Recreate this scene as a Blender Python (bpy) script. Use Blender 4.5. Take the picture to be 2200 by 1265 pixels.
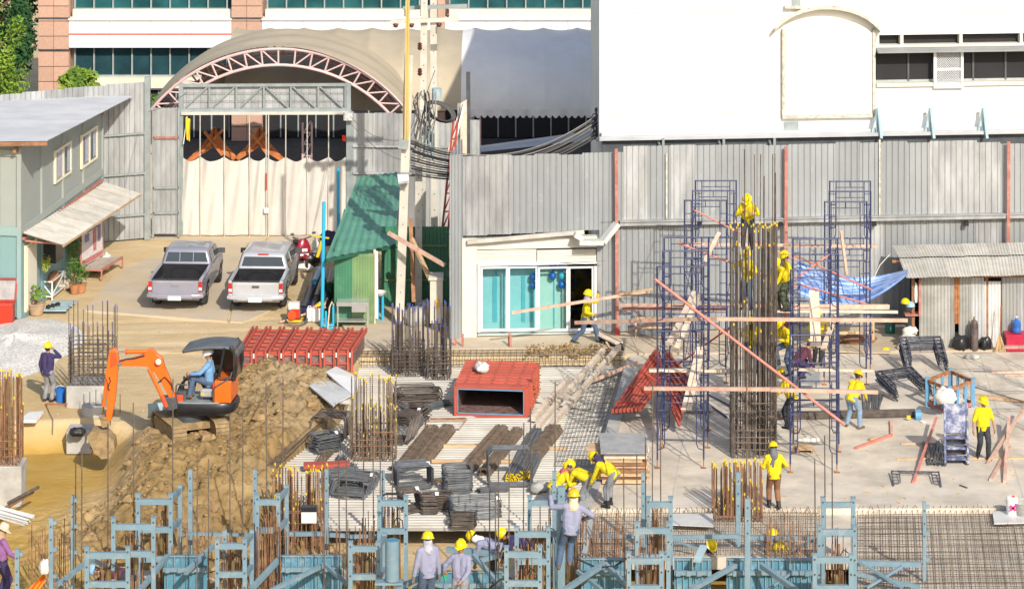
import bpy, math, random
import numpy as np
from mathutils import Vector, Matrix, Quaternion
random.seed(7)
for _o in list(bpy.data.objects):
 bpy.data.objects.remove(_o)
sc = bpy.context.scene
C = sc.collection
R = math.radians
PI = math.pi
Z = Vector((0, 0, 1))
# ------------------------------------------------------------------ camera
F, H, CX, YH = 6800.0, 24.0, 1100.0, -950.0     # focal length in photo pixels, eye height, centre column, horizon row
cam = bpy.data.cameras.new('camera')
cam.sensor_width = 36.0
cam.sensor_fit = 'HORIZONTAL'
cam.lens = 36.0 * F / 2200.0
cam.shift_y = -(632.5 - YH) / 2200.0            # rising-front lens: the verticals stay parallel as in the photo
cam.clip_start = 1.0
cam.clip_end = 2000.0
cam_o = bpy.data.objects.new('camera', cam)
C.objects.link(cam_o)
cam_o.location = (0, 0, H)
cam_o.rotation_euler = (R(90), 0, 0)
sc.camera = cam_o
# ------------------------------------------------------------------ sky, sun, exposure
SUN_AZ, SUN_EL = R(20), R(33)                   # the sun stands behind the camera, to its right
world = bpy.data.worlds.new('World')
sc.world = world
world.use_nodes = True
_nt = world.node_tree
_sky = _nt.nodes.new('ShaderNodeTexSky')
_sky.sky_type = 'NISHITA'
_sky.sun_disc = False
_sky.sun_elevation = SUN_EL
_sky.sun_rotation = R(160)
_sky.air_density = 1.0
_sky.dust_density = 2.0
_nt.links.new(_sky.outputs[0], _nt.nodes['Background'].inputs[0])
_nt.nodes['Background'].inputs[1].default_value = 0.135
sun = bpy.data.lights.new('sun', 'SUN')
sun.energy = 3.9
sun.angle = R(0.5)
sun.color = (1.0, 0.93, 0.82)
sun_o = bpy.data.objects.new('sun', sun)
C.objects.link(sun_o)
sun_o.location = (20, -20, 60)
_d = Vector((-math.sin(SUN_AZ) * math.cos(SUN_EL), math.cos(SUN_AZ) * math.cos(SUN_EL), -math.sin(SUN_EL)))
sun_o.rotation_euler = _d.to_track_quat('-Z', 'Y').to_euler()
sc.view_settings.view_transform = 'Standard'
sc.view_settings.look = 'None'
sc.view_settings.gamma = 1.0
sc.view_settings.use_curve_mapping = False
sc.view_settings.exposure = 0.22
sc.render.engine = 'CYCLES'
sc.cycles.max_bounces = 5
sc.cycles.use_denoising = True
# ------------------------------------------------------------------ from the photo's layout to places on site
def P(px, py, Y):
 return Vector(((px - CX) * Y / F, Y, H - (py - YH) * Y / F))
def G(px, py, z=0.0):
 Y = F * (H - z) / (py - YH)
 return Vector(((px - CX) * Y / F, Y, z))
def S(Y):
 return F / Y
def on_plane(px, py, p0, u):
 """where the line of sight of a photo pixel meets the upright plane through p0 that runs along u"""
 n = Vector((-u[1], u[0], 0))
 d = Vector(((px - CX) / F, 1.0, -(py - YH) / F))
 o = Vector((0, 0, H))
 t = n.dot(Vector((p0[0], p0[1], 0)) - Vector((0, 0, 0))) / n.dot(d)
 return o + d * t
# ------------------------------------------------------------------ materials
MATS = {}
def _sock(n, *names):
 for k in names:
  if k in n.inputs:
   return n.inputs[k]
def mat(name, col, rough=0.6, metal=0.0, var=0.12, scale=3.0, bump=0.0, bscale=40.0, col2=None, stretch=None,
  rnd=0.0, trans=0.0, emit=0.0, spec=None, dirt=None, dirt_amt=0.0, dirt_scale=1.2, coat=0.0):
 """colour with large and small procedural variation, optional second colour in patches, dirt patches, relief"""
 if name in MATS:
  return MATS[name]
 m = bpy.data.materials.new(name)
 m.use_nodes = True
 nt = m.node_tree
 N, L = nt.nodes, nt.links
 b = N['Principled BSDF']
 geo = N.new('ShaderNodeNewGeometry')
 mp = N.new('ShaderNodeMapping')
 if stretch:
  mp.inputs['Scale'].default_value = stretch
 L.new(geo.outputs['Position'], mp.inputs['Vector'])
 def noise(s, det=5.0, ro=0.6):
  n = N.new('ShaderNodeTexNoise')
  n.inputs['Scale'].default_value = s
  n.inputs['Detail'].default_value = det
  n.inputs['Roughness'].default_value = ro
  L.new(mp.outputs[0], n.inputs['Vector'])
  return n
 n1 = noise(scale)
 ramp = N.new('ShaderNodeValToRGB')
 c = Vector(col[:3])
 lo = c * (1 - var)
 hi = c * (1 + var) if col2 is None else Vector(col2[:3])
 ramp.color_ramp.elements[0].position = 0.36
 ramp.color_ramp.elements[1].position = 0.64
 ramp.color_ramp.elements[0].color = (*lo, 1)
 ramp.color_ramp.elements[1].color = (*[min(1, x) for x in hi], 1)
 L.new(n1.outputs[0], ramp.inputs[0])
 out = ramp.outputs[0]
 if dirt is not None:
  n2 = noise(dirt_scale, 8.0, 0.7)
  r2 = N.new('ShaderNodeValToRGB')
  r2.color_ramp.elements[0].position = 0.62 - 0.3 * dirt_amt
  r2.color_ramp.elements[1].position = 0.78 - 0.25 * dirt_amt
  L.new(n2.outputs[0], r2.inputs[0])
  mx = N.new('ShaderNodeMixRGB')
  mx.inputs[2].default_value = (*dirt[:3], 1)
  L.new(r2.outputs[0], mx.inputs[0])
  L.new(out, mx.inputs[1])
  out = mx.outputs[0]
 if rnd:
  oi = N.new('ShaderNodeObjectInfo')
  mr = N.new('ShaderNodeMapRange')
  mr.inputs[3].default_value = 1 - rnd
  mr.inputs[4].default_value = 1 + rnd
  L.new(oi.outputs['Random'], mr.inputs[0])
  mm = N.new('ShaderNodeMixRGB')
  mm.blend_type = 'MULTIPLY'
  mm.inputs[0].default_value = 1.0
  L.new(out, mm.inputs[1])
  L.new(mr.outputs[0], mm.inputs[2])
  out = mm.outputs[0]
 L.new(out, b.inputs['Base Color'])
 b.inputs['Roughness'].default_value = rough
 b.inputs['Metallic'].default_value = metal
 if spec is not None:
  _sock(b, 'Specular IOR Level', 'Specular').default_value = spec
 if trans:
  _sock(b, 'Transmission Weight', 'Transmission').default_value = trans
 if coat:
  _sock(b, 'Coat Weight', 'Coat').default_value = coat
 if emit:
  L.new(out, _sock(b, 'Emission Color', 'Emission'))
  b.inputs['Emission Strength'].default_value = emit
 if bump:
  n3 = noise(bscale, 6.0, 0.65)
  bp = N.new('ShaderNodeBump')
  bp.inputs['Strength'].default_value = 1.0
  bp.inputs['Distance'].default_value = bump
  L.new(n3.outputs[0], bp.inputs['Height'])
  L.new(bp.outputs[0], b.inputs['Normal'])
 MATS[name] = m
 return m
mat('galv', (0.315, 0.335, 0.345), 0.42, 0.15, 0.08, 1.0, 0.004, 5, stretch=(1, 1, 0.5), rnd=0.11, dirt=(0.46, 0.475, 0.48), dirt_amt=0.08, dirt_scale=4.5)
mat('galv_old', (0.37, 0.38, 0.385), 0.5, 0.15, 0.2, 2.5, 0.006, 8, stretch=(1, 1, 0.3), rnd=0.16, dirt=(0.36, 0.36, 0.33), dirt_amt=0.3, dirt_scale=1.6)
mat('galv_roof', (0.55, 0.56, 0.575), 0.45, 0.25, 0.08, 1.0, rnd=0.05)
mat('zinc_pale', (0.54, 0.52, 0.47), 0.5, 0.15, 0.12, 2.0, rnd=0.1, dirt=(0.5, 0.44, 0.34), dirt_amt=0.35, dirt_scale=2.5)
mat('zinc_hut', (0.34, 0.34, 0.32), 0.55, 0.15, 0.16, 1.6, rnd=0.14, dirt=(0.36, 0.33, 0.27), dirt_amt=0.3, dirt_scale=2.2)
mat('rust', (0.34, 0.15, 0.06), 0.85, 0.0, 0.35, 8)
mat('white_wall', (0.82, 0.81, 0.77), 0.8, 0, 0.02, 0.6, dirt=(0.74, 0.71, 0.62), dirt_amt=0.1, dirt_scale=0.7)
mat('panel_cream', (0.76, 0.74, 0.67), 0.8, 0, 0.03, 1.0)
mat('cream_wall', (0.68, 0.645, 0.56), 0.8, 0, 0.05, 1.0, dirt=(0.60, 0.52, 0.38), dirt_amt=0.18, dirt_scale=1.4)
mat('trim_old', (0.55, 0.52, 0.44), 0.9, 0, 0.3, 6.0)
mat('granite', (0.56, 0.35, 0.26), 0.45, 0, 0.08, 14, rnd=0.07)
mat('band_white', (0.80, 0.78, 0.74), 0.6, 0, 0.03, 1.0)
mat('band_cream', (0.70, 0.66, 0.53), 0.6, 0, 0.04, 1.0)
mat('red_line', (0.65, 0.09, 0.05), 0.5)
mat('glass_dark', (0.02, 0.06, 0.075), 0.06, 0, 0.3, 0.8, spec=0.8)
mat('glass_teal', (0.025, 0.11, 0.12), 0.05, 0, 0.4, 0.5, spec=0.9)
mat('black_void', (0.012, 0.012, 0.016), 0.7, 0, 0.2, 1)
mat('mullion', (0.36, 0.40, 0.40), 0.5, 0.2)
mat('aluminium', (0.78, 0.80, 0.82), 0.35, 0.1, 0.03)
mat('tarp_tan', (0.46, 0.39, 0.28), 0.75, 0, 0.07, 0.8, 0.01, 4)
mat('tarp_shade_pale', (0.80, 0.79, 0.77), 0.75, 0, 0.05, 0.8, 0.01, 4)  # same tarpaulin, paler colour for its shaded stretch
mat('canopy_grey', (0.10, 0.11, 0.12), 0.5, 0, 0.15, 3)
mat('window_brown', (0.05, 0.035, 0.025), 0.15, 0, 0.2)
mat('canvas', (0.60, 0.57, 0.52), 0.85, 0, 0.05, 1.2, 0.006, 14, dirt=(0.60, 0.54, 0.44), dirt_amt=0.12, dirt_scale=1.0)
mat('pink_steel', (0.66, 0.46, 0.45), 0.5, 0, 0.06)
mat('grey_steel', (0.30, 0.34, 0.34), 0.5, 0.2, 0.12)
mat('dark_steel', (0.09, 0.10, 0.11), 0.5, 0.3, 0.2)
mat('red_steel', (0.33, 0.055, 0.045), 0.6, 0.0, 0.12, 3, rnd=0.15)
mat('red_oxide', (0.43, 0.16, 0.125), 0.65, 0.0, 0.18, 5, dirt=(0.48, 0.33, 0.25), dirt_amt=0.28, dirt_scale=5)
mat('form_red', (0.46, 0.088, 0.055), 0.6, 0.0, 0.08, 2, rnd=0.15)
mat('form_inner', (0.20, 0.13, 0.12), 0.6, 0, 0.4, 6)
mat('salmon', (0.62, 0.22, 0.17), 0.6, 0.0, 0.15, 5)
mat('sage', (0.315, 0.34, 0.32), 0.6, 0, 0.03, 1.2, dirt=(0.32, 0.34, 0.30), dirt_amt=0.1)
mat('sage_frame', (0.32, 0.35, 0.32), 0.55, 0, 0.03)
mat('aqua', (0.20, 0.335, 0.335), 0.6, 0, 0.03, 1.2)
mat('aqua_frame', (0.26, 0.38, 0.37), 0.55, 0, 0.03)
mat('teal_low', (0.20, 0.33, 0.35), 0.6, 0, 0.05)
mat('cream_frame', (0.80, 0.72, 0.52), 0.5, 0, 0.04)
mat('green_sheet', (0.05, 0.19, 0.11), 0.5, 0, 0.12, 1.4, rnd=0.1, dirt=(0.17, 0.28, 0.16), dirt_amt=0.2, dirt_scale=1.8)
mat('green_roof', (0.10, 0.29, 0.20), 0.5, 0, 0.10, 1.0, rnd=0.05, dirt=(0.16, 0.36, 0.26), dirt_amt=0.25, dirt_scale=1.0)
mat('green_pale', (0.17, 0.28, 0.12), 0.55, 0, 0.14, 1.4, dirt=(0.30, 0.34, 0.19), dirt_amt=0.3)
mat('green_dark', (0.012, 0.09, 0.055), 0.6, 0, 0.15)
mat('concrete', (0.58, 0.51, 0.41), 0.9, 0, 0.2, 0.9, 0.004, 12, dirt=(0.62, 0.57, 0.495), dirt_amt=0.42, dirt_scale=0.55)
mat('dark_floor', (0.05, 0.05, 0.052), 0.9, 0, 0.2, 2)
mat('tarp_white', (0.38, 0.50, 0.78), 0.5, 0, 0.06)
mat('concrete_pole', (0.55, 0.52, 0.45), 0.9, 0, 0.10, 2.0, 0.003, 30)
mat('concrete_grey', (0.42, 0.41, 0.38), 0.9, 0, 0.16, 2.0, 0.006, 15)
mat('concrete_path', (0.54, 0.46, 0.35), 0.9, 0, 0.10, 0.6, 0.004, 14, dirt=(0.58, 0.45, 0.28), dirt_amt=0.55, dirt_scale=0.5)
mat('deck', (0.42, 0.40, 0.36), 0.5, 0.15, 0.12, 0.8, dirt=(0.36, 0.31, 0.24), dirt_amt=0.3, dirt_scale=0.9, rnd=0.10)
mat('pave', (0.52, 0.43, 0.31), 0.95, 0, 0.10, 0.9, 0.004, 18, dirt=(0.56, 0.50, 0.41), dirt_amt=0.3)
mat('gravel_mat', (0.62, 0.60, 0.56), 0.95, 0, 0.3, 14, 0.02, 30)
mat('stone', (0.46, 0.40, 0.31), 0.95, 0, 0.2, 5, rnd=0.25)
mat('clod', (0.29, 0.195, 0.09), 0.97, 0, 0.25, 4, 0.015, 14, rnd=0.25)
mat('wood', (0.56, 0.38, 0.22), 0.8, 0, 0.18, 6, stretch=(0.6, 0.6, 3), rnd=0.16)
mat('wood_pink', (0.60, 0.40, 0.30), 0.8, 0, 0.16, 4, rnd=0.12, dirt=(0.56, 0.24, 0.18), dirt_amt=0.35, dirt_scale=3)
mat('wood_pale', (0.66, 0.55, 0.43), 0.8, 0, 0.12, 4, rnd=0.10, dirt=(0.50, 0.38, 0.27), dirt_amt=0.25, dirt_scale=3)
mat('wood_brown', (0.30, 0.15, 0.08), 0.8, 0, 0.25, 4, rnd=0.25)
mat('wood_thai', (0.50, 0.17, 0.05), 0.7, 0, 0.25, 5)
mat('ply', (0.42, 0.38, 0.32), 0.8, 0, 0.14, 3)
mat('rebar', (0.13, 0.105, 0.088), 0.65, 0.25, 0.3, 5, rnd=0.18)
mat('rebar_rust', (0.25, 0.135, 0.072), 0.8, 0.1, 0.35, 5, rnd=0.22)
mat('rebar_brown', (0.20, 0.145, 0.10), 0.75, 0.2, 0.3, 5, rnd=0.2)
mat('rebar_grey', (0.15, 0.16, 0.17), 0.5, 0.35, 0.2, 5, rnd=0.2)
mat('tip_yellow', (0.75, 0.55, 0.02), 0.5, 0, 0.15, 9)
mat('tip_blue', (0.10, 0.11, 0.45), 0.5)
mat('scaf', (0.032, 0.042, 0.115), 0.45, 0.1, 0.25, 6, dirt=(0.22, 0.21, 0.24), dirt_amt=0.2, dirt_scale=5)
mat('scaf_old', (0.07, 0.075, 0.10), 0.5, 0.1, 0.3, 6, dirt=(0.26, 0.25, 0.25), dirt_amt=0.3, dirt_scale=6)
mat('form_blue', (0.175, 0.275, 0.335), 0.5, 0.0, 0.07, 2.5, dirt=(0.29, 0.33, 0.34), dirt_amt=0.36, dirt_scale=4)
mat('form_blue_deep', (0.08, 0.23, 0.32), 0.55, 0.0, 0.10, 2.0, dirt=(0.30, 0.43, 0.46), dirt_amt=0.25, dirt_scale=3)
mat('bracket_blue', (0.34, 0.46, 0.50), 0.5)
mat('pvc_blue', (0.03, 0.42, 0.68), 0.35, 0, 0.04)
mat('tarp_blue', (0.07, 0.21, 0.62), 0.45, 0, 0.25, 3, col2=(0.30, 0.45, 0.78))
mat('black_plastic', (0.02, 0.02, 0.024), 0.35, 0, 0.2)
mat('black_rubber', (0.025, 0.025, 0.025), 0.85, 0, 0.2)
mat('navy_pipe', (0.025, 0.032, 0.07), 0.35, 0, 0.15)
mat('white_plastic', (0.78, 0.77, 0.74), 0.4, 0, 0.04)
mat('cable', (0.05, 0.05, 0.052), 0.6)
mat('cable_grey', (0.22, 0.22, 0.21), 0.6)
mat('yellow_paint', (0.75, 0.52, 0.02), 0.45, 0, 0.06)
mat('yellow_wrap', (0.55, 0.42, 0.14), 0.5, 0, 0.15, 4, stretch=(1, 1, 0.15))
mat('orange_paint', (0.80, 0.145, 0.012), 0.38, 0, 0.06, 3, dirt=(0.55, 0.17, 0.06), dirt_amt=0.18, dirt_scale=3, coat=0.2)
mat('orange_red', (0.78, 0.085, 0.02), 0.4, 0, 0.05)
mat('mud', (0.30, 0.21, 0.105), 0.95, 0, 0.25, 6, 0.01, 20)
mat('car_grey', (0.31, 0.31, 0.375), 0.3, 0.25, 0.03, coat=0.6)
mat('car_silver', (0.52, 0.53, 0.56), 0.3, 0.25, 0.03, coat=0.6)
mat('chrome', (0.7, 0.7, 0.7), 0.15, 1.0, 0.02)
mat('car_glass', (0.03, 0.04, 0.045), 0.05, 0, 0.1, spec=0.9)
mat('tail_red', (0.55, 0.02, 0.015), 0.25, 0, 0.03)
mat('tail_white', (0.75, 0.72, 0.7), 0.25, 0, 0.03)
mat('plate_white', (0.75, 0.74, 0.70), 0.5, 0, 0.04)
mat('scooter_red', (0.30, 0.012, 0.03), 0.25, 0, 0.05, coat=0.5)
mat('skin', (0.36, 0.19, 0.115), 0.6, 0, 0.05)
mat('hat_yellow', (0.80, 0.60, 0.005), 0.3, 0, 0.02)
mat('hat_orange', (0.80, 0.48, 0.01), 0.3, 0, 0.02)
mat('hat_white', (0.72, 0.74, 0.75), 0.3, 0, 0.02)
mat('hat_blue', (0.30, 0.52, 0.75), 0.35)
mat('straw', (0.66, 0.55, 0.38), 0.8, 0, 0.1, 12)
mat('shirt_yellow', (0.74, 0.58, 0.008), 0.9, 0, 0.10, 5, 0.05, 11, dirt=(0.56, 0.43, 0.06), dirt_amt=0.22, dirt_scale=5)
mat('shirt_lavender', (0.27, 0.28, 0.40), 0.9, 0, 0.06, 6, 0.02, 14)
mat('shirt_navy', (0.045, 0.035, 0.11), 0.9, 0, 0.1, 6, 0.02, 14)
mat('shirt_blue', (0.16, 0.33, 0.56), 0.9, 0, 0.08, 6, 0.02, 14)
mat('shirt_purple', (0.26, 0.11, 0.28), 0.9, 0, 0.08, 6, 0.02, 14)
mat('shirt_maroon', (0.10, 0.03, 0.05), 0.9, 0, 0.08, 6)
mat('jeans', (0.075, 0.115, 0.19), 0.9, 0, 0.18, 8, 0.015, 16)
mat('jeans_pale', (0.20, 0.30, 0.42), 0.9, 0, 0.15, 8, 0.015, 16)
mat('trousers_grey', (0.24, 0.25, 0.27), 0.9, 0, 0.15, 8, 0.015, 16)
mat('trousers_dark', (0.035, 0.037, 0.045), 0.9, 0, 0.3, 8, 0.015, 16)
mat('trousers_brown', (0.25, 0.12, 0.065), 0.9, 0, 0.1, 8, 0.015, 16)
mat('trousers_camo', (0.06, 0.075, 0.045), 0.9, 0, 0.5, 16)
mat('boot_black', (0.022, 0.022, 0.024), 0.5, 0, 0.3)
mat('boot_brown', (0.15, 0.10, 0.06), 0.8, 0, 0.2)
mat('glove_grey', (0.14, 0.14, 0.14), 0.9)
mat('glove_white', (0.6, 0.55, 0.48), 0.9)
mat('scarf_grey', (0.15, 0.15, 0.17), 0.9, 0, 0.15, 10)
mat('scarf_lilac', (0.42, 0.42, 0.50), 0.9, 0, 0.25, 16)
mat('scarf_pink', (0.55, 0.09, 0.17), 0.9)
mat('leaf_light', (0.11, 0.24, 0.02), 0.6, 0, 0.4, 1.2, col2=(0.24, 0.36, 0.03))
mat('leaf_mid', (0.055, 0.15, 0.02), 0.6, 0, 0.4, 2.0, col2=(0.13, 0.24, 0.03))
mat('leaf_dark', (0.02, 0.075, 0.018), 0.65, 0, 0.4, 1.2)
mat('leaf_lime', (0.36, 0.42, 0.04), 0.6, 0, 0.25, 6)
mat('bark', (0.16, 0.10, 0.06), 0.95, 0, 0.25, 6)
mat('terracotta', (0.42, 0.19, 0.09), 0.85, 0, 0.12, 6)
mat('clay_pot', (0.42, 0.29, 0.19), 0.9, 0, 0.12, 6)
mat('red_box', (0.72, 0.035, 0.012), 0.4, 0, 0.08, 3)
mat('red_dark_box', (0.42, 0.012, 0.05), 0.45, 0, 0.08, 3)
mat('poster', (0.68, 0.62, 0.62), 0.6, 0, 0.1, 7, col2=(0.76, 0.70, 0.68))
mat('poster_red', (0.50, 0.17, 0.16), 0.6, 0, 0.3, 12)
mat('poster_blue', (0.22, 0.20, 0.32), 0.6, 0, 0.3, 12)
mat('bag_white', (0.70, 0.68, 0.62), 0.8, 0, 0.08, 6, 0.03, 14)
mat('bag_tan', (0.66, 0.47, 0.24), 0.8, 0, 0.1, 6, 0.03, 14)
mat('bag_grey', (0.42, 0.41, 0.38), 0.8, 0, 0.15, 6, 0.03, 14)
mat('bag_orange', (0.75, 0.26, 0.03), 0.8, 0, 0.2, 4)
mat('steel_sink', (0.62, 0.62, 0.60), 0.3, 0.6, 0.06)
mat('water_blue', (0.03, 0.13, 0.42), 0.15, 0, 0.1)
mat('balloon_blue', (0.01, 0.14, 0.50), 0.2, 0, 0.05)
mat('balloon_cyan', (0.05, 0.42, 0.58), 0.2, 0, 0.05)
mat('curtain_cyan', (0.28, 0.58, 0.62), 0.8, 0, 0.04)
mat('curtain_deep', (0.10, 0.42, 0.50), 0.8, 0, 0.05)
mat('curtain_pale', (0.42, 0.66, 0.60), 0.8, 0, 0.04)
mat('cylinder_brown', (0.10, 0.075, 0.065), 0.6, 0, 0.4, 5)
mat('gas_green', (0.03, 0.16, 0.13), 0.5)
mat('bucket_blue', (0.02, 0.16, 0.55), 0.35)
mat('flag_yellow', (0.72, 0.56, 0.03), 0.8)
mat('step_blue', (0.10, 0.12, 0.24), 0.6, 0, 0.3, 5, dirt=(0.48, 0.48, 0.50), dirt_amt=0.5, dirt_scale=5)
mat('steel_plate', (0.38, 0.38, 0.38), 0.5, 0.3, 0.15, 3, dirt=(0.5, 0.47, 0.42), dirt_amt=0.4, dirt_scale=4)
mat('crate_blue', (0.12, 0.30, 0.48), 0.5, 0, 0.1)
mat('brass', (0.35, 0.27, 0.13), 0.4, 0.7, 0.15, 8)
mat('pale_sheet', (0.62, 0.62, 0.60), 0.45, 0.1, 0.08, 2, dirt=(0.45, 0.43, 0.38), dirt_amt=0.2)
mat('green_plastic', (0.03, 0.42, 0.20), 0.4)
mat('magenta_paint', (0.75, 0.03, 0.22), 0.5)
mat('cabinet_cream', (0.62, 0.58, 0.48), 0.5, 0, 0.06, 2)
mat('insulator', (0.10, 0.03, 0.025), 0.3)
mat('seat_grey', (0.36, 0.36, 0.36), 0.5)
# window glass one can look through
def _glass(name, tint, rough=0.02, fac=0.8):
 m = bpy.data.materials.new(name)
 m.use_nodes = True
 nt = m.node_tree
 nt.nodes.remove(nt.nodes['Principled BSDF'])
 t = nt.nodes.new('ShaderNodeBsdfTransparent')
 t.inputs[0].default_value = (*tint, 1)
 g = nt.nodes.new('ShaderNodeBsdfGlossy')
 g.inputs['Roughness'].default_value = rough
 fr = nt.nodes.new('ShaderNodeFresnel')
 fr.inputs[0].default_value = 1.45
 mx = nt.nodes.new('ShaderNodeMixShader')
 nt.links.new(fr.outputs[0], mx.inputs[0])
 nt.links.new(t.outputs[0], mx.inputs[1])
 nt.links.new(g.outputs[0], mx.inputs[2])
 nt.links.new(mx.outputs[0], nt.nodes['Material Output'].inputs[0])
 MATS[name] = m
_glass('clear_glass', (0.90, 0.96, 0.96))
_glass('tinted_glass', (0.22, 0.27, 0.27))
# earth: sand, ochre, dark damp soil and dry crumbs, laid out by where they lie on the site
def earth_mat():
 m = bpy.data.materials.new('earth')
 m.use_nodes = True
 nt = m.node_tree
 N, L = nt.nodes, nt.links
 b = N['Principled BSDF']
 b.inputs['Roughness'].default_value = 0.97
 _sock(b, 'Specular IOR Level', 'Specular').default_value = 0.1
 geo = N.new('ShaderNodeNewGeometry')
 mp = N.new('ShaderNodeMapping')
 mp.inputs['Scale'].default_value = (.45, 1, 1)
 L.new(geo.outputs['Position'], mp.inputs['Vector'])
 def noise(s, d=6.0, r=0.62):
  n = N.new('ShaderNodeTexNoise')
  n.inputs['Scale'].default_value = s
  n.inputs['Detail'].default_value = d
  n.inputs['Roughness'].default_value = r
  L.new(mp.outputs[0], n.inputs['Vector'])
  return n.outputs[0]
 def ramp(v, a, ca, z, cz):
  r = N.new('ShaderNodeValToRGB')
  r.color_ramp.elements[0].position = a
  r.color_ramp.elements[1].position = z
  r.color_ramp.elements[0].color = (*ca, 1)
  r.color_ramp.elements[1].color = (*cz, 1)
  L.new(v, r.inputs[0])
  return r.outputs[0]
 def mix(f, a, c):
  x = N.new('ShaderNodeMixRGB')
  L.new(f, x.inputs[0])
  L.new(a, x.inputs[1])
  L.new(c, x.inputs[2])
  return x.outputs[0]
 att = N.new('ShaderNodeAttribute')
 att.attribute_name = 'soil'
 sep = N.new('ShaderNodeSeparateColor')
 L.new(att.outputs['Color'], sep.inputs[0])
 sand = mix(noise(0.35), ramp(noise(1.1), 0.35, (0.60, 0.45, 0.25), 0.7, (0.72, 0.58, 0.38)), ramp(noise(3.0), 0.3, (0.50, 0.36, 0.18), 0.75, (0.68, 0.53, 0.33)))
 ochre = ramp(noise(1.6), 0.3, (0.44, 0.27, 0.06), 0.7, (0.52, 0.345, 0.10))
 soil = mix(ramp(noise(0.8), 0.4, (0, 0, 0), 0.6, (1, 1, 1)), ramp(noise(5), 0.3, (0.17, 0.11, 0.045), 0.75, (0.35, 0.24, 0.11)), ramp(noise(4), 0.3, (0.25, 0.16, 0.06), 0.75, (0.42, 0.295, 0.14)))
 dry = ramp(noise(4), 0.35, (0.28, 0.20, 0.115), 0.7, (0.47, 0.37, 0.24))
 c = mix(sep.outputs[0], sand, soil)
 c = mix(sep.outputs[1], c, ochre)
 c = mix(sep.outputs[2], c, dry)
 L.new(c, b.inputs['Base Color'])
 bp = N.new('ShaderNodeBump')
 bp.inputs['Distance'].default_value = 0.05
 bp.inputs['Strength'].default_value = 0.9
 L.new(noise(9.0, 8.0, 0.7), bp.inputs['Height'])
 L.new(bp.outputs[0], b.inputs['Normal'])
 MATS['earth'] = m
earth_mat()
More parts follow.
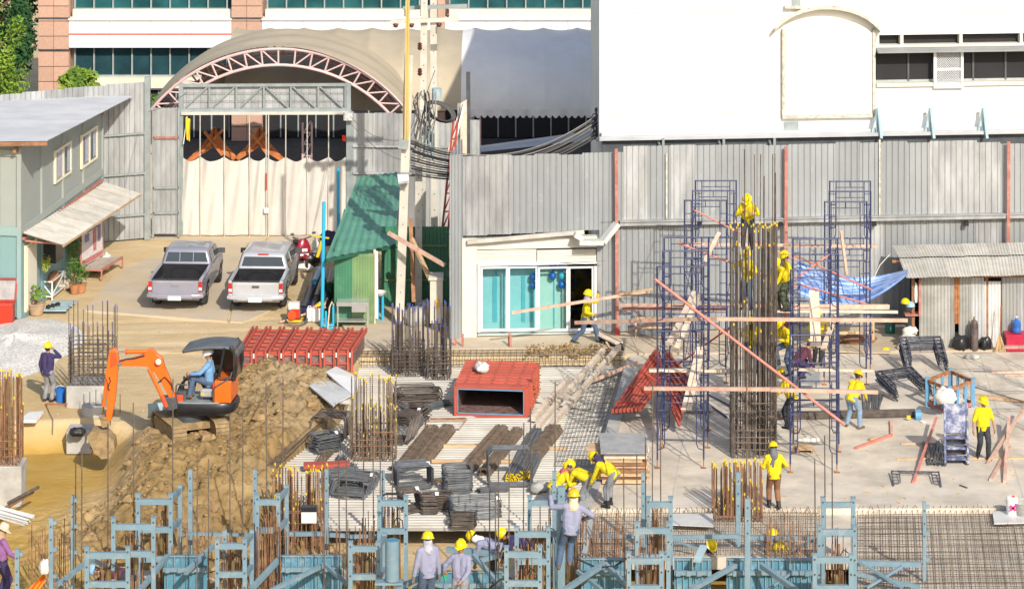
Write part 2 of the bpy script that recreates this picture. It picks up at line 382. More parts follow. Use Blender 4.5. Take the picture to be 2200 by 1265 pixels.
# ------------------------------------------------------------------ mesh building
class MB:
 def __init__(self):
  self.v, self.f, self.m = [], [], []
 def add(self, vs, fs, m=0):
  o = len(self.v)
  self.v += [tuple(p) for p in vs]
  self.f += [tuple(i + o for i in q) for q in fs]
  self.m += [m] * len(fs)
  return self
 def box(self, c, s, rot=None, m=0):
  c = Vector(c)
  vs = []
  for x in (-.5, .5):
   for y in (-.5, .5):
    for z in (-.5, .5):
     p = Vector((x * s[0], y * s[1], z * s[2]))
     if rot is not None:
      p = rot @ p
     vs.append(c + p)
  return self.add(vs, [(0, 1, 3, 2), (4, 6, 7, 5), (0, 4, 5, 1), (2, 3, 7, 6), (0, 2, 6, 4), (1, 5, 7, 3)], m)
 def bb(self, x0, x1, y0, y1, z0, z1, m=0):
  return self.box(((x0 + x1) / 2, (y0 + y1) / 2, (z0 + z1) / 2), (x1 - x0, y1 - y0, z1 - z0), None, m)
 def bar(self, a, b, w, h=None, m=0, up=Z):
  a, b = Vector(a), Vector(b)
  h = w if h is None else h
  d = (b - a).normalized()
  if abs(d.dot(up)) > 0.98:
   up = Vector((0, 1, 0))
  sx = d.cross(up).normalized() * (w / 2)
  sz = sx.cross(d).normalized() * (h / 2)
  vs = [p + i * sx + j * sz for p in (a, b) for i, j in ((-1, -1), (1, -1), (1, 1), (-1, 1))]
  return self.add(vs, [(0, 3, 2, 1), (4, 5, 6, 7), (0, 1, 5, 4), (1, 2, 6, 5), (2, 3, 7, 6), (3, 0, 4, 7)], m)
 def tube(self, a, b, r, r2=None, n=8, m=0, cap=True, mcap=None):
  a, b = Vector(a), Vector(b)
  r2 = r if r2 is None else r2
  d = (b - a).normalized()
  up = Z if abs(d.z) < 0.95 else Vector((1, 0, 0))
  sx = d.cross(up).normalized()
  sy = sx.cross(d)
  vs = []
  for p, q in ((a, r), (b, r2)):
   for i in range(n):
    t = 2 * PI * i / n
    vs.append(p + (sx * math.cos(t) + sy * math.sin(t)) * q)
  fs = [(i, (i + 1) % n, n + (i + 1) % n, n + i) for i in range(n)]
  self.add(vs, fs, m)
  if cap:
   o = len(self.v) - 2 * n
   self.f += [tuple(range(o + n - 1, o - 1, -1)), tuple(range(o + n, o + 2 * n))]
   self.m += [m if mcap is None else mcap] * 2
  return self
 def path(self, pts, r, n=6, m=0, cap=True, closed=False, rs=None):
  pts = [Vector(p) for p in pts]
  k = len(pts)
  vs = []
  prev = None
  for i, p in enumerate(pts):
   if closed:
    d = pts[(i + 1) % k] - pts[i - 1]
   else:
    d = pts[min(i + 1, k - 1)] - pts[max(i - 1, 0)]
   d = d.normalized() if d.length > 1e-9 else Vector((0, 0, 1))
   if prev is None:
    up = Z if abs(d.z) < 0.9 else Vector((1, 0, 0))
    sx = d.cross(up).normalized()
   else:
    sx = (prev - d * prev.dot(d)).normalized()
   prev = sx
   sy = sx.cross(d)
   q = r if rs is None else rs[i]
   for j in range(n):
    t = 2 * PI * j / n
    vs.append(p + (sx * math.cos(t) + sy * math.sin(t)) * q)
  fs = []
  for i in range(k if closed else k - 1):
   a, b2 = i * n, ((i + 1) % k) * n
   for j in range(n):
    fs.append((a + j, a + (j + 1) % n, b2 + (j + 1) % n, b2 + j))
  if cap and not closed:
   fs += [tuple(range(n - 1, -1, -1)), tuple(range((k - 1) * n, k * n))]
  return self.add(vs, fs, m)
 def prism(self, poly, ext, m=0):
  n = len(poly)
  e = Vector(ext)
  vs = [Vector(p) for p in poly] + [Vector(p) + e for p in poly]
  fs = [tuple(range(n - 1, -1, -1)), tuple(range(n, 2 * n))] + [(i, (i + 1) % n, n + (i + 1) % n, n + i) for i in range(n)]
  return self.add(vs, fs, m)
 def grid(self, fn, nu, nv, m=0):
  vs = [fn(i / nu, j / nv) for j in range(nv + 1) for i in range(nu + 1)]
  w = nu + 1
  return self.add(vs, [(j * w + i, j * w + i + 1, (j + 1) * w + i + 1, (j + 1) * w + i) for j in range(nv) for i in range(nu)], m)
 def ell(self, c, r, nu=12, nv=8, m=0, rot=None, t0=0.0, t1=PI):
  c = Vector(c)
  def fn(u, v):
   a, t = 2 * PI * u, t0 + (t1 - t0) * v
   p = Vector((r[0] * math.sin(t) * math.cos(a), r[1] * math.sin(t) * math.sin(a), r[2] * math.cos(t)))
   return c + (rot @ p if rot is not None else p)
  return self.grid(lambda u, v: fn(1 - u, v), nu, nv, m)
 def lathe(self, prof, c=(0, 0, 0), n=14, m=0):
  c = Vector(c)
  vs = [c + Vector((r * math.cos(2 * PI * i / n), r * math.sin(2 * PI * i / n), z)) for r, z in prof for i in range(n)]
  fs = [(j * n + i, j * n + (i + 1) % n, (j + 1) * n + (i + 1) % n, (j + 1) * n + i) for j in range(len(prof) - 1) for i in range(n)]
  return self.add(vs, fs, m)
 def capsule(self, a, b, r0, r1, n=10, m=0):
  a, b = Vector(a), Vector(b)
  d = b - a
  L = d.length
  d = d / L if L > 1e-6 else Vector((0, 0, 1))
  pts, rs = [], []
  for t in (-0.999, -0.85, -0.5):
   pts.append(a + d * t * r0)
   rs.append(r0 * math.sqrt(1 - t * t))
  pts += [a, b]
  rs += [r0, r1]
  for t in (0.5, 0.85, 0.999):
   pts.append(b + d * t * r1)
   rs.append(r1 * math.sqrt(1 - t * t))
  return self.path(pts, 1, n, m, True, False, rs)
 def mesh(self, name, mats, smooth=False, off=None):
  me = bpy.data.meshes.new(name)
  vs = self.v
  if off is not None:
   vs = [(x - off[0], y - off[1], z - off[2]) for x, y, z in vs]
  me.from_pydata(vs, [], self.f)
  for k in ([mats] if isinstance(mats, str) else mats):
   me.materials.append(MATS[k])
  me.polygons.foreach_set('material_index', self.m)
  if smooth:
   me.polygons.foreach_set('use_smooth', [True] * len(me.polygons))
   if smooth != 'all':
    me.set_sharp_from_angle(angle=R(40))
  me.update()
  return me
 def build(self, name, mats, parent=None, smooth=False, local=False):
  off = None
  if parent is not None and not local:
   off = parent.location
  if parent is None and not local:
   a = np.array(self.v)
   lo, hi = a.min(0), a.max(0)
   off = Vector(((lo[0] + hi[0]) / 2, (lo[1] + hi[1]) / 2, lo[2]))
  o = bpy.data.objects.new(name, self.mesh(name, mats, smooth, off))
  C.objects.link(o)
  if parent is not None:
   o.parent = parent
   if not local and parent.type == 'MESH':
    pass
  elif off is not None:
   o.location = off
  return o
def tag(o, label=None, cat=None, group=None, kind=None):
 if label:
  o['label'] = label
 if cat:
  o['category'] = cat
 if group:
  o['group'] = group
 if kind:
  o['kind'] = kind
 return o
def thing(name, label, cat, loc=(0, 0, 0), rz=0.0, group=None):
 o = bpy.data.objects.new(name, None)
 o.empty_display_size = 0.2
 C.objects.link(o)
 o.location = loc
 o.rotation_euler = (0, 0, rz)
 return tag(o, label, cat, group)
def sub(mb, name, mats, part, smooth=False):
 """a sub-part: its mesh is given in the same coordinates as the part's; the part sits at its thing's origin"""
 o = bpy.data.objects.new(name, mb.mesh(name, mats, smooth, part.parent.location if part.parent else part.location))
 C.objects.link(o)
 o.parent = part
 return o
def subl(mb, name, mats, part, smooth=False):
 o = bpy.data.objects.new(name, mb.mesh(name, mats, smooth))
 C.objects.link(o)
 o.parent = part
 return o
def inst(me, name, parent=None, loc=(0, 0, 0), rot=(0, 0, 0), scale=(1, 1, 1)):
 o = bpy.data.objects.new(name, me)
 C.objects.link(o)
 o.parent = parent
 o.location = loc
 o.rotation_euler = rot
 o.scale = scale
 return o
def copy_tree(o, parent=None):
 c = o.copy()
 C.objects.link(c)
 c.parent = parent
 for ch in list(o.children):
  copy_tree(ch, c)
 return c
def struct(o):
 o['kind'] = 'structure'
 return o
def frame_mat(d, up=Z):
 """rotation whose x axis runs along d"""
 d = Vector(d).normalized()
 y = up.cross(d)
 y = y.normalized() if y.length > 1e-4 else Vector((0, 1, 0))
 return Matrix((d, y, d.cross(y))).transposed()
def uv_dir(deg):
 return Vector((math.cos(R(deg)), math.sin(R(deg)), 0))
def corr(width, height, pitch=0.19, depth=0.03, rows=1, kind='trap'):
 """one corrugated sheet standing in the xz plane, ribs towards -y; x 0..width, z 0..height"""
 xs = []
 if kind == 'trap':
  n = max(1, int(round(width / pitch)))
  p = width / n
  for i in range(n):
   x = i * p
   xs += [(x, 0), (x + .46 * p, 0), (x + .53 * p, -depth), (x + .69 * p, -depth), (x + .76 * p, 0)]
  xs.append((width, 0))
 else:
  n = max(2, int(round(width / pitch)))
  k = 6
  for i in range(n * k + 1):
   xs.append((width * i / (n * k), -depth * .5 * (1 - math.cos(2 * PI * i / k))))
 mb = MB()
 vs = [(x, y, height * j / rows) for j in range(rows + 1) for x, y in xs]
 w = len(xs)
 mb.add(vs, [(j * w + i, j * w + i + 1, (j + 1) * w + i + 1, (j + 1) * w + i) for j in range(rows) for i in range(w - 1)])
 return mb
def quad_sheet(mb, A, B, Cc, D, pitch=0.1, depth=0.02, m=0, rows=1, sag=0.0, along='AB', kind='sine'):
 """corrugated sheet over the quad A-B-C-D (A,B one edge, D,C the other); ribs run from AB to DC"""
 A, B, Cc, D = map(Vector, (A, B, Cc, D))
 n = (B - A).cross(D - A).normalized()
 w = (B - A).length
 k = max(2, int(round(w / pitch)))
 per = 4
 N = k * per
 prof = [0, .5, 1, .5] if kind == 'sine' else [0, 1, 1, 0]
 def fn(u, v):
  p = (A.lerp(B, u)).lerp(D.lerp(Cc, u), v)
  i = int(round(u * N))
  return p + n * (prof[i % per] * depth - sag * math.sin(PI * v))
 return mb.grid(fn, N, rows, m)
# ================================================================== GROUND
def smooth01(x, a, b):
 t = np.clip((x - a) / (b - a), 0, 1)
 return t * t * (3 - 2 * t)
_TAB = {}
def vnoise(x, y, s, seed):
 T = _TAB.get(seed)
 if T is None:
  T = _TAB[seed] = np.random.RandomState(seed).rand(256, 256)
 xs, ys = x * s + 1000, y * s + 1000
 xi, yi = np.floor(xs).astype(int), np.floor(ys).astype(int)
 fx, fy = xs - xi, ys - yi
 fx, fy = fx * fx * (3 - 2 * fx), fy * fy * (3 - 2 * fy)
 a, b = T[xi % 256, yi % 256], T[(xi + 1) % 256, yi % 256]
 c, d = T[xi % 256, (yi + 1) % 256], T[(xi + 1) % 256, (yi + 1) % 256]
 return (a * (1 - fx) + b * fx) * (1 - fy) + (c * (1 - fx) + d * fx) * fy
def fbm(x, y, s, seed, octs=4, gain=0.55):
 r, a, t = 0, 1.0, 0
 for i in range(octs):
  r = r + a * (vnoise(x, y, s * 2 ** i, seed + i) - .5)
  t += a
  a *= gain
 return r / t * 2
def blob(px, py, cx, cy, rx, ry, p=1.0):
 d = ((px - cx) / rx) ** 2 + ((py - cy) / ry) ** 2
 return np.exp(-d ** p)
def earth_height(X, Y):
 """height of the soil at a place of the site, and how much of each soil lies there"""
 X, Y = np.asarray(X, float), np.asarray(Y, float)
 px, py = CX + F * X / Y, YH + F * H / Y
 wob = fbm(X, Y, 0.5, 3) * 14
 h = 0.03 * fbm(X, Y, 0.6, 11) - 0.02
 for o_ in (0, .35, 1.5, 1.8, 3.1, 4.3):
  h = h - .05 * np.exp(-((Y - 95.2 - o_ - .35 * np.sin(X * .35 + o_)) / .12) ** 2) * smooth01(X, -3.4, -4.6) * smooth01(X, -19, -14)
 left_edge = smooth01(px, 700, 620)
 fall = smooth01(py + wob, 1010, 1150)
 h = h - 0.95 * fall
 heap = np.clip(blob(px, py, 610, 850, 150, 70, 1.5) + .8 * blob(px, py, 450, 985, 170, 75, 1.4) + .55 * blob(px, py, 280, 1080, 170, 70, 1.3) + .5 * blob(px, py, 560, 960, 130, 90, 1.2), 0, 1.2)
 heap = heap * smooth01(py, 780, 815)
 h = h + 0.55 * heap
 pit = smooth01(py + wob * .9, 900, 916) * smooth01(px, 330, 215) * (1 - .0 * px)
 h = h - 0.75 * pit * (1 - fall)
 rough = np.clip(heap * 1.3, 0, 1)
 rough = np.maximum(rough, smooth01(py + wob, 1000, 1080) * smooth01(px, 760, 640))
 rough = rough * (1 - .85 * pit * (1 - np.clip(heap * 1.6, 0, 1)))
 n1 = fbm(X, Y, 1.1, 21, 3)
 n2 = fbm(X, Y, 3.6, 31, 4, .65)
 n3 = np.abs(fbm(X, Y, 2.2, 41, 4, .6))
 h = h + rough * (.24 * n1 + .20 * n2 - .30 * n3 + .10 * fbm(X, Y, 8.0, 71, 2))
 dl = np.interp(py, [770, 800, 880, 1010, 1075, 1140], [772, 765, 735, 560, 640, 700])
 h = h - 0.8 * smooth01(px, dl - 8, dl + 14) * smooth01(py, 762, 772) * (1 - fall)
 h = np.where((px > dl + 20) & (py > 772), np.minimum(h, -.72), h)
 ex_ = np.exp(-(((X + 8.75) / 1.5) ** 2 + ((Y - 86.0) / 1.7) ** 2) ** 2)
 h = h * (1 - ex_) + (.27 + .08 * n2) * ex_
 grav = blob(px, py, 40, 745, 120, 45, 1.6)
 soil = np.clip(rough * 1.25 + .10 * n1 * rough, 0, 1)
 ochre = np.clip(pit * 1.1, 0, 1) * (1 - np.clip(heap * 2.2, 0, 1)) + .8 * smooth01(py, 1125, 1150) * smooth01(px, 660, 720)
 ochre = np.maximum(ochre, .55 * blob(px, py, 130, 860, 110, 40))
 ochre = np.clip(ochre + .25 * fbm(X, Y, .9, 51) * (ochre > .05), 0, 1)
 dry = np.clip(.75 * blob(px, py, 660, 870, 110, 80, 1.3) + .45 * fbm(X, Y, .8, 61) * rough, 0, 1) * rough
 return h, soil, ochre, dry
def make_earth(name, xs, ys, parent=None, drop=0.0):
 gx, gy = np.meshgrid(xs, ys)
 h, so, oc, dr = earth_height(gx, gy)
 w, n = len(xs), len(ys)
 v = np.stack([gx, gy, h - drop], -1).reshape(-1, 3)
 i = np.arange(w * (n - 1)).reshape(n - 1, w)[:, :-1].ravel()
 f = np.stack([i, i + 1, i + w + 1, i + w], 1)
 me = bpy.data.meshes.new(name)
 me.vertices.add(len(v))
 me.vertices.foreach_set('co', v.ravel())
 me.loops.add(f.size)
 me.loops.foreach_set('vertex_index', f.ravel())
 me.polygons.add(len(f))
 me.polygons.foreach_set('loop_start', np.arange(0, f.size, 4))
 me.polygons.foreach_set('use_smooth', np.ones(len(f), bool))
 me.update()
 at = me.attributes.new('soil', 'FLOAT_COLOR', 'POINT')
 at.data.foreach_set('color', np.stack([so, oc, dr, np.ones_like(so)], -1).reshape(-1))
 me.materials.append(MATS['earth'])
 o = bpy.data.objects.new(name, me)
 C.objects.link(o)
 return o
_xs = np.concatenate([np.linspace(-400, -22, 12)[:-1], np.linspace(-22, -3, 330)[:-1], np.linspace(-3, 22, 60)[:-1], np.linspace(22, 400, 12)])
_ys = np.concatenate([np.linspace(2, 66, 9)[:-1], np.linspace(66, 96, 480)[:-1], np.linspace(96, 116, 120)[:-1], np.linspace(116, 700, 20)])
ground = struct(make_earth('ground', _xs, _ys))
ground['label'] = 'sandy yard and dug brown earth of the building site'
def slab(name, pts, z, th, m):
 mb = MB()
 p = [Vector((q[0], q[1], z)) for q in pts]
 mb.prism([Vector((q.x, q.y, z - th)) for q in p], (0, 0, th))
 o = mb.build(name, m)
 return struct(o)
# driveway of old concrete in front of the gate, with sand blown over it: separate bays
def g2(pts, z=0.0):
 return [G(a, b, z) for a, b in pts]
drive = slab('driveway', g2([(395, 512), (575, 509), (545, 560), (497, 650), (488, 692), (330, 680), (182, 668), (245, 592), (345, 545)]), 0.035, 0.3, 'concrete_path')
drive2 = slab('driveway_bay', g2([(582, 509), (690, 507), (648, 560), (600, 660), (520, 694), (494, 692), (503, 650), (551, 560)]), 0.028, 0.3, 'concrete_path')
# pavement in front of the shop and below the green shed
slab('pavement', g2([(735, 700), (760, 640), (840, 560), (960, 560), (960, 640), (1345, 690), (2400, 660), (2400, 752), (1345, 762), (1240, 748), (960, 752), (770, 752)]), 0.04, 0.4, 'pave')
slab('tent_floor', [Vector((-26, 113.2, 0)), Vector((6, 113.2, 0)), Vector((6, 131, 0)), Vector((-26, 131, 0))], 0.05, 0.2, 'dark_floor')  # floor coloured near black so the gate opening reads dark
# new concrete floor on the right
slab('concrete_floor', g2([(1352, 765), (2400, 755), (2400, 1092), (1440, 1094), (1238, 1096), (1288, 985)]), 0.02, 0.35, 'concrete')
cf = bpy.data.objects['concrete_floor']
for a, b in (((1300, 962), (2400, 958)), ((1330, 850), (2400, 846)), ((1500, 770), (1440, 1090)), ((2105, 760), (2205, 1090))):
 MB().bar(G(*a, .021), G(*b, .021), .02, .004).build('joint', 'concrete_grey', cf)
rl = random.Random(8)
mb = MB()
for k in range(150):
 p = G(rl.uniform(1320, 2200), rl.uniform(780, 1085), .026)
 mb.box(p, (rl.uniform(.02, .16), rl.uniform(.02, .06), .012), Matrix.Rotation(rl.uniform(0, 3), 3, 'Z'))
tag(mb.build('floor_litter', 'wood'), 'chips of wood and litter strewn over the concrete floor', 'litter', kind='stuff')
# low floor below the formwork in the foreground
slab('lower_floor', g2([(700, 1120), (1760, 1100), (2500, 1100), (2700, 1420), (-500, 1420), (-300, 1200), (500, 1200)], -0.9), -0.98, 0.3, 'pave')
# ribbed steel deck, one long sheet beside the other
deck = thing('steel_deck', None, None, G(1000, 950, -0.3))
deck['kind'] = 'structure'
def deck_edge(y):
 """left and right end of the deck (in photo columns) at a row"""
 l = np.interp(y, [770, 800, 880, 1010, 1075, 1140], [772, 765, 735, 560, 640, 700])
 r = np.interp(y, [770, 985, 1100, 1140], [1346, 1283, 1240, 1222])
 return l, r
ZD = -0.30
Yn, Yf = G(0, 1135, ZD).y, G(0, 778, ZD).y
nr = int((Yf - Yn) / 0.215)
for k in range(nr):
 y0 = Yn + (Yf - Yn) * k / nr
 y1 = Yn + (Yf - Yn) * (k + 1) / nr - 0.05
 row = YH + F * (H - ZD) / ((y0 + y1) / 2)
 l, r = deck_edge(row)
 x0, x1 = (l - CX) * y0 / F, (r - CX) * y0 / F
 mb = MB()
 w = y1 - y0
 pr = [(0, -.06), (.02 * w, 0), (.3 * w, 0), (.4 * w, .05), (.75 * w, .05), (.85 * w, 0), (w, 0), (w + .01, -.06)]
 jx = random.uniform(-.1, .1)
 vs = [(x, y0 + a, ZD + b) for x in (x0 + jx, x1) for a, b in pr]
 q = len(pr)
 mb.add(vs, [(i + 1, i, q + i, q + i + 1) for i in range(q - 1)])
 mb.build('deck_sheet', 'deck', deck)
# concrete edge strip between the deck and the floor
mb = MB()
e0 = [G(1346, 772, 0.06), G(1283, 985, 0.06), G(1238, 1096, 0.06)]
e1 = [G(1372, 770, 0.06), G(1312, 985, 0.06), G(1268, 1096, 0.06)]
for a in range(2):
 mb.prism([e0[a], e1[a], e1[a + 1], e0[a + 1]], (0, 0, -0.5))
struct(mb.build('floor_edge', 'concrete_grey'))
# gravel: a low heap of grey chippings
def scatter_rocks(name, n, where, rmin, rmax, m, seed, flat=0.7):
 rng = random.Random(seed)
 base = []
 for k in range(6):
  b = MB()
  rr = random.Random(seed * 10 + k)
  b.ell((0, 0, 0), (1, 1, flat), 6, 4)
  b.v = [tuple(c * (1 + rr.uniform(-.28, .28)) for c in p) for p in b.v]
  base.append((np.array(b.v), b.f))
 V, Fc = [], []
 o = 0
 for _ in range(n):
  x, y, z = where(rng)
  bv, bf = base[rng.randrange(6)]
  s = rmin + (rmax - rmin) * rng.random() ** 3
  t = rng.uniform(0, 6.28)
  c, s_ = math.cos(t), math.sin(t)
  q = bv * s
  q = np.stack([q[:, 0] * c - q[:, 1] * s_ + x, q[:, 0] * s_ + q[:, 1] * c + y, q[:, 2] + z], 1)
  V.append(q)
  Fc += [tuple(i + o for i in ff) for ff in bf]
  o += len(bv)
 mb = MB()
 mb.v = [tuple(p) for p in np.concatenate(V)]
 mb.f = Fc
 mb.m = [0] * len(Fc)
 return mb.build(name, m)
def on_earth(px0, px1, py0, py1, rough=None, n=40000):
 r = np.random.RandomState(int(px0 + py0))
 a, b = r.uniform(px0, px1, n), r.uniform(py0, py1, n)
 Yy = F * H / (b - YH)
 Xx = (a - CX) * Yy / F
 h, so, _, _ = earth_height(Xx, Yy)
 if rough is not None:
  k = so > rough
  Xx, Yy, h = Xx[k], Yy[k], h[k]
 it = iter(zip(Xx.tolist(), Yy.tolist(), h.tolist()))
 return lambda rng: next(it)
def gravel_mesh():
 mb = MB()
 c = G(30, 745)
 def fn(u, v):
  t, r = 2 * PI * u, v
  x = c.x + 1.95 * r * math.cos(t) * (1 + .12 * math.sin(3 * t))
  y = c.y + 3.8 * r * math.sin(t)
  z = .38 * (1 - r) ** .8 * (1 + .15 * math.sin(5 * t)) - .03 + .05 * float(fbm(np.array(x), np.array(y), 2.0, 5))
  return Vector((x, y, z))
 mb.grid(fn, 48, 24)
 return mb
tag(gravel_mesh().build('gravel_heap', 'gravel_mat', smooth='all'), 'low heap of grey gravel behind the worker in navy', 'gravel', kind='stuff')
tag(scatter_rocks('earth_clods', 3400, on_earth(60, 760, 800, 1185, .45), .012, .085, 'clod', 3, .8),
 'clods of dug brown earth around the excavator', 'clods', kind='stuff')
tag(scatter_rocks('earth_lumps', 130, on_earth(70, 750, 806, 1180, .5), .06, .24, 'clod', 13, .7), 'large lumps of dug earth on the heap', 'clods', kind='stuff')
tag(scatter_rocks('yard_pebbles', 900, on_earth(60, 830, 640, 905), .01, .05, 'stone', 4, .5), 'small stones strewn over the sandy yard', 'stones', kind='stuff')
tag(scatter_rocks('trench_rubble', 420, lambda r: (lambda p: (p.x, p.y, .02 + r.uniform(0, .16)))(G(r.uniform(1130, 1300), r.uniform(747, 768))), .01, .06, 'clod', 9, .7),
 'crumbled earth along the shop front trench', 'rubble', kind='stuff')
# ================================================================== WHITE BUILDING (right) and the tall sheet fence before it
TH = 5.3
U = uv_dir(TH)
NV = Vector((-U.y, U.x, 0))                       # away from the camera
W0 = P(1288, 600, 101.8)
W0.z = 0
def WP(px, py, out=0.0):
 return on_plane(px, py, W0 - NV * out, U)
wb = thing('white_building', 'tall blank white building above the sheet fence', 'building', W0)
def wbox(px0, px1, py0, py1, out, back, m, name, parent=wb, part=None):
 """a block on the white wall between photo columns and rows, standing out from the wall and reaching back into it"""
 a, b = WP(px0, py1), WP(px1, py0)
 mb = MB()
 L = (b - a)
 l = Vector((L.x, L.y, 0)).length
 z1 = WP(px0, py0).z
 c = (a + b) / 2 + NV * (back - out) / 2
 c.z = (a.z + z1) / 2
 mb.box(c, (l, out + back, z1 - a.z), Matrix.Rotation(R(TH), 3, 'Z'))
 return mb.build(name, m, parent) if part is None else sub(mb, name, m, part)
def wall_with_holes():
 """front wall as blocks around the window openings"""
 mb = MB()
 rot = Matrix.Rotation(R(TH), 3, 'Z')
 def blk(x0, x1, z0, z1, d0=0, d1=0.35):
  c = W0 + U * (x0 + x1) / 2 + NV * (d0 + d1) / 2
  c.z = (z0 + z1) / 2
  mb.box(c, (x1 - x0, d1 - d0, z1 - z0), rot)
 def loc(px, py):
  p = WP(px, py)
  return (p - W0).dot(U), p.z
 xa = loc(1881, 100)[0]
 xe = 22.0
 zt0, zt1 = loc(1881, 101)[1], loc(1881, 76)[1]
 zw0, zw1 = loc(1881, 188)[1], loc(1881, 106)[1]
 blk(0, xa, 0, 14)
 blk(xa, xe, 0, zw0)
 blk(xa, xe, zw1, zt0)
 blk(xa, xe, zt1, 14)
 return mb, (xa, xe, zt0, zt1, zw0, zw1)
mbw, WO = wall_with_holes()
wall = mbw.build('wall', 'white_wall', wb)
mb = MB()                                            # rest of the building's body
mb.prism([W0 + NV * .352, W0 + NV * .352 + U * .3, W0 + U * .3 + Vector((0, 11.4, 0)), W0 + Vector((0, 11.4, 0))], (0, 0, 14))
for (x0, x1, d0, d1, z0, z1) in ((1.6, 22, 5.2, 5.4, 0, 13.6), (1.6, 22, .36, 11.5, 13.7, 14), (21.7, 22, .37, 11.2, 0, 13.68), (1.6, 21.6, 11.2, 11.5, 0, 13.68)):
 c = W0 + U * (x0 + x1) / 2 + NV * (d0 + d1) / 2
 c.z = (z0 + z1) / 2
 mb.box(c, (x1 - x0, d1 - d0, z1 - z0), Matrix.Rotation(R(TH), 3, 'Z'))
mb.build('side_wall', 'white_wall', wb)
def wl(x0, x1, z0, z1, d0, d1, mb=None):
 mb = MB() if mb is None else mb
 c = W0 + U * (x0 + x1) / 2 + NV * (d0 + d1) / 2
 c.z = (z0 + z1) / 2
 return mb.box(c, (x1 - x0, d1 - d0, z1 - z0), Matrix.Rotation(R(TH), 3, 'Z'))
xa, xe, zt0, zt1, zw0, zw1 = WO
# ribbon window
win = wl(xa + .02, xe - .02, zw0 + .02, zw0 + .14, -.10, .2).build('window', 'cream_wall', wb)
n = 12
for k in range(n):
 a = xa + .05 + (xe - xa - .1) * k / n
 b = xa + .05 + (xe - xa - .1) * (k + 1) / n
 sub(wl(a + .03, b - .03, zw0 + .2, zw1 - .03, .24, .26), 'pane', 'black_void', win)
 sub(wl(b - .03, b + .03, zw0 + .15, zw1, .19, .27), 'mullion', 'dark_steel', win)
sub(wl(xa, xe, zw0 + .14, zw0 + .2, .2, .28), 'rail', 'mullion', win)
slit = wl(xa, xe, zt0 - .02, zt0 + .05, -.03, .34).build('clerestory_sill', 'cream_wall', wb)
for px in (1886, 1938, 2065, 2195):
 p = (WP(px, 90) - W0).dot(U)
 sub(wl(p - .05, p + .05, zt0 + .05, zt1, .02, .3), 'stub', 'cream_wall', slit)
sub(wl(xa, xe, zt0, zt1, .31, .34), 'dark_gap', 'black_void', slit)
# sloping ledge over the ribbon window
lg = MB()
za, zb = zt0 - .03, zw1 - .05
pts = [W0 + U * xa - NV * .45 + Z * (zb + .04), W0 + U * xa + NV * .1 + Z * za, W0 + U * xa + NV * .1 + Z * (zb - .02), W0 + U * xa - NV * .45 + Z * (zb - .02)]
lg.prism(pts, U * (xe - xa))
lg.build('ledge', 'galv', wb)
# sliding mesh screen
ms = wbox(2004, 2010, 104, 189, .14, -.09, 'aluminium', 'mesh_screen')
for a in ((2062, 2068, 104, 189), (2010, 2062, 104, 109), (2010, 2062, 184, 189), (2010, 2062, 146, 151)):
 wbox(*a, .14, -.09, 'aluminium', 'bar', part=ms)
mm = MB()
for k in range(34):
 t = k / 33
 for s in (0, 1):
  a0, b0 = (2010 + 52 * t, 109), (2010, 109 + 75 * t)
  if s == 0:
   pa = WP(2010 + 104 * t - 52 if 2010 + 104 * t - 52 > 2010 else 2010, 109 + (0 if 104 * t > 52 else (52 - 104 * t) * 1.0) if 52 - 104 * t < 75 else 184, .11)
  x = 2010 + (k - 16) * 4.0
  sg = 1 if s else -1
  q0, q1 = [], []
  ya, yb = 109.0, 184.0
  xa_, xb_ = x, x + sg * 75 * .8 * (1 if s else 1)
  if s == 0:
   xa_, xb_ = x + 60, x
  lo, hi = 2010, 2062
  ts = []
  d = xb_ - xa_
  t0, t1 = sorted(((lo - xa_) / d, (hi - xa_) / d))
  t0, t1 = max(0, t0), min(1, t1)
  if t1 - t0 > .03:
   mm.tube(WP(xa_ + d * t0, ya + (yb - ya) * t0, .11), WP(xa_ + d * t1, ya + (yb - ya) * t1, .11), .008, n=4)
sub(mm, 'wire_mesh', 'aluminium', ms)['kind'] = 'stuff'
# blind arched panel with hood
def arch_pts(px0, px1, pys, pya, out, n=14):
 r = []
 cx = (px0 + px1) / 2
 for i in range(n + 1):
  t = -1 + 2 * i / n
  r.append(WP(cx + t * (px1 - px0) / 2, pya + (pys - pya) * (1 - math.sqrt(max(0, 1 - (t * .86) ** 2))) / (1 - math.sqrt(1 - .86 ** 2)), out))
 return r
mb = MB()
top = arch_pts(1684, 1874, 72, 40, .12)
poly = [WP(1684, 247, .12), WP(1874, 245, .12)] + top[::-1]
mb.prism(poly, NV * .16)
blind = mb.build('blind_panel', 'panel_cream', wb)
mb = MB()
a = arch_pts(1664, 1892, 60, 12, .42)
b = arch_pts(1664, 1892, 60, 12, -.05)
c_ = [p - Z * .13 for p in a]
d_ = [p - Z * .13 for p in b]
for i in range(len(a) - 1):
 mb.add([a[i], a[i + 1], b[i + 1], b[i], c_[i], c_[i + 1], d_[i + 1], d_[i]], [(0, 1, 2, 3), (0, 4, 5, 1), (4, 7, 6, 5)])
mb.add([a[0], b[0], d_[0], c_[0]], [(0, 1, 2, 3)])
mb.add([a[-1], b[-1], d_[-1], c_[-1]], [(3, 2, 1, 0)])
mb.build('arched_hood', 'trim_old', wb)
for nm, args in (('moulding', (1679, 1685, 62, 250)), ('moulding', (1873, 1879, 62, 248)), ('sill', (1680, 1878, 246, 254))):
 wbox(*args, .17, -.0, 'trim_old', nm)
wbox(1683, 1716, 262, 283, .012, -.002, 'grey_steel', 'vent')
wbox(1700, 1720, -14, 13, .012, -.002, 'grey_steel', 'vent')
wbox(1684, 1722, 12, 18, .2, -.0, 'trim_old', 'vent_sill')
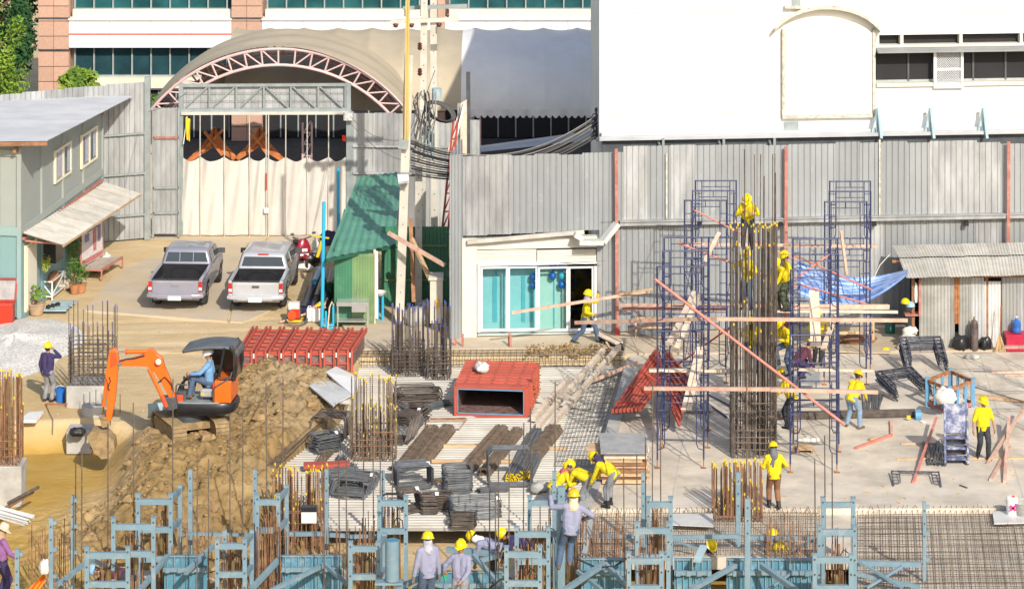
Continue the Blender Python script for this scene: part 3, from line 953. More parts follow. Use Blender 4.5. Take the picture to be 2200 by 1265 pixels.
for y0, y1 in ((29.5, 31), (246, 247.4)):
 for (x0, x1) in ((1292, 1662), (1894, 2230)) if y0 < 100 else ((1292, 1678), (1896, 2230)):
  wbox(x0, x1, y0, y1, .012, -.002, 'trim_old', 'joint')
# gutter beam along the foot of the white wall with raking brackets on it
gb = wbox(1284, 2240, 290, 297, .5, -.3, 'galv_roof', 'gutter')
wbox(1290, 2240, 284, 289.5, .3, 0, 'galv_roof', 'flashing', part=gb)
for px in (1885, 1998, 2112):
 mb = MB()
 p = WP(px, 288, 1.22)
 t = WP(px, 232, .9)
 mb.bar(WP(px, 232, .35), WP(px, 290, .35), .10)
 mb.bar(WP(px + 1, 232, .38), WP(px + 8, 298, .6), .09)
 mb.bar(WP(px - 1, 234, .34), WP(px - 12, 288, .36), .05)
 mb.build('bracket', 'bracket_blue', wb)
for px in (1555, 1664, 1425):
 mb = MB()
 mb.bar(WP(px, 297, .5), WP(px, 334, .5), .08)
 mb.bar(WP(px, 332, .5), WP(px - 12, 300, .3), .06)
 mb.build('bracket', 'grey_steel', wb)
wbox(1292, 2240, 297, 330, .25, -.2, 'dark_steel', 'gutter_gap_dark')  # dark strip standing in for the shadowed gap under the gutter
# the tall corrugated sheet fence
F0 = G(1330, 718)
def FP(px, py, out=0.0):
 return on_plane(px, py, F0 - NV * out, U)
ftop = lambda px: float(np.interp(px, [960, 1285, 1300, 1325, 1326, 1670, 1900, 2069, 2070, 2260], [334, 330, 320, 315, 312, 309, 305, 303, 308, 306]))
fence = thing('sheet_fence', 'tall grey corrugated sheet fence behind the scaffolding', 'fence', F0)
sheet_me = corr(0.76, 1.0, 0.19, 0.035).mesh('sheet', 'galv')
sheet_me2 = corr(0.76, 1.0, 0.19, 0.03).mesh('sheet', 'galv_old')
def fence_run(parent, p_start, udir, length, z0f, z1f, jit=.012):
 x = 0.0
 ang = math.atan2(udir.y, udir.x)
 while x < length - .05:
  w = min(.76, length - x)
  b = p_start + udir * x
  z0, z1 = z0f(x), z1f(x) + random.uniform(-.035, .035)
  o = inst(sheet_me if random.random() < .8 else sheet_me2, 'sheet', parent, b + Vector((0, 0, z0)) + Vector((-udir.y, udir.x, 0)) * random.uniform(-jit, jit) - parent.location, (random.uniform(-.004, .004), random.uniform(-.003, .003), ang + random.uniform(-.025, .025)), (w / .76, 1, z1 - z0))
  x += .74
def px_of(p):
 return CX + F * p.x / p.y
def top_z(p, py):
 return H - (py - YH) * p.y / F
A0 = FP(1288, 718)
A0.z = 0
LEN = 17.0
mid_z = 3.55
def fz(x):
 p = A0 + U * x
 return top_z(p, ftop(px_of(p)))
fence_run(fence, A0 - NV * .0, U, LEN, lambda x: .10, lambda x: mid_z + .02)
fence_run(fence, A0 - NV * .05, U, LEN, lambda x: mid_z - .06, fz)
# drain channel along the lap of the two rows of sheets
mb = MB()
a, b = FP(1331, 480, .16), FP(2240, 462, .16)
mb.bar(a, b, .2, .13)
mb.bar(a + Z * .07 - NV * .02, b + Z * .07 - NV * .02, .26, .03)
ch = mb.build('drain_channel', 'galv_old', fence)
for px in (1502, 1677, 1878, 2076):
 p = FP(px, 478, .2)
 sub(MB().bar(p - Z * .1, p + Z * .04, .13, .16), 'clip', 'black_plastic', ch)
for px, y0, y1, tilt in ((1326, 320, 748, 2), (1688, 315, 730, -1), (2165, 305, 726, -2)):
 p = FP(px, y1, .28)
 q = FP(px - tilt, y0, .28)
 p.z = 0
 po = MB().bar(p, q, .10).build('post', 'red_oxide', fence)
 sub(MB().bar(p - NV * .01, p + Z * .3 - NV * .01, .16, .16), 'foot', 'red_steel', po)
p = FP(1326, 600, .30)
sub(MB().bar(p - Z * .9, p + Z * .35, .125, .125), 'worn_paint', 'wood_pale', fence.children[-1] if False else po) if False else None
for px, y0, y1 in ((1432, 330, 470), (1890, 300, 462)):
 MB().bar(FP(px, y1, .09), FP(px, y0, .09), .05, .05).build('batten', 'trim_old', fence)
# ------------------------------------------------------------------ shop front
shop = thing('shop_front', 'small shop front with sliding glass doors and sheet cladding above', 'shop', FP(1140, 720))
cl = thing('cladding', None, None)
C.objects.unlink(cl)
bpy.data.objects.remove(cl)
S0 = FP(994, 720, .10)
S0.z = 0
x1 = (FP(1290, 720, .1) - S0).dot(U)
fence_run(shop, S0 - NV * .03, U, x1, lambda x: top_z(S0 + U * x, float(np.interp(px_of(S0 + U * x), [994, 1257, 1258, 1290], [506, 494, 512, 512]))), lambda x: top_z(S0 + U * x, ftop(px_of(S0 + U * x))))
# corner cladding, left: a narrow face and a return
for k, (pa, pb) in enumerate((((966, 735), (994, 735)),)):
 a = FP(966, 735, .35)
 a.z = 0
 b = S0 - NV * .0
 d = (b - a)
 d.z = 0
 ang = math.atan2(d.y, d.x)
 o = inst(sheet_me, 'corner_sheet', shop, a + Z * .02 - shop.location, (0, 0, ang), (d.length / .76, 1, top_z(a, 336)))
 ret = Vector((.35, 3.0, 0)).normalized()
 me2 = inst(sheet_me, 'corner_sheet', shop, a + ret * 3.0 + Z * .02 - shop.location, (0, 0, math.atan2(-ret.y, -ret.x)), (3.0 / .76, 1, top_z(a, 336)))
rotU = Matrix.Rotation(R(TH), 3, 'Z')
def sbox(px0, px1, py0, py1, d0, d1, m, name, part=None, smooth=False):
 a, b = FP(px0, py1, .10), FP(px1, py0, .10)
 l = (Vector((b.x, b.y, 0)) - Vector((a.x, a.y, 0))).length
 c = (a + b) / 2 + NV * (d0 + d1) / 2
 mb = MB().box(c, (l, d1 - d0, b.z - a.z), rotU)
 return mb.build(name, m, shop, smooth) if part is None else sub(mb, name, m, part, smooth)
sbox(992, 1024, 512, 735, -.02, .3, 'cream_wall', 'pier')
sbox(1283, 1292, 512, 722, .03, .35, 'galv_old', 'pier')
sbox(1024, 1283, 508, 537, .04, .3, 'cream_wall', 'lintel')
for a, b in ((1025, 1153), (1155, 1282)):
 rs = sbox(a, b, 537, 571 if a < 1100 else 566, .10, .2, 'cream_wall', 'roller_shutter')
 for k in range(6):
  sbox(a + 1, b - 1, 539 + k * 5.2, 541.6 + k * 5.2, .07, .12, 'cream_wall', 'slat', rs)
# crooked board and drooping gutter above
MB().bar(FP(1004, 520, .25), FP(1255, 498, .25), .1, .12).build('fascia', 'zinc_pale', shop)
mb = MB()
mb.bar(FP(1234, 503, .45), FP(1252, 512, .45), .35, .14)
mb.bar(FP(1244, 520, .48), FP(1296, 520, .48), .35, .14)
mb.bar(FP(1294, 520, .46), FP(1326, 480, .30), .3, .14)
mb.build('gutter', 'pale_sheet', shop)
# door frame and panes
fr = sbox(1026, 1282, 562, 572, .0, .14, 'aluminium', 'door_frame')
sbox(1026, 1282, 714, 721, .0, .14, 'aluminium', 'rail', fr)
for a, b in ((1026, 1032), (1277, 1282)):
 sbox(a, b, 572, 714, .0, .14, 'aluminium', 'jamb', fr)
for i, (a, b) in enumerate(((1033, 1091), (1092, 1155), (1156, 1221), (1222, 1276))):
 dr = sbox(a, b, 573, 578, .02 + .05 * (i % 2), .06 + .05 * (i % 2), 'aluminium', 'door')
 d0, d1 = .02 + .05 * (i % 2), .06 + .05 * (i % 2)
 sbox(a, b, 706, 713, d0, d1, 'aluminium', 'rail', dr)
 sbox(a, a + 4, 578, 706, d0, d1, 'aluminium', 'stile', dr)
 sbox(b - 4, b, 578, 706, d0, d1, 'aluminium', 'stile', dr)
 sbox(a + 4, b - 4, 578, 706, d0 + .015, d1 - .015, 'clear_glass' if i < 3 else 'tinted_glass', 'pane', dr)
# room behind: cyan boards seen through the glass
sbox(1020, 1160, 560, 722, .56, .6, 'curtain_cyan', 'inner_partition')
sbox(1158, 1222, 560, 722, .52, .55, 'curtain_pale', 'inner_partition')
ip = sbox(1066, 1071, 590, 601, .53, .56, 'curtain_deep', 'inner_partition')
for a, b in ((1062, 1071), (1124, 1132), (1141, 1147)):
 sbox(a, b, 601, 700, .53, .56, 'curtain_deep', 'strip', ip)
sbox(1192, 1195, 575, 712, .5, .52, 'curtain_deep', 'strip', ip)
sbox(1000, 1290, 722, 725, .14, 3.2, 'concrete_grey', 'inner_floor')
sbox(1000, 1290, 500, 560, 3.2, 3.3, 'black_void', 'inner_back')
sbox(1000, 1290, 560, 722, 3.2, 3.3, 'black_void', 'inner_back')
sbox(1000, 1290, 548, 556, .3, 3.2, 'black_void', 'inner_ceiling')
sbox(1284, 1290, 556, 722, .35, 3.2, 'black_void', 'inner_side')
for k, (px, py, c) in enumerate(((1191, 578, 'balloon_blue'), (1210, 577, 'balloon_blue'), (1190, 598, 'balloon_blue'), (1210, 598, 'balloon_cyan'), (1209, 617, 'balloon_blue'), (1148, 600, 'balloon_blue'), (1149, 618, 'balloon_blue'))):
 p = FP(px, py, .1) + NV * .34
 o = MB().ell(p, (.115, .115, .125), 12, 9).build('balloon', c, smooth=True)
 tag(o, ['round blue balloon at the top of the shop door, beside the shutter end', 'round blue balloon at the top right of the third door pane', 'dark blue balloon in the middle of the third door pane',
   'pale cyan balloon in the third door pane', 'lowest blue balloon in the third door pane', 'blue balloon at the upper right of the second door pane', 'blue balloon at the lower right of the second door pane'][k], 'balloon', 'balloons behind the shop doors')
# ================================================================== OFFICE BUILDING (far left and middle)
YB = 130.0
ob = thing('office_building', 'office building with pink granite columns and bands of dark windows', 'building', P(600, 190, YB) * 1.0)
ob.location.z = 0
def bx(px0, px1, py0, py1, d0, d1, m, name, part=None, parent=None):
 a, b = P(px0, py1, YB), P(px1, py0, YB)
 mb = MB().bb(a.x, b.x, YB + d0, YB + d1, a.z, b.z)
 if part is not None:
  return sub(mb, name, m, part)
 return mb.build(name, m, parent or ob)
gz = lambda z: YH + F * (H - z) / YB          # photo row of a height on the facade
TOPZ = 11.0
core = bx(86, 1700, gz(TOPZ), gz(0), .9, 6.0, 'band_cream', 'wall')
bays = ((148, 497), (563, 924), (956, 1320), (1380, 1700))
for i, (c0, c1) in enumerate(((82, 148), (497, 563), (924, 956), (1320, 1380))):
 co = bx(c0, c1, gz(TOPZ), gz(0), .25, .9, 'granite', 'column')
 rows = np.arange(0, TOPZ, .62)
 for z in rows:
  y1, y0 = gz(z + .01), gz(min(TOPZ, z + .61))
  if y0 > 200 and i < 1 or y1 < -60:
   continue
  nn = 2
  for k in range(nn):
   w = (c1 - c0) / nn
   bx(c0 + w * k + .4, c0 + w * (k + 1) - .4, y0 + .5, y1, .02, .25, 'granite', 'stone_slab', co)
 for y in (38, 106):
  bx(c0 - .5, c1 + .5, y, y + 3, -.02, .2, 'dark_steel', 'groove', co)
for i, (b0, b1) in enumerate(bays):
 bd = bx(b0, b1, 44, 103, .0, .9, 'band_white', 'band')
 bx(b0 - 1, b1 + 1, 40, 44, -.08, .9, 'band_white', 'lip', bd)
 bx(b0, b1, 72.5, 75.5, -.012, .0, 'red_line', 'stripe', bd) if i == 0 else None
 for x in np.arange(b0 + 88, b1 - 20, 88):
  bx(x - .4, x + .4, 44, 103, -.01, .0, 'mullion', 'joint', bd)
 bx(b0 + 6, b1, 23, 40, .3, .9, 'band_cream', 'sill_band')
 for wy0, wy1, gm, nw in ((-70, 22, 'glass_teal', 41), (104, 166, 'glass_dark', 41)):
  wn = bx(b0 + 8, b1 - 2, wy1, wy1 + 3, .45, .9, 'mullion', 'window')
  k = 0
  x = b0 + 8
  while x < b1 - 3:
   e = min(x + nw, b1 - 2)
   bx(x + 3, e, wy0, wy1, .62, .72, gm, 'pane', wn)
   bx(x, x + 3, wy0, wy1, .48, .8, 'mullion', 'mullion', wn)
   x += nw
 bx(b0, b1, 169, 192, .2, .9, 'band_cream', 'sill_band')
 gw = bx(b0, b1, 192, 196, .3, .9, 'mullion', 'window')
 x = b0
 while x < b1 - 3:
  e = min(x + 38, b1)
  bx(x + 1.5, e - 1.5, 196, gz(.1), .55, .65, 'black_void', 'pane', gw)
  bx(e - 1.5, e + 1.5, 196, gz(.1), .5, .6, 'mullion', 'mullion', gw)
  x = e
# ================================================================== TENT: a barrel canopy in front, a long barrel behind
tent = thing('tarpaulin_shelter', 'tan barrel vaulted tarpaulin shelter behind the canvas gate', 'shelter', G(620, 500))
YA = 113.6
def arch_xz(px_c, half, py_s, py_a, n=34):
 s = YA / F
 cx, zs, za = (px_c - CX) * s, H - (py_s - YH) * s, H - (py_a - YH) * s
 hw, rise = half * s, za - zs
 rad = (hw * hw + rise * rise) / (2 * rise)
 cz = za - rad
 a0 = math.asin(hw / rad)
 return [(cx + rad * math.sin(-a0 + 2 * a0 * i / n), cz + rad * math.cos(-a0 + 2 * a0 * i / n)) for i in range(n + 1)]
outer = arch_xz(598, 275, 238, 105)
inner = arch_xz(598, 250, 258, 140)
def truss(Yt, m, name):
 t = None
 o3 = [(x, Yt, z) for x, z in outer]
 i3 = [(x, Yt, z) for x, z in inner]
 t = MB().path(o3, .06, 8).build(name, m, tent, True)
 sub(MB().path(i3, .055, 8), 'chord', m, t, True)
 k = 0
 for i in range(1, 34, 2):
  sub(MB().tube(o3[i], i3[i], .035, n=6), 'web', m, t)
  j = i - 2 if i <= 17 else i + 2
  if 0 <= j <= 34:
   sub(MB().tube(i3[i], o3[j], .03, n=6), 'web', m, t)
 return t
truss(YA, 'pink_steel', 'front_truss')
truss(YA + 2.4, 'pink_steel', 'rear_truss')
YV = 118.2
def vault(u, v):
 i = u * 34
 a = min(int(i), 33)
 t = i - a
 x = outer[a][0] * (1 - t) + outer[a + 1][0] * t
 z = outer[a][1] * (1 - t) + outer[a + 1][1] * t
 wr = .035 * math.sin(v * 16 + 2.0 * math.sin(u * 5)) * (0.3 + u)
 cx, cz = outer[17][0], outer[0][1] - 3
 d = Vector((x - cx, 0, z - cz)).normalized()
 Yv = YA - .12 + (YV - YA) * v
 return Vector((x, Yv, z + .08)) + d * (wr + .05 * math.sin(PI * v))
MB().grid(vault, 60, 26).build('vault_cover', 'tarp_tan', tent, 'all')
# long barrel: ribs every 1.3 m, the cloth bulging between
XE0, XE1 = (480 - CX) * 117 / F, (1282 - CX) * 118 / F
YE, YR = 117.2, 121.4
ZE, ZR = H - (238 - YH) * YE / F, H - (64 - YH) * YR / F
def long_v(u, v):
 x = XE0 + (XE1 - XE0) * u
 t = v * PI * .62
 ph = (x - XE0) / 1.32
 sag = .11 * abs(math.sin(PI * ph)) ** .8
 yy = YR - (YR - YE) * math.cos(t) if t < PI / 2 else YR - (YR - YE) * math.cos(t)
 zz = ZE + (ZR - ZE) * math.sin(t)
 d = Vector((0, -math.cos(t), math.sin(t)))
 return Vector((x, yy, zz)) - d * sag
US = ((992 - CX) * 119 / F - XE0) / (XE1 - XE0)  # cloth colour changes where the white building's shadow begins
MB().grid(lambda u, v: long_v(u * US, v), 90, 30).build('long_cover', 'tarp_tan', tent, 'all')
MB().grid(lambda u, v: long_v(US + (1 - US) * u, v), 110, 30).build('long_cover', 'tarp_shade_pale', tent, 'all')
# scalloped valance at the eaves
mb = MB()
xa2, xb2 = (1006 - CX) * YE / F, XE1
def val(u, v):
 x = xa2 + (xb2 - xa2) * u
 sc_ = abs(math.sin(PI * (x - xa2) / .24))
 drop = .55 + .1 * sc_
 return Vector((x, YE - .05 - .04 * math.sin(x * 9) * v, ZE + .05 - (drop - .1) * .45 * v - .07 * sc_ * v))
mb.grid(val, 180, 5)
mb.build('valance', 'tarp_shade_pale', tent, 'all')
# lattice columns under the eaves
for px in (1022, 348, 660):
 Yc = YE + .1 if px > 900 else YA + 1.2
 x = (px - CX) * Yc / F
 lc = MB().bb(x - .2, x - .13, Yc, Yc + .07, 0, 3.5).build('column', 'pink_steel', tent)
 sub(MB().bb(x + .13, x + .2, Yc, Yc + .07, 0, 3.5), 'post', 'pink_steel', lc)
 zz = .2
 f = 1
 while zz < 3.2:
  sub(MB().bar((x - .13 * f, Yc + .035, zz), (x + .13 * f, Yc + .035, zz + .42), .04), 'lacing', 'pink_steel', lc)
  sub(MB().bar((x - .13, Yc + .035, zz), (x + .13, Yc + .035, zz), .04), 'lacing', 'pink_steel', lc)
  zz += .42
# roof sheets and gable cloth inside, in the shade
MB().bb((430 - CX) * 118 / F, (780 - CX) * 118 / F, YV + .3, YV + .35, 4.3, 4.95).build('gable_cloth', 'tarp_tan', tent)
# pale parked awning below the eaves
mb = MB()
mb.prism([P(1030, 327, 114.5), P(1285, 300, 114.5), P(1285, 262, 115.6), P(1240, 290, 115.2), P(1030, 318, 114.8)], (0, .4, 0))
tag(mb.build('awning', 'galv_roof'), 'sloping pale awning below the tarpaulin eaves, half hidden by the fence', 'awning')
# carved wooden gables stored behind the gate
for k, (px, lab) in enumerate(((458, 'heap of carved orange timber gables behind the gate, nearer the yellow flag'), (556, 'heap of carved orange timber gables behind the middle of the gate'))):
 c = P(px, 336, 114.6)
 c.z = 2.2
 t = thing('timber_gable', lab, 'timber', Vector((c.x, c.y, 0)), group='carved gables behind the gate')
 for j in range(9):
  w = 1.05 - j * .10
  zc = 2.3 + j * .09
  MB().bar((c.x - w, c.y + .05 * j, zc - .25), (c.x, c.y + .05 * j, zc + .42 - .02 * j), .12, .10).build('rafter', 'wood_thai', t)
  MB().bar((c.x + w, c.y + .05 * j, zc - .25), (c.x, c.y + .05 * j, zc + .42 - .02 * j), .12, .10).build('rafter', 'wood_thai', t)
 MB().bar((c.x - .4, c.y - .08, 2.5), (c.x + .35, c.y - .08, 3.3), .13, .1).build('finial', 'wood_thai', t)
 MB().bar((c.x + .35, c.y - .12, 2.4), (c.x - .30, c.y - .12, 3.24), .13, .1).build('finial', 'wood_thai', t)
 MB().bb(c.x - 1.0, c.x + 1.0, c.y - .3, c.y + .8, 0, 1.92).build('plinth', 'wood_brown', t)
# ================================================================== GATE and the sheet fences beside it
YG = 112.2
gate = thing('canvas_gate', 'wide steel framed gate hung with cream canvas', 'gate', G(570, 508))
gx = lambda px: (px - CX) * YG / F
gzz = lambda py: H - (py - YH) * YG / F
def gbar(px0, py0, px1, py1, w, m, name, part=None, out=0.0):
 a, b = P(px0, py0, YG - out), P(px1, py1, YG - out)
 mb = MB().bar(a, b, w)
 return mb.build(name, m, gate) if part is None else sub(mb, name, m, part)
for px in (389, 749):
 MB().bar((gx(px), YG, 0), (gx(px), YG, gzz(180)), .16).build('post', 'grey_steel', gate)
MB().bar((gx(757), YG, 0), (gx(757), YG, gzz(240)), .10).build('post', 'grey_steel', gate)
gt = gbar(389, 184, 752, 182, .10, 'grey_steel', 'top_beam')
gbar(389, 237, 752, 236, .11, 'grey_steel', 'chord', gt)
for i, px in enumerate((450, 508, 567, 625, 684, 742)):
 gbar(px, 184, px, 236, .06, 'grey_steel', 'web', gt)
 a, b = (px - 55, px - 3)
 gbar(a if i >= 3 else b, 186, b if i >= 3 else a, 234, .05, 'grey_steel', 'web', gt)
for k in range(2):
 gbar(390, 200 + 17 * k, 750, 199 + 17 * k, .015, 'cable_grey', 'wire', gt)
# sheets behind the beam
sh2 = corr(gx(748) - gx(392), 1.0, .25, .02).mesh('sheet', 'galv_old')
inst(sh2, 'sheet', gate, (gx(392), YG + .12, gzz(237)) - gate.location if False else Vector((gx(392), YG + .12, gzz(237))) - gate.location, (0, 0, 0), (1, 1, gzz(184) - gzz(237)))
gbar(389, 244, 748, 243, .10, 'zinc_pale', 'rail', None, .1)
# canvas, hung in swags between the rods
rods = [391, 430, 482, 536, 572, 614, 660, 706, 743]
def canvas(u, v):
 px = 391 + (743 - 391) * u
 i = max(0, min(len(rods) - 2, sum(1 for r in rods if r <= px) - 1))
 t = (px - rods[i]) / (rods[i + 1] - rods[i])
 sw = math.sin(PI * t)
 py = 336 + 9 * sw * (1 - v) + (504 - 336) * v
 ww = rods[i + 1] - rods[i]
 y = YG - .06 - .10 * sw * (.4 + .6 * (1 - v)) + .05 * math.sin(t * 11 + v * 5 + i) * sw * (1 - .5 * v) + .03 * math.sin(7 * v + t * 4 + 2 * i)
 return Vector((gx(px), y, gzz(py)))
cv = MB().grid(canvas, 144, 24).build('canvas', 'canvas', gate, 'all')
MB().bb(gx(391), gx(743), YG - .02, YG + .02, .02, gzz(500)).build('bottom_flap', 'black_plastic', gate)
for i, px in enumerate(rods[1:-1] + [577]):
 gbar(px, 242, px, 515, .035, 'zinc_pale', 'rod', None, .13)
gbar(572, 372, 572, 408, .05, 'red_steel', 'latch', None, .16)
p = P(572, 452, YG - .18)
MB().box(p, (.16, .06, .18)).build('lock', 'aluminium', gate)
# lamp box on the post and bits
tag(MB().box(P(748, 250, YG - .25), (.32, .28, .26)).build('floodlight', 'pale_sheet'), 'pale floodlight box on the gate post beside the sheets', 'floodlight')
# yellow flag on a white stick
fl = thing('yellow_flag', 'yellow flag hanging on a white stick at the gate post', 'flag', P(398, 310, YG - .25))
MB().tube(P(394, 310, YG - .25), P(402, 250, YG - .25), .018, n=6).build('stick', 'white_plastic', fl)
def flagfn(u, v):
 return P(398 + 3 * v + 11 * u * (1 - .4 * v), 252 + 48 * v + 4 * u, YG - .28 - .06 * math.sin(6 * u + 3 * v))
MB().grid(flagfn, 8, 10).build('cloth', 'flag_yellow', fl, 'all')
tag(MB().grid(lambda u, v: P(735 + 8 * u, 290 + 12 * v + 2 * u, YG - .2 - .03 * math.sin(5 * u)), 4, 4).build('red_flag', 'red_box', smooth='all'), 'small red flag at the right end of the gate opening', 'flag')
# narrow sheet door left of the gate
nd = thing('sheet_door', 'narrow corrugated sheet door between the gate and the pink post', 'door', G(356, 513))
YD = 111.8
dx = lambda px: (px - CX) * YD / F
dz = lambda py: H - (py - YH) * YD / F
inst(corr(dx(383) - dx(330), 1.0, .16, .03).mesh('sheet', 'galv_old'), 'sheet', nd, Vector((dx(330), YD, .12)) - nd.location, (0, 0, 0), (1, 1, dz(232) - .12))
for a, b in (((329, 512), (329, 232)), ((384, 512), (384, 232)), ((329, 512), (384, 511)), ((329, 404), (384, 403)), ((329, 458), (384, 457)), ((329, 296), (384, 296))):
 MB().bar(P(*a, YD - .05), P(*b, YD - .05), .07).build('bar', 'red_oxide' if b[1] == 296 else 'grey_steel', nd)
pp = thing('pink_post', 'pink painted steel post left of the narrow sheet door', 'post', G(318, 514))
MB().bar(P(319, 514, YD + .1), P(319, 236, YD + .1), .2, .16).build('shaft', 'pink_steel', pp)
MB().bar(P(324, 470, YD + .02), P(324, 310, YD + .02), .08, .08).build('pipe', 'wood_pale', pp)
for y in (260, 330, 460, 490):
 MB().bar(P(313, y, YD), P(328, y, YD), .06, .05).build('bracket', 'red_oxide', pp)
# sheet fence to the right of the gate
fr2 = thing('right_gate_fence', None, None)
bpy.data.objects.remove(fr2)
fr2 = thing('sheet_fence', 'short stretch of patched sheet fence between the gate and the utility pole', 'fence', G(815, 508))
sheet_old = corr(.76, 1.0, .19, .03).mesh('sheet', 'galv_old')
x = gx(760)
while x < gx(985):
 inst(sheet_old, 'sheet', fr2, Vector((x, YG + random.uniform(-.02, .02), .05)) - fr2.location, (0, 0, random.uniform(-.01, .01)), (1, 1, (gzz(247) if x < gx(868) else gzz(262)) + random.uniform(-.03, .03)))
 x += .74
for y in (314, 372):
 MB().bar(P(758, y, YG - .08), P(985, y + 2, YG - .08), .07).build('rail', 'galv_old', fr2)
# dark green sheets deeper behind the shed
gf = thing('sheet_fence', 'low dark green sheet fence in the shade behind the utility poles', 'fence', G(900, 668))
Yq = 101.3
for k in range(6):
 xx = (820 - CX) * Yq / F + k * .36
 inst(corr(.36, 1.0, .12, .03).mesh('sheet', 'green_sheet') if k == 0 else gf.children[0].data, 'sheet', gf, Vector((xx, Yq, .05)) - gf.location, (0, 0, 0), (1, 1, 2.55))
for z in (.9, 2.0):
 MB().bar(((815 - CX) * Yq / F, Yq - .06, z), ((960 - CX) * Yq / F, Yq - .06, z), .05).build('rail', 'green_pale', gf)
# sheet fence behind the site office
lf = thing('sheet_fence', 'weathered grey sheet fence behind the site office', 'fence', G(300, 515))
A1 = G(316, 514)
ud = uv_dir(21)
for k in range(22):
 b = A1 - ud * (.74 * (k + 1))
 ht = top_z(A1, 178) - (0.02 * k)
 inst(sheet_old, 'sheet', lf, b + Z * .05 - lf.location, (random.uniform(-.005, .005), 0, R(21) + random.uniform(-.02, .02)), (1, 1, ht + random.uniform(-.05, .05)))
for z in (.9, 2.35, 3.75):
 MB().bar(A1 - ud * 16 + Z * z + Vector((.05, -.1, 0)), A1 + Z * z + Vector((0, -.1, 0)), .06).build('rail', 'grey_steel', lf)
MB().bar(A1 + Vector((.02, -.05, 0)), A1 + Vector((.02, -.05, top_z(A1, 165))), .2).build('post', 'grey_steel', lf)
# ================================================================== SITE OFFICE: two storeys of panels, silver roof, awning
QA, QB = G(43, 690), G(222, 541)
so_dir = (QB - QA).normalized()
so_len = (QB - QA).length
so_n = Vector((so_dir.y, -so_dir.x, 0))            # out of the long side, towards the yard
so = thing('site_office', 'two storey prefabricated site office with silver roof and awning', 'site office', QA)
end_dir = -so_n
def so_box(s0, s1, o0, o1, z0, z1, m, name, part=None):
 """block in the office's frame: s along the long side, o outward, z up"""
 rot = Matrix((so_dir, so_n, Z)).transposed()
 c = QA + so_dir * (s0 + s1) / 2 + so_n * (o0 + o1) / 2
 c.z = (z0 + z1) / 2
 mb = MB().box(c, (s1 - s0, o1 - o0, z1 - z0), rot)
 return mb.build(name, m, so) if part is None else sub(mb, name, m, part)
zf = 2.83
Zn, Zf = top_z(QA, 312), top_z(QB, 244)
so_box(0.04, so_len, -4.6, -.04, .12, zf, 'aqua', 'lower_storey')
up_ = so_box(0.04, so_len, -4.6, -.04, zf, 4.75, 'sage', 'upper_storey')
mb = MB()                                             # wedge under the roof
rot = Matrix((so_dir, so_n, Z)).transposed()
def sop(s, o, z):
 return QA + so_dir * s + so_n * o + Z * z
mb.prism([sop(.04, -.04, 4.75), sop(so_len, -.04, 4.75), sop(so_len, -.04, Zf - .02), sop(.04, -.04, Zn - .02)], -so_n * 4.5)
sub(mb, 'gable', 'sage', up_)
# long side panels and frame members
nb = 4
for s in range(nb + 1):
 t = so_len * s / nb
 so_box(max(0, t - .09), min(so_len + .02, t + .09), -.05, .02, zf, (Zn + (Zf - Zn) * t / so_len) - .05, 'sage_frame', 'mullion', up_)
 so_box(max(0, t - .07), min(so_len + .02, t + .07), -.05, .015, .12, zf - .12, 'teal_low', 'mullion', up_)
so_box(-.0, so_len, -.05, .03, zf - .14, zf + .06, 'sage_frame', 'band', up_)
so_box(.1, so_len, -.045, -.02, .12, zf - .14, 'teal_low', 'panel', up_)
so_box(-.03, .09, -.1, .04, .1, zf, 'aqua_frame', 'corner_post', up_)
so_box(-.03, .09, -.1, .04, zf, Zn - .1, 'sage_frame', 'corner_post', up_)
# end wall facing the camera
for o in (-.7, -1.9, -3.1, -4.5):
 so_box(-.02, .05, o - .06, o + .06, .12, zf - .15, 'aqua_frame', 'mullion', up_)
 so_box(-.02, .05, o - .06, o + .06, zf + .1, Zn - .35, 'sage_frame', 'mullion', up_)
so_box(-.03, .05, -4.6, -.1, zf - .15, zf + .12, 'aqua_frame', 'band', up_)
so_box(-.025, .05, -4.6, -.1, Zn - .35, Zn - .15, 'sage_frame', 'band', up_)
# skirting and steel base
so_box(-.02, so_len, -.06, .03, .0, .13, 'teal_low', 'base')
# windows upstairs
for (px0, px1, py0, py1) in ((117, 152, 318, 378), (174, 208, 285, 347)):
 a, b = on_plane(px0, (py0 + py1) / 2, QA, so_dir), on_plane(px1, (py0 + py1) / 2, QA, so_dir)
 s0, s1 = (a - QA).dot(so_dir), (b - QA).dot(so_dir)
 pa = on_plane((px0 + px1) / 2, py0, QA, so_dir).z
 pb = on_plane((px0 + px1) / 2, py1, QA, so_dir).z
 w = so_box(s0, s1, -.03, .04, pb - .08, pb, 'cream_frame', 'window')
 so_box(s0, s1, -.03, .05, pa, pa + .08, 'cream_frame', 'frame', w)
 so_box(s0, s0 + .12, -.03, .045, pb, pa, 'cream_frame', 'frame', w)
 so_box(s1 - .12, s1, -.03, .045, pb, pa, 'cream_frame', 'frame', w)
 mid = (s0 + s1) / 2
 so_box(mid - .07, mid + .07, -.03, .042, pb, pa, 'cream_frame', 'frame', w)
 so_box(s0 + .12, mid - .07, -.03, .015, pb, pa, 'glass_dark', 'pane', w)
 so_box(mid + .07, s1 - .12, -.03, .015, pb, pa, 'glass_dark', 'pane', w)
 so_box(s0 + .3, mid - .1, .015, .02, pb + .05, pa - .02, 'scarf_lilac', 'curtain', w)
 so_box(mid + .5, s1 - .14, .015, .02, pb + .05, pa - .02, 'scarf_lilac', 'curtain', w)
# door downstairs
dr = so_box(.55, 1.75, -.02, .04, .15, 2.25, 'cream_frame', 'door')
so_box(.65, 1.65, .035, .06, .25, 2.15, 'cream_wall', 'leaf', dr)
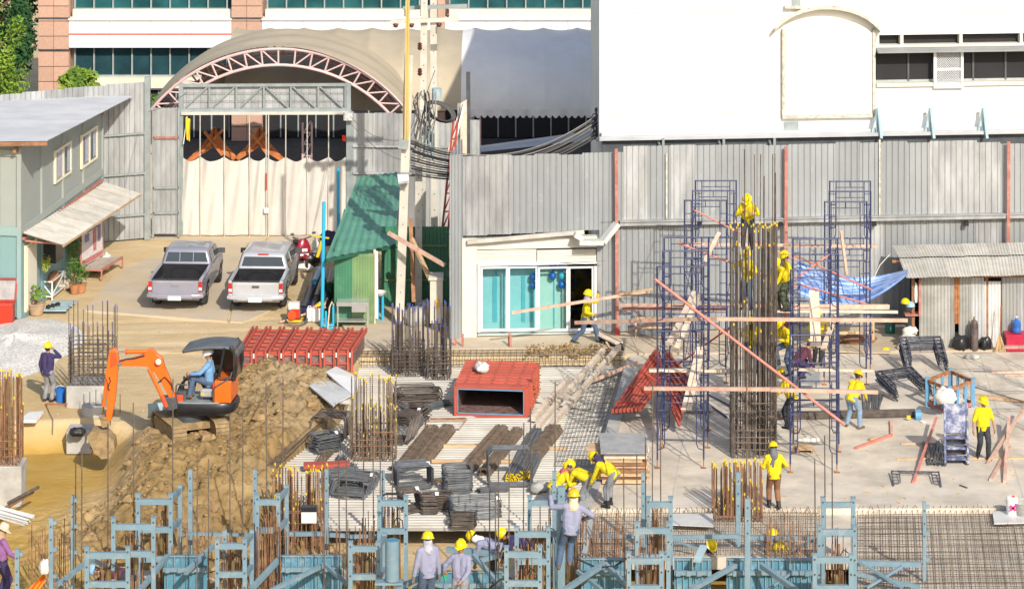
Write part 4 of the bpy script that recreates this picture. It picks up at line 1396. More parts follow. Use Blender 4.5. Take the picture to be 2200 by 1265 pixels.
# roof: long ribbed silver sheets
R0 = [P(-60, 311, QA.y - .7), P(102, 303, QA.y - .5), P(288, 207, QB.y + 1.6), P(-60, 228, QB.y + 1.2)]
R0[0].x = R0[1].x - 6.5
R0[3].x = R0[2].x - 8.0
R0[0].z = R0[1].z - .05
R0[3].z = R0[2].z + .0
nsh = 7
rf = thing('x', None, None)
bpy.data.objects.remove(rf)
roof = MB().bar(sop(-.3, -.1, Zn - .12), sop(so_len + .3, -.1, Zf - .12), .1, .14).build('roof', 'wood_brown', so)
for k in range(nsh):
 u0, u1 = k / nsh, (k + 1.02) / nsh
 mb = MB()
 quad_sheet(mb, R0[1].lerp(R0[2], u0), R0[1].lerp(R0[2], min(1, u1)), R0[0].lerp(R0[3], min(1, u1)), R0[0].lerp(R0[3], u0), .2, .03, kind='trap')
 sub(mb, 'roof_sheet', 'galv_roof', roof)
mb = MB()
mb.bar(R0[0] - Z * .08, R0[1] - Z * .08, .06, .12)
sub(mb, 'purlin', 'wood_brown', roof)  # dark brown stands in for the shade below the roof edge
# awning of pale ribbed sheets on the yard side
w0, w1 = sop(.1, .03, 2.76), sop(so_len - .1, .03, 2.44)
aw0, aw1 = P(136, 526, QA.y + .35), P(303, 416, QB.y - .6)
awn = MB().bar(sop(.2, .05, 2.55), sop(so_len - .3, .05, 2.55), .08).build('awning', 'red_oxide', so)
for k in range(8):
 u0, u1 = k / 8, min(1, (k + 1.03) / 8)
 mb = MB()
 quad_sheet(mb, w0.lerp(w1, u0), w0.lerp(w1, u1), aw0.lerp(aw1, u1), aw0.lerp(aw1, u0), .32, .07)
 mb2 = MB()
 mb2.v, mb2.f, mb2.m = mb.v, [tuple(reversed(q)) for q in mb.f], mb.m
 sub(mb2, 'awning_sheet', 'zinc_pale', awn)
for u in (.03, .35, .65, .95):
 sub(MB().bar(w0.lerp(w1, u) - Z * .3, aw0.lerp(aw1, u) - Z * .05, .05), 'strut', 'red_oxide', awn)
sub(MB().bar(aw0 - Z * .04, aw1 - Z * .04, .05), 'strut', 'wood', awn)
# black outdoor unit on the wall
so_box(2.6, 3.5, .02, .42, 1.25, 1.95, 'black_plastic', 'outdoor_unit')
so_box(2.7, 3.6, .02, .30, 2.0, 2.4, 'band_cream', 'duct')
# meter board by the far end
so_box(so_len - 2.6, so_len - 1.4, .02, .12, 1.6, 2.3, 'cream_frame', 'notice')
# ================================================================== PEOPLE
def ik(a, c, l1, l2, hint):
 d = c - a
 L = d.length
 if L > (l1 + l2) * .995:
  c = a + d * ((l1 + l2) * .995 / L)
  d = c - a
  L = d.length
 dn = d / L
 x = (l1 * l1 - l2 * l2 + L * L) / (2 * L)
 h = math.sqrt(max(0, l1 * l1 - x * x))
 hv = Vector(hint)
 p = hv - dn * hv.dot(dn)
 p = p.normalized() if p.length > 1e-4 else Vector((0, 1, 0))
 return a + dn * x + p * h, c
def remeshed(mb, name, m, parent, voxel, smooth_it=3):
 o = mb.build(name, m, parent, local=True)
 r = o.modifiers.new('fuse', 'REMESH')
 r.mode = 'VOXEL'
 r.voxel_size = voxel
 r.use_smooth_shade = True
 if smooth_it:
  s = o.modifiers.new('soft', 'SMOOTH')
  s.factor = .5
  s.iterations = smooth_it
 return o
def person(label, loc, rz, hip=(0, 0, .86), lean=0, side=0, twist=0, feet=((-.11, 0, 0), (.11, .02, 0)), hands=((-.26, .1, .80), (.26, .1, .80)),
   head=(0, 0), hat='hat_yellow', shirt='shirt_yellow', trousers='jeans', shoes='boot_black', tall_boots=False, gloves=None, scarf=None,
   scarf_tail=False, knee=((0, 1, 0), (0, 1, 0)), elbow=((-.6, -.7, -.3), (.6, -.7, -.3)), belt=None, group=None, straw=False, sleeves=True, scale=1.0, tail=None, tilt=0):
 """head=(pitch down, yaw left); z of feet and hands counts from the ground the person stands on"""
 t = thing('person', label, 'person', loc, R(rz), group)
 t.scale = (scale,) * 3
 hip = Vector(hip)
 up = Vector((math.sin(R(side)), math.sin(R(lean)), math.cos(R(lean)) * math.cos(R(side)))).normalized()
 rt = Vector((math.cos(R(twist)), math.sin(R(twist)), 0))
 rt = (rt - up * rt.dot(up)).normalized()
 fw = up.cross(rt)
 chest, neck = hip + up * .28, hip + up * .49
 hq = Matrix.Rotation(R(head[1]), 3, 'Z') @ Matrix.Rotation(-R(head[0]), 3, 'X')
 hup = (hq @ Vector((0, 0, 1)))
 hfw = (hq @ Vector((0, 1, 0)))
 hrt = (hq @ Vector((1, 0, 0)))
 HM = Matrix((hrt, hfw, hup)).transposed()
 hc = neck + (up * .35 + hup * .65).normalized() * .175
 sh = [neck - up * .055 + rt * s * .165 for s in (-1, 1)]
 hj = [hip + rt * s * .085 - up * .01 for s in (-1, 1)]
 el, wr, kn, an = [], [], [], []
 for i in (0, 1):
  e, w = ik(sh[i], Vector(hands[i]), .275, .255, elbow[i])
  el.append(e)
  wr.append(w)
  f = Vector(feet[i][:3]) + Vector((0, 0, .085))
  k, a = ik(hj[i], f, .41, .41, knee[i])
  kn.append(k)
  an.append(a)
 fyaw = [f[3] if len(f) > 3 else 0 for f in feet]
 fpit = [f[4] if len(f) > 4 else 0 for f in feet]
 b = MB()
 for s in (-1, 1):
  b.capsule(hip + rt * s * .05, neck - up * .1 + rt * s * .075, .105, .095)
  b.capsule(sh[0 if s < 0 else 1], neck - up * .03, .055, .06)
 b.capsule(neck - up * .05, hc - hup * .03, .055, .052)
 b.ell(hc, (.076, .093, .112), 16, 12, rot=HM)
 b.ell(hc + HM @ Vector((0, .03, -.06)), (.055, .06, .06), 12, 8, rot=HM)
 b.capsule(hc + HM @ Vector((0, .088, .012)), hc + HM @ Vector((0, .105, -.022)), .010, .015, 8)
 for s in (-1, 1):
  b.ell(hc + HM @ Vector((.077 * s, -.005, -.005)), (.014, .024, .032), 8, 6, rot=HM)
 for i in (0, 1):
  b.capsule(sh[i], el[i], .047, .038)
  b.capsule(el[i], wr[i], .038, .026)
  d = (wr[i] - el[i]).normalized()
  s = -1 if i == 0 else 1
  inn = (rt * -s - d * (rt * -s).dot(d)).normalized()
  spr = d.cross(inn).normalized()
  if spr.dot(fw) < 0:
   spr = -spr
  b.capsule(wr[i], wr[i] + d * .075 + spr * .012, .024, .030, 8)
  b.capsule(wr[i] + d * .04 - spr * .012, wr[i] + d * .078 - spr * .016, .024, .022, 8)
  for q, ln in enumerate((.066, .074, .068, .052)):
   o0 = wr[i] + d * .088 + spr * (.030 - .020 * q)
   o1 = o0 + (d * .85 + inn * .45).normalized() * ln * .55
   o2 = o1 + (d * .35 + inn * .9).normalized() * ln * .5
   b.capsule(o0 - d * .02, o1, .0095, .009, 6)
   b.capsule(o1, o2, .009, .0075, 6)
  t0 = wr[i] + d * .03 + spr * .03
  t1 = t0 + (d * .6 + spr * .6 + inn * .3).normalized() * .04
  b.capsule(t0, t1, .012, .0105, 6)
  b.capsule(t1, t1 + (d * .8 + inn * .6).normalized() * .034, .0105, .009, 6)
  b.capsule(hj[i], kn[i], .083, .056)
  b.capsule(kn[i] + (kn[i] - hj[i]).normalized() * .02, an[i], .055, .038)
 remeshed(b, 'body', 'skin', t, .0085, 2)
 ey = MB()
 for s in (-1, 1):
  ey.ell(hc + HM @ Vector((.031 * s, .083, .018)), (.014, .008, .008), 8, 6, rot=HM)
 ey.ell(hc + HM @ Vector((0, .082, -.055)), (.024, .008, .006), 8, 6, rot=HM)
 ey.build('features', 'shirt_maroon', t, True, local=True)
 hr = MB()
 hr.ell(hc + HM @ Vector((0, -.012, .012)), (.084, .09, .112), 14, 8, rot=HM, t0=0, t1=PI * .5)
 hr.ell(hc + HM @ Vector((0, -.035, -.01)), (.075, .066, .09), 12, 8, rot=HM)
 hr.build('hair', 'boot_black', t, True, local=True)
 g = MB()
 for s in (-1, 1):
  g.capsule(hip + up * .02 + rt * s * .055, chest + rt * s * .085, .118, .118)
  g.capsule(chest + rt * s * .085, neck - up * .10 + rt * s * .075, .118, .10)
  g.capsule(neck - up * .035 + rt * s * .06, sh[0 if s < 0 else 1], .07, .072)
 g.capsule(neck - up * .06, neck + up * .0, .075, .066)
 for i in (0, 1):
  g.capsule(sh[i], el[i], .068, .056)
  if sleeves:
   g.capsule(el[i], wr[i] - (wr[i] - el[i]).normalized() * .02, .056, .043)
  else:
   pass
 for zz in (-.07, -.02, .04):                        # loose hem
  g.path([hip + up * zz + rt * math.cos(a) * (.125 + .008 * math.sin(5 * a)) + fw * math.sin(a) * (.085 + .008 * math.cos(4 * a)) for a in [2 * PI * k / 18 for k in range(18)]], .045, 8, closed=True)
 remeshed(g, 'shirt', shirt, t, .013, 2)
 g = MB()
 for s in (-1, 1):
  g.capsule(hip + rt * s * .05 - up * .03, hip + rt * s * .055 + up * .06, .115, .11)
 for i in (0, 1):
  g.capsule(hj[i], kn[i], .105, .077)
  g.capsule(kn[i], an[i].lerp(kn[i], .35 if tall_boots else .04), .077, .066 if not tall_boots else .07)
  m_ = hj[i].lerp(kn[i], .5)
  g.capsule(kn[i] + rt * .01, kn[i].lerp(an[i], .25), .075, .074, 8)
 remeshed(g, 'trousers', trousers, t, .013, 2)
 for i in (0, 1):
  g = MB()
  c, s_ = math.cos(R(fyaw[i])), math.sin(R(fyaw[i]))
  pz = math.tan(R(fpit[i]))
  f = Vector((-s_, c, 0))
  heel = an[i] - f * .04 - Z * .045
  toe = an[i] + f * .165 - Z * (.05 + .165 * pz)
  g.capsule(heel, toe, .042, .036)
  g.capsule(an[i] - Z * .02, toe - f * .05, .052, .04)
  if tall_boots:
   g.capsule(an[i] - Z * .02, an[i].lerp(kn[i], .72), .058, .072)
  remeshed(g, 'boot' if tall_boots else 'shoe', shoes, t, .013, 1)
  if gloves:
   g = MB()
   d = (wr[i] - el[i]).normalized()
   g.capsule(wr[i] - d * .05, wr[i] + d * .02, .04, .038)
   g.capsule(wr[i], wr[i] + d * .10, .036, .040)
   g.capsule(wr[i] + d * .07, wr[i] + d * .15, .034, .024)
   g.capsule(wr[i] + d * .03, wr[i] + d * .08 + fw * .045, .018, .014)
   remeshed(g, 'glove', gloves, t, .012, 1)
 if hat:
  g = MB()
  q = HM @ Matrix.Rotation(R(-6), 3, 'X')
  o = hc + HM @ Vector((0, -.004, .022))
  def hp(v):
   return o + q @ Vector(v)
  if straw:
   g.lathe([(.002, .135), (.06, .13), (.088, .10), (.095, .03), (.14, .012), (.185, -.012), (.187, -.02), (.14, .0), (.10, .02)], (0, 0, 0), 20)
  else:
   g.lathe([(.004, .128), (.05, .121), (.086, .098), (.108, .062), (.117, .018), (.119, .0), (.135, -.006), (.137, -.014), (.116, -.012)], (0, 0, 0), 20)
   for s in (-.028, 0, .028):
    g.path([(s, .112 * math.cos(a), .005 + .135 * math.sin(a)) for a in [PI * k / 10 for k in range(1, 10)]], .009, 5)
   pk = [(-.10, .075, -.006), (-.07, .13, -.012), (0, .175, -.02), (.07, .13, -.012), (.10, .075, -.006), (.05, .09, -.002), (-.05, .09, -.002)]
   g.prism([Vector(p) for p in pk], (0, 0, -.01))
  g.v = [tuple(hp((v[0], v[1] * 1.14, v[2]))) for v in g.v]
  g.build('hat', hat, t, True, local=True)
 if scarf:
  g = MB()
  g.capsule(hc - hup * .055 - hfw * .01, neck + up * .0, .098, .088)
  g.capsule(hc - hup * .085 - hfw * .02, neck - up * .035 - fw * .01, .09, .125)
  remeshed(g, 'scarf', scarf, t, .014, 1)
  if scarf_tail:
   g = MB()
   a = neck - fw * .10 - up * .0
   g.bar(a, a - up * .28 - rt * .06 - fw * .035, .06, .02)
   g.bar(a, a - up * .22 - rt * .11 - fw * .03, .05, .02)
   g.build('scarf_tail', scarf, t, local=True)
 if belt:
  g = MB()
  ring = [hip + up * .035 + rt * math.cos(a) * .172 + fw * math.sin(a) * .128 for a in [2 * PI * k / 20 for k in range(20)]]
  g.path(ring, .022, 6, closed=True)
  g.bar(ring[14] - up * .02, ring[14] - up * .22 + rt * .03, .035, .05)
  g.bar(ring[2] - up * .02, ring[2] - up * .16, .03, .04)
  g.build('belt', belt, t, True, local=True)
 return t
GP = 'workers on the site'
def at(px, py, z=0.0):
 return G(px, py, z)
def atY(px, py, Y):
 return P(px, py, Y)
# worker in navy on the yard, hand at the mouth
person('worker in a navy jumper and yellow helmet standing by the blue bucket', at(103, 862), -25, hands=((-.24, .05, .80), (.06, .22, 1.42)), shirt='shirt_navy', trousers='trousers_grey', scale=1.0, hip=(0, 0, .87), group=GP, elbow=((-.6, -.7, -.3), (.8, .2, -.8)))
# carrying a plank along the shop front
person('worker striding past the shop with a long plank on his shoulder', at(1262, 736, .04), -100, lean=6, feet=((-.10, .32, 0), (.10, -.42, .02, 0, 20)), hip=(0, -.05, .80), hands=((-.16, .30, 1.46), (.22, .22, .92)), elbow=((-.3, .3, -1), (.6, -.6, -.3)), scarf='scarf_lilac', belt='shirt_yellow', group=GP, head=(8, 0))
# bending over the bar bundle
person('worker in pale jeans bending over the bar bundle', at(1834, 918, .02), -35, lean=38, hip=(0, -.12, .84), feet=((-.2, -.02, 0, 20), (.22, -.05, 0, -15)), hands=((-.10, .50, .66), (.16, .52, .60)), trousers='jeans_pale', shoes='boot_brown', hat='hat_orange', head=(25, 0), group=GP)
# walking towards the camera on the floor
person('worker with bare forearms walking towards the viewer across the concrete floor', at(2112, 985, .02), 190, feet=((-.1, .12, 0, 5), (.1, -.14, 0, -20)), hands=((-.30, .04, .80), (.30, .10, .80)), trousers='trousers_dark', shoes='boot_black', tall_boots=True, belt='shirt_yellow', head=(12, 20), sleeves=False, group=GP)
# seen from behind, brown trousers
person('worker in brown trousers with a grey neck cloth, seen from behind', at(1663, 1092, .02), 8, hip=(.0, -.02, .86), feet=((-.10, .12, .0), (.11, -.06, 0)), lean=8, hands=((-.12, .28, 1.02), (.24, .26, 1.0)), trousers='trousers_brown', tall_boots=True, scarf='scarf_grey', scarf_tail=True, head=(18, 0), group=GP)
# three bending workers at the edge of the deck
person('bending worker in grey trousers, middle of the three at the deck edge', at(1258, 1098, -.25), 62, lean=72, hip=(0, -.15, .84), feet=((-.15, -.05, 0), (.14, -.02, 0)), hands=((-.12, .55, .50), (.14, .60, .48)), trousers='trousers_grey', head=(70, 0), group=GP)
person('bending worker in black rubber boots, nearest the timber stack', at(1308, 1088, .02), 60, lean=60, hip=(0, -.16, .85), feet=((-.14, -.04, 0), (.16, .04, 0)), hands=((-.14, .48, .48), (.14, .52, .50)), trousers='trousers_grey', tall_boots=True, scarf='shirt_navy', head=(60, 0), group=GP)
person('worker crouching with a pink neck cloth behind the tall blue post', at(1196, 1096, -.28), -70, lean=45, hip=(0, -.1, .62), feet=((-.15, .08, 0), (.14, -.05, 0)), hands=((-.14, .46, .66), (.16, .48, .70)), trousers='jeans', scarf='scarf_pink', head=(35, 0), group=GP)
# climbing the formwork
person('worker in a lavender shirt climbing the blue formwork, seen from behind', P(1213, 1226, 74.0), 4, scale=1.16, hip=(.12, .0, .84), lean=4, side=7, feet=((-.12, .05, .02), (.10, .02, .10)), hands=((-.26, .30, 1.44), (.44, .22, .98)), elbow=((-1, -.3, -.9), (.8, -.6, .1)), shirt='shirt_lavender', trousers='jeans', shoes='boot_brown', gloves='glove_grey', scarf='straw', hat='hat_orange', group=GP)
# foreground men
person('worker in a grey sweatshirt and printed hood, seen from behind in the foreground', P(919, 1322, 72.4), 20, hands=((-.28, .05, .78), (.27, .06, .72)), shirt='shirt_lavender', trousers='jeans', gloves='glove_grey', scarf='scarf_lilac', group=GP, head=(5, -20), hip=(0, 0, .88), scale=1.14)
person('worker in a lavender shirt facing the viewer, holding a green cup', P(990, 1330, 72.8), 165, scale=1.1, hands=((-.12, .32, .92), (.28, .24, 1.06)), shirt='shirt_lavender', trousers='trousers_grey', gloves=None, group=GP, head=(0, -5), hip=(0, 0, .86))
person('worker in pale blue bending down beyond the foreground formwork', P(1062, 1262, 75.2), 75, lean=78, hip=(0, -.1, .98), feet=((-.14, 0, .1), (.14, .05, .1)), hands=((-.12, .45, .5), (.14, .5, .5)), shirt='shirt_lavender', trousers='trousers_dark', scarf='white_plastic', head=(55, 0), group=GP)
person('worker stooping behind the blue post with his helmet just showing', P(1108, 1262, 75.0), 95, lean=70, hip=(0, -.3, 1.0), feet=((-.14, -.2, .1), (.14, -.15, .1)), hands=((-.12, .3, .5), (.14, .35, .5)), shirt='shirt_navy', trousers='trousers_dark', head=(45, 0), group=GP)
person('worker down in the pit behind the wall form, helmet under the blue rail', P(1507, 1275, 77.0), 210, lean=40, hip=(0, 0, .80), head=(50, 0), shirt='shirt_navy', trousers='trousers_dark', hands=((-.2, .4, .5), (.2, .4, .5)), group=GP)
person('worker in yellow stooping behind the starter bars at the wall form', P(1688, 1270, 77.0), 70, lean=42, hip=(0, -.1, .80), hands=((-.2, .55, .75), (.2, .55, .7)), head=(20, 0), hat='hat_yellow', trousers='jeans', group=GP)
person('worker in purple with a straw hat at the lower left corner', P(2, 1290, 73.4), -60, scale=1.08, hat='straw', straw=True, shirt='shirt_purple', trousers='shirt_navy', belt='boot_black', scarf='clay_pot', hands=((-.2, .3, .95), (.2, .32, .9)), head=(25, 0), group=GP)
person('worker with a pale blue cap lying low behind the left blue frame', P(210, 1296, 73.6), 88, lean=86, hip=(0, -.6, .70), feet=((-.12, -.9, 0), (.12, -.85, 0)), hands=((-.12, .15, .45), (.16, .2, .4)), shirt='shirt_maroon', hat='hat_blue', trousers='trousers_dark', head=(75, 0), group=GP)
# around the tall column of bars
YC = 84.9
person('worker perched on top of the tall bar column', P(1606, 534, 86.2), 175, lean=26, hip=(0, -.08, .80), feet=((-.12, .02, 0), (.12, .04, .0)), hands=((-.16, .30, 1.02), (.12, .34, 1.06)), trousers='trousers_dark', head=(38, -10), group=GP)
person('worker half hidden behind the bars of the tall column, near its upper end', P(1607, 664, 87.0), 150, lean=6, hands=((-.15, .34, 1.18), (.36, .30, 1.12)), trousers='jeans', head=(15, 0), group=GP)
person('upright worker on the scaffold platform, the higher of the two side by side', P(1695, 668, 87.8), 95, lean=8, hands=((-.2, .28, 1.0), (.2, .3, 1.1)), trousers='trousers_camo', head=(20, 0), group=GP)
person('stooping worker on the scaffold platform reaching down beside his mate', P(1681, 666, 87.2), 130, lean=34, hip=(0, -.1, .80), hands=((.02, .42, .50), (.26, .30, .62)), trousers='trousers_camo', head=(40, 20), group=GP)
person('worker in yellow on the ground behind the bars of the tall column', P(1618, 800, 90.0), 160, lean=10, hands=((-.2, .3, 1.0), (.2, .3, 1.1)), trousers='jeans', scarf='shirt_maroon', head=(15, 0), group=GP)
person('worker in jeans stepping up between the bar column and the scaffold', P(1692, 806, 87.6), 120, lean=22, hip=(0, -.05, .86), feet=((-.12, -.02, .0), (.12, .22, .28)), hands=((-.15, .36, 1.05), (.15, .34, 1.1)), trousers='jeans', head=(38, 0), group=GP)
person('worker behind the upright planks of the far scaffold', P(1757, 782, 91.0), 185, lean=4, feet=((-.06, .1, 0), (.08, -.1, 0)), hands=((-.22, .2, 1.0), (.1, .26, 1.12)), trousers='trousers_dark', head=(15, 0), group=GP)
person('crouching worker in maroon with a yellow helmet low behind the scaffold', P(1716, 812, 90.2), -60, lean=50, hip=(0, -.1, .48), feet=((-.12, .1, 0), (.12, -.02, 0)), hands=((-.16, .42, .3), (.14, .42, .3)), shirt='shirt_maroon', trousers='shirt_navy', head=(45, 0), group=GP)
person('worker in dark trousers standing between the scaffold posts by the bar bundle', P(1697, 920, 85.6), 60, lean=24, hip=(0, -.06, .84), hands=((-.1, .4, .8), (.16, .42, .86)), trousers='trousers_dark', head=(40, 0), group=GP)
# ================================================================== PICKUP TRUCKS
def wheel(parent, x, y, r=.34, w=.22):
 s = 1 if x > 0 else -1
 tyre = MB()
 prof = [(r * .62, -w / 2), (r * .9, -w / 2), (r, -w * .32), (r, w * .32), (r * .9, w / 2), (r * .62, w / 2)]
 n = 24
 vs = [(x + b, y + a * math.cos(2 * PI * i / n), r + a * math.sin(2 * PI * i / n)) for a, b in prof for i in range(n)]
 k = len(prof)
 tyre.add(vs, [(j * n + i, j * n + (i + 1) % n, ((j + 1) % k) * n + (i + 1) % n, ((j + 1) % k) * n + i) for j in range(k) for i in range(n)])
 wh = MB().tube((x - w * .3, y, r), (x + w * .3, y, r), r * .3, n=12).build('wheel', 'dark_steel', parent, True, local=True)
 subl(tyre, 'tyre', 'black_rubber', wh, True)
 rim = MB().tube((x + s * w * .12, y, r), (x + s * w * .30, y, r), r * .64, r * .60, n=20)
 for i in range(6):
  a = 2 * PI * i / 6
  rim.bar((x + s * w * .36, y, r), (x + s * w * .33, y + r * .58 * math.cos(a), r + r * .58 * math.sin(a)), .07, .03)
 subl(rim, 'rim', 'chrome', wh, True)
def loft(mb, secs, m=0, close=True):
 """closed rings of equal length joined in order, capped"""
 n = len(secs[0])
 vs = [p for s in secs for p in s]
 fs = [(j * n + i, j * n + (i + 1) % n, (j + 1) * n + (i + 1) % n, (j + 1) * n + i) for j in range(len(secs) - 1) for i in range(n)]
 if close:
  fs += [tuple(range(n - 1, -1, -1)), tuple(range((len(secs) - 1) * n, len(secs) * n))]
 mb.add(vs, fs, m)
def pickup(label, loc, rz, paint, cab_len, rack):
 t = thing('pickup_truck', label, 'truck', loc, R(rz), 'pickup trucks parked in the yard')
 W, zb, zr = .86, .42, 1.02
 yr, ybf = -2.38, -2.38 + (2.28 if cab_len < 1.6 else 1.85)
 yf = 2.62
 b = MB()
 def side(s):
  prof = []
  ys = [yr + .04, -1.63, -1.60, -1.45, -1.2, -.95, -.80, -.77, 1.42, 1.45, 1.60, 1.85, 2.1, 2.25, 2.28, yf - .1, yf]
  zl = [.52, .45, .62, .74, .79, .74, .62, .40, .38, .58, .71, .76, .71, .58, .44, .44, .55]
  for y, z in zip(ys, zl):
   prof.append((y, z))
  top = [zr if y < ybf + .01 else (1.0 if y < 1.25 else 1.0 - .16 * ((y - 1.25) / (yf - 1.25)) ** 1.5) for y in ys]
  o = []
  nrow = 6
  def fn(u, v):
   i = u * (len(ys) - 1)
   k = min(int(i), len(ys) - 2)
   f = i - k
   y = ys[k] * (1 - f) + ys[k + 1] * f
   zlo = zl[k] * (1 - f) + zl[k + 1] * f
   zhi = top[k] * (1 - f) + top[k + 1] * f
   z = zlo + (zhi - zlo) * v
   arch = max(0, 1 - abs(y + 1.2) / .55) + max(0, 1 - abs(y - 1.85) / .55)
   bul = .03 * math.sin(PI * min(1, max(0, (z - .35) / .75))) + .035 * min(1, arch * 1.5) * (1 - abs(v - .4))
   nose = .10 * max(0, (y - 2.2) / .42) ** 2
   return Vector((s * (W - .035 + bul - nose), y, z))
  bm = MB()
  bm.grid(fn, len(ys) - 1, nrow)
  if s > 0:
   bm.f = [tuple(reversed(q)) for q in bm.f]
  return bm
 for s in (-1, 1):
  q = side(s)
  b.add(q.v, [tuple(f) for f in q.f])
 def hood(u, v):
  x = (u - .5) * 2
  y = 1.2 + (yf - 1.2) * v
  z = 1.0 - .16 * ((y - 1.25) / (yf - 1.25)) ** 1.5 if y > 1.25 else 1.0
  return Vector((x * (W - .03 - .10 * max(0, (y - 2.2) / .42) ** 2), y, z + .05 * (1 - x * x)))
 b.grid(hood, 8, 8)
 b.bb(-.74, .74, yf - .06, yf, .44, .84)
 b.bb(-W + .12, W - .12, -2.2, 2.4, .34, .46)
 body = b.build('body', paint, t, True, local=True)
 subl(MB().bb(-.6, .6, yf, yf + .02, .6, .8), 'grille', 'black_plastic', body)
 L = MB()
 yi0, yi1 = yr + .07, ybf - .04
 L.bb(-W + .10, W - .10, yi0, yi1, .50, .54)
 L.bb(-W + .06, -W + .10, yi0, yi1, .54, zr + .012)
 L.bb(W - .10, W - .06, yi0, yi1, .54, zr + .012)
 L.bb(-W + .10, W - .10, yi1 - .04, yi1, .54, zr + .02)
 L.bb(-W + .10, W - .10, yi0, yi0 + .03, .54, zr - .06)
 for x in np.arange(-.6, .61, .15):
  L.bb(x - .03, x + .03, yi0 + .05, yi1 - .06, .54, .555)
 for s in (-1, 1):                                     # wheel boxes
  L.bb(s * (W - .10) - (0 if s < 0 else .18), s * (W - .10) + (.18 if s < 0 else 0), -1.6, -.8, .54, .80)
 L.path([(-.45, yi1 - .05, .66), (-.5, yi1 - .05, .84), (-.3, yi1 - .05, .93), (.3, yi1 - .05, .93), (.5, yi1 - .05, .84), (.45, yi1 - .05, .66)], .018, 5)
 L.build('bed_liner', 'black_plastic', t, local=True)
 r_ = MB()
 for s in (-1, 1):
  r_.bar((s * (W - .045), yr + .05, zr), (s * (W - .045), ybf, zr), .11, .05)
 r_.bar((-W + .08, ybf - .01, zr), (W - .08, ybf - .01, zr), .06, .05)
 r_.build('bed_rail', paint, t, local=True)
 tg = MB()
 def gate(u, v):
  x = (u - .5) * 2 * (W - .12)
  z = .50 + (zr - .50) * v
  return Vector((x, yr + .01 + .012 * math.sin(PI * v) - (.018 if .12 < v < .86 and abs(x) < .66 else 0), z))
 tg.grid(gate, 14, 14)
 tg.bb(-W + .12, W - .12, yr + .03, yr + .07, .50, zr)
 tgo = tg.build('tailgate', paint, t, True, local=True)
 subl(MB().bar((-W + .1, yr + .03, zr + .012), (W - .1, yr + .03, zr + .012), .08, .03), 'cap', 'black_plastic', tgo)
 subl(MB().bb(-.11, .11, yr - .035, yr, .84, .90), 'handle', paint if cab_len < 1.6 else 'dark_steel', tgo)
 for s in (-1, 1):
  c = MB()
  c.bb(s * (W - .055) - .055, s * (W - .055) + .055, yr - .01, yr + .10, .50, zr - .0)
  c.build('corner_post', paint, t, True, local=True)
  x0 = s * (W - .055)
  li = MB().bb(x0 - .053, x0 + .053, yr - .035, yr + .11, .66, .98).build('tail_light', 'tail_red', t, True, local=True)
  subl(MB().bb(x0 - .05, x0 + .05, yr - .042, yr + .1, .715, .80), 'lens', 'tail_white', li)
 bp = MB()
 bp.path([(-W + .0, -2.1, .54), (-W + .02, yr - .04, .54), (-W + .14, yr - .10, .54), (W - .14, yr - .10, .54), (W - .02, yr - .04, .54), (W - .0, -2.1, .54)], .075, 8)
 bp.bb(-.55, .55, yr - .16, yr - .0, .47, .60)
 bo = bp.build('bumper', paint, t, True, local=True)
 subl(MB().bb(-.21, .21, yr - .19, yr - .165, .42, .55), 'number_plate', 'plate_white', bo)
 yc0, yc1 = ybf + .02, ybf + .02 + cab_len
 zt = 1.58
 def ring(y, z, hw, rd=.10):
  return y, z, hw
 g = MB()
 secs = []
 for z, dyr, dyf, hw in ((.98, 0, .62, .815), (1.06, .005, .58, .80), (1.40, .10, .20, .70), (1.46, .15, .10, .665), (1.495, .22, .0, .60), (1.51, .36, -.14, .48)):
  a0, a1 = yc0 + dyr, yc1 + dyf
  rr = .09
  pts = []
  for cx_, cy_, st in ((hw - rr, a1 - rr, 0), (-hw + rr, a1 - rr, 90), (-hw + rr, a0 + rr, 180), (hw - rr, a0 + rr, 270)):
   for k in range(4):
    an_ = R(st + 30 * k)
    pts.append(Vector((cx_ + rr * math.cos(an_), cy_ + rr * math.sin(an_), z)))
  secs.append(pts)
 loft(g, secs)
 g.build('cab', paint, t, True, local=True)
 g = MB()
 def zlerp(z):
  f = (z - 1.06) / (1.40 - 1.06)
  return yc0 + .005 + f * .095, .80 - f * .10
 (ya, ha), (yb2, hb) = zlerp(1.09), zlerp(1.40)
 rear = [(-ha + .10, ya - .012, 1.10), (ha - .10, ya - .012, 1.10), (hb - .09, yb2 - .012, 1.385), (-hb + .09, yb2 - .012, 1.385)]
 g.prism([Vector(p) for p in rear], (0, .02, 0))
 rw = g.build('rear_window', 'car_glass', t, local=True)
 if rack:
  for x in (-.22, .22):
   subl(MB().bar((x, ya - .02, 1.10), (x, yb2 - .02, 1.385), .02), 'divider', paint, rw)
 else:
  rl = MB().bb(-.17, .17, yb2 - .0 + .01, yb2 + .05, 1.435, 1.475).build('brake_light', 'tail_red', t, local=True)
 for s in (-1, 1):
  g = MB()
  y0_, y1_ = yc0 + .16, yc1 + .34
  g.prism([Vector((s * .812, y0_, 1.06)), Vector((s * .812, y1_ + .08, 1.06)), Vector((s * .712, y1_ - .22, 1.40)), Vector((s * .712, y0_ + .08, 1.40))], (s * .012, 0, 0))
  sw = g.build('side_window', 'car_glass', t, local=True)
  subl(MB().bar((s * .82, yc0 + cab_len * .45, 1.06), (s * .72, yc0 + cab_len * .45, 1.40), .05), 'pillar', paint, sw)
  mr = MB()
  mr.bb(s * .90 - .10, s * .90 + .12 * s if s > 0 else s * .90 + .10, yc1 + .22, yc1 + .34, 1.05, 1.20)
  mr.build('mirror', 'black_plastic' if s < 0 or rack is None else 'dark_steel', t, True, local=True)
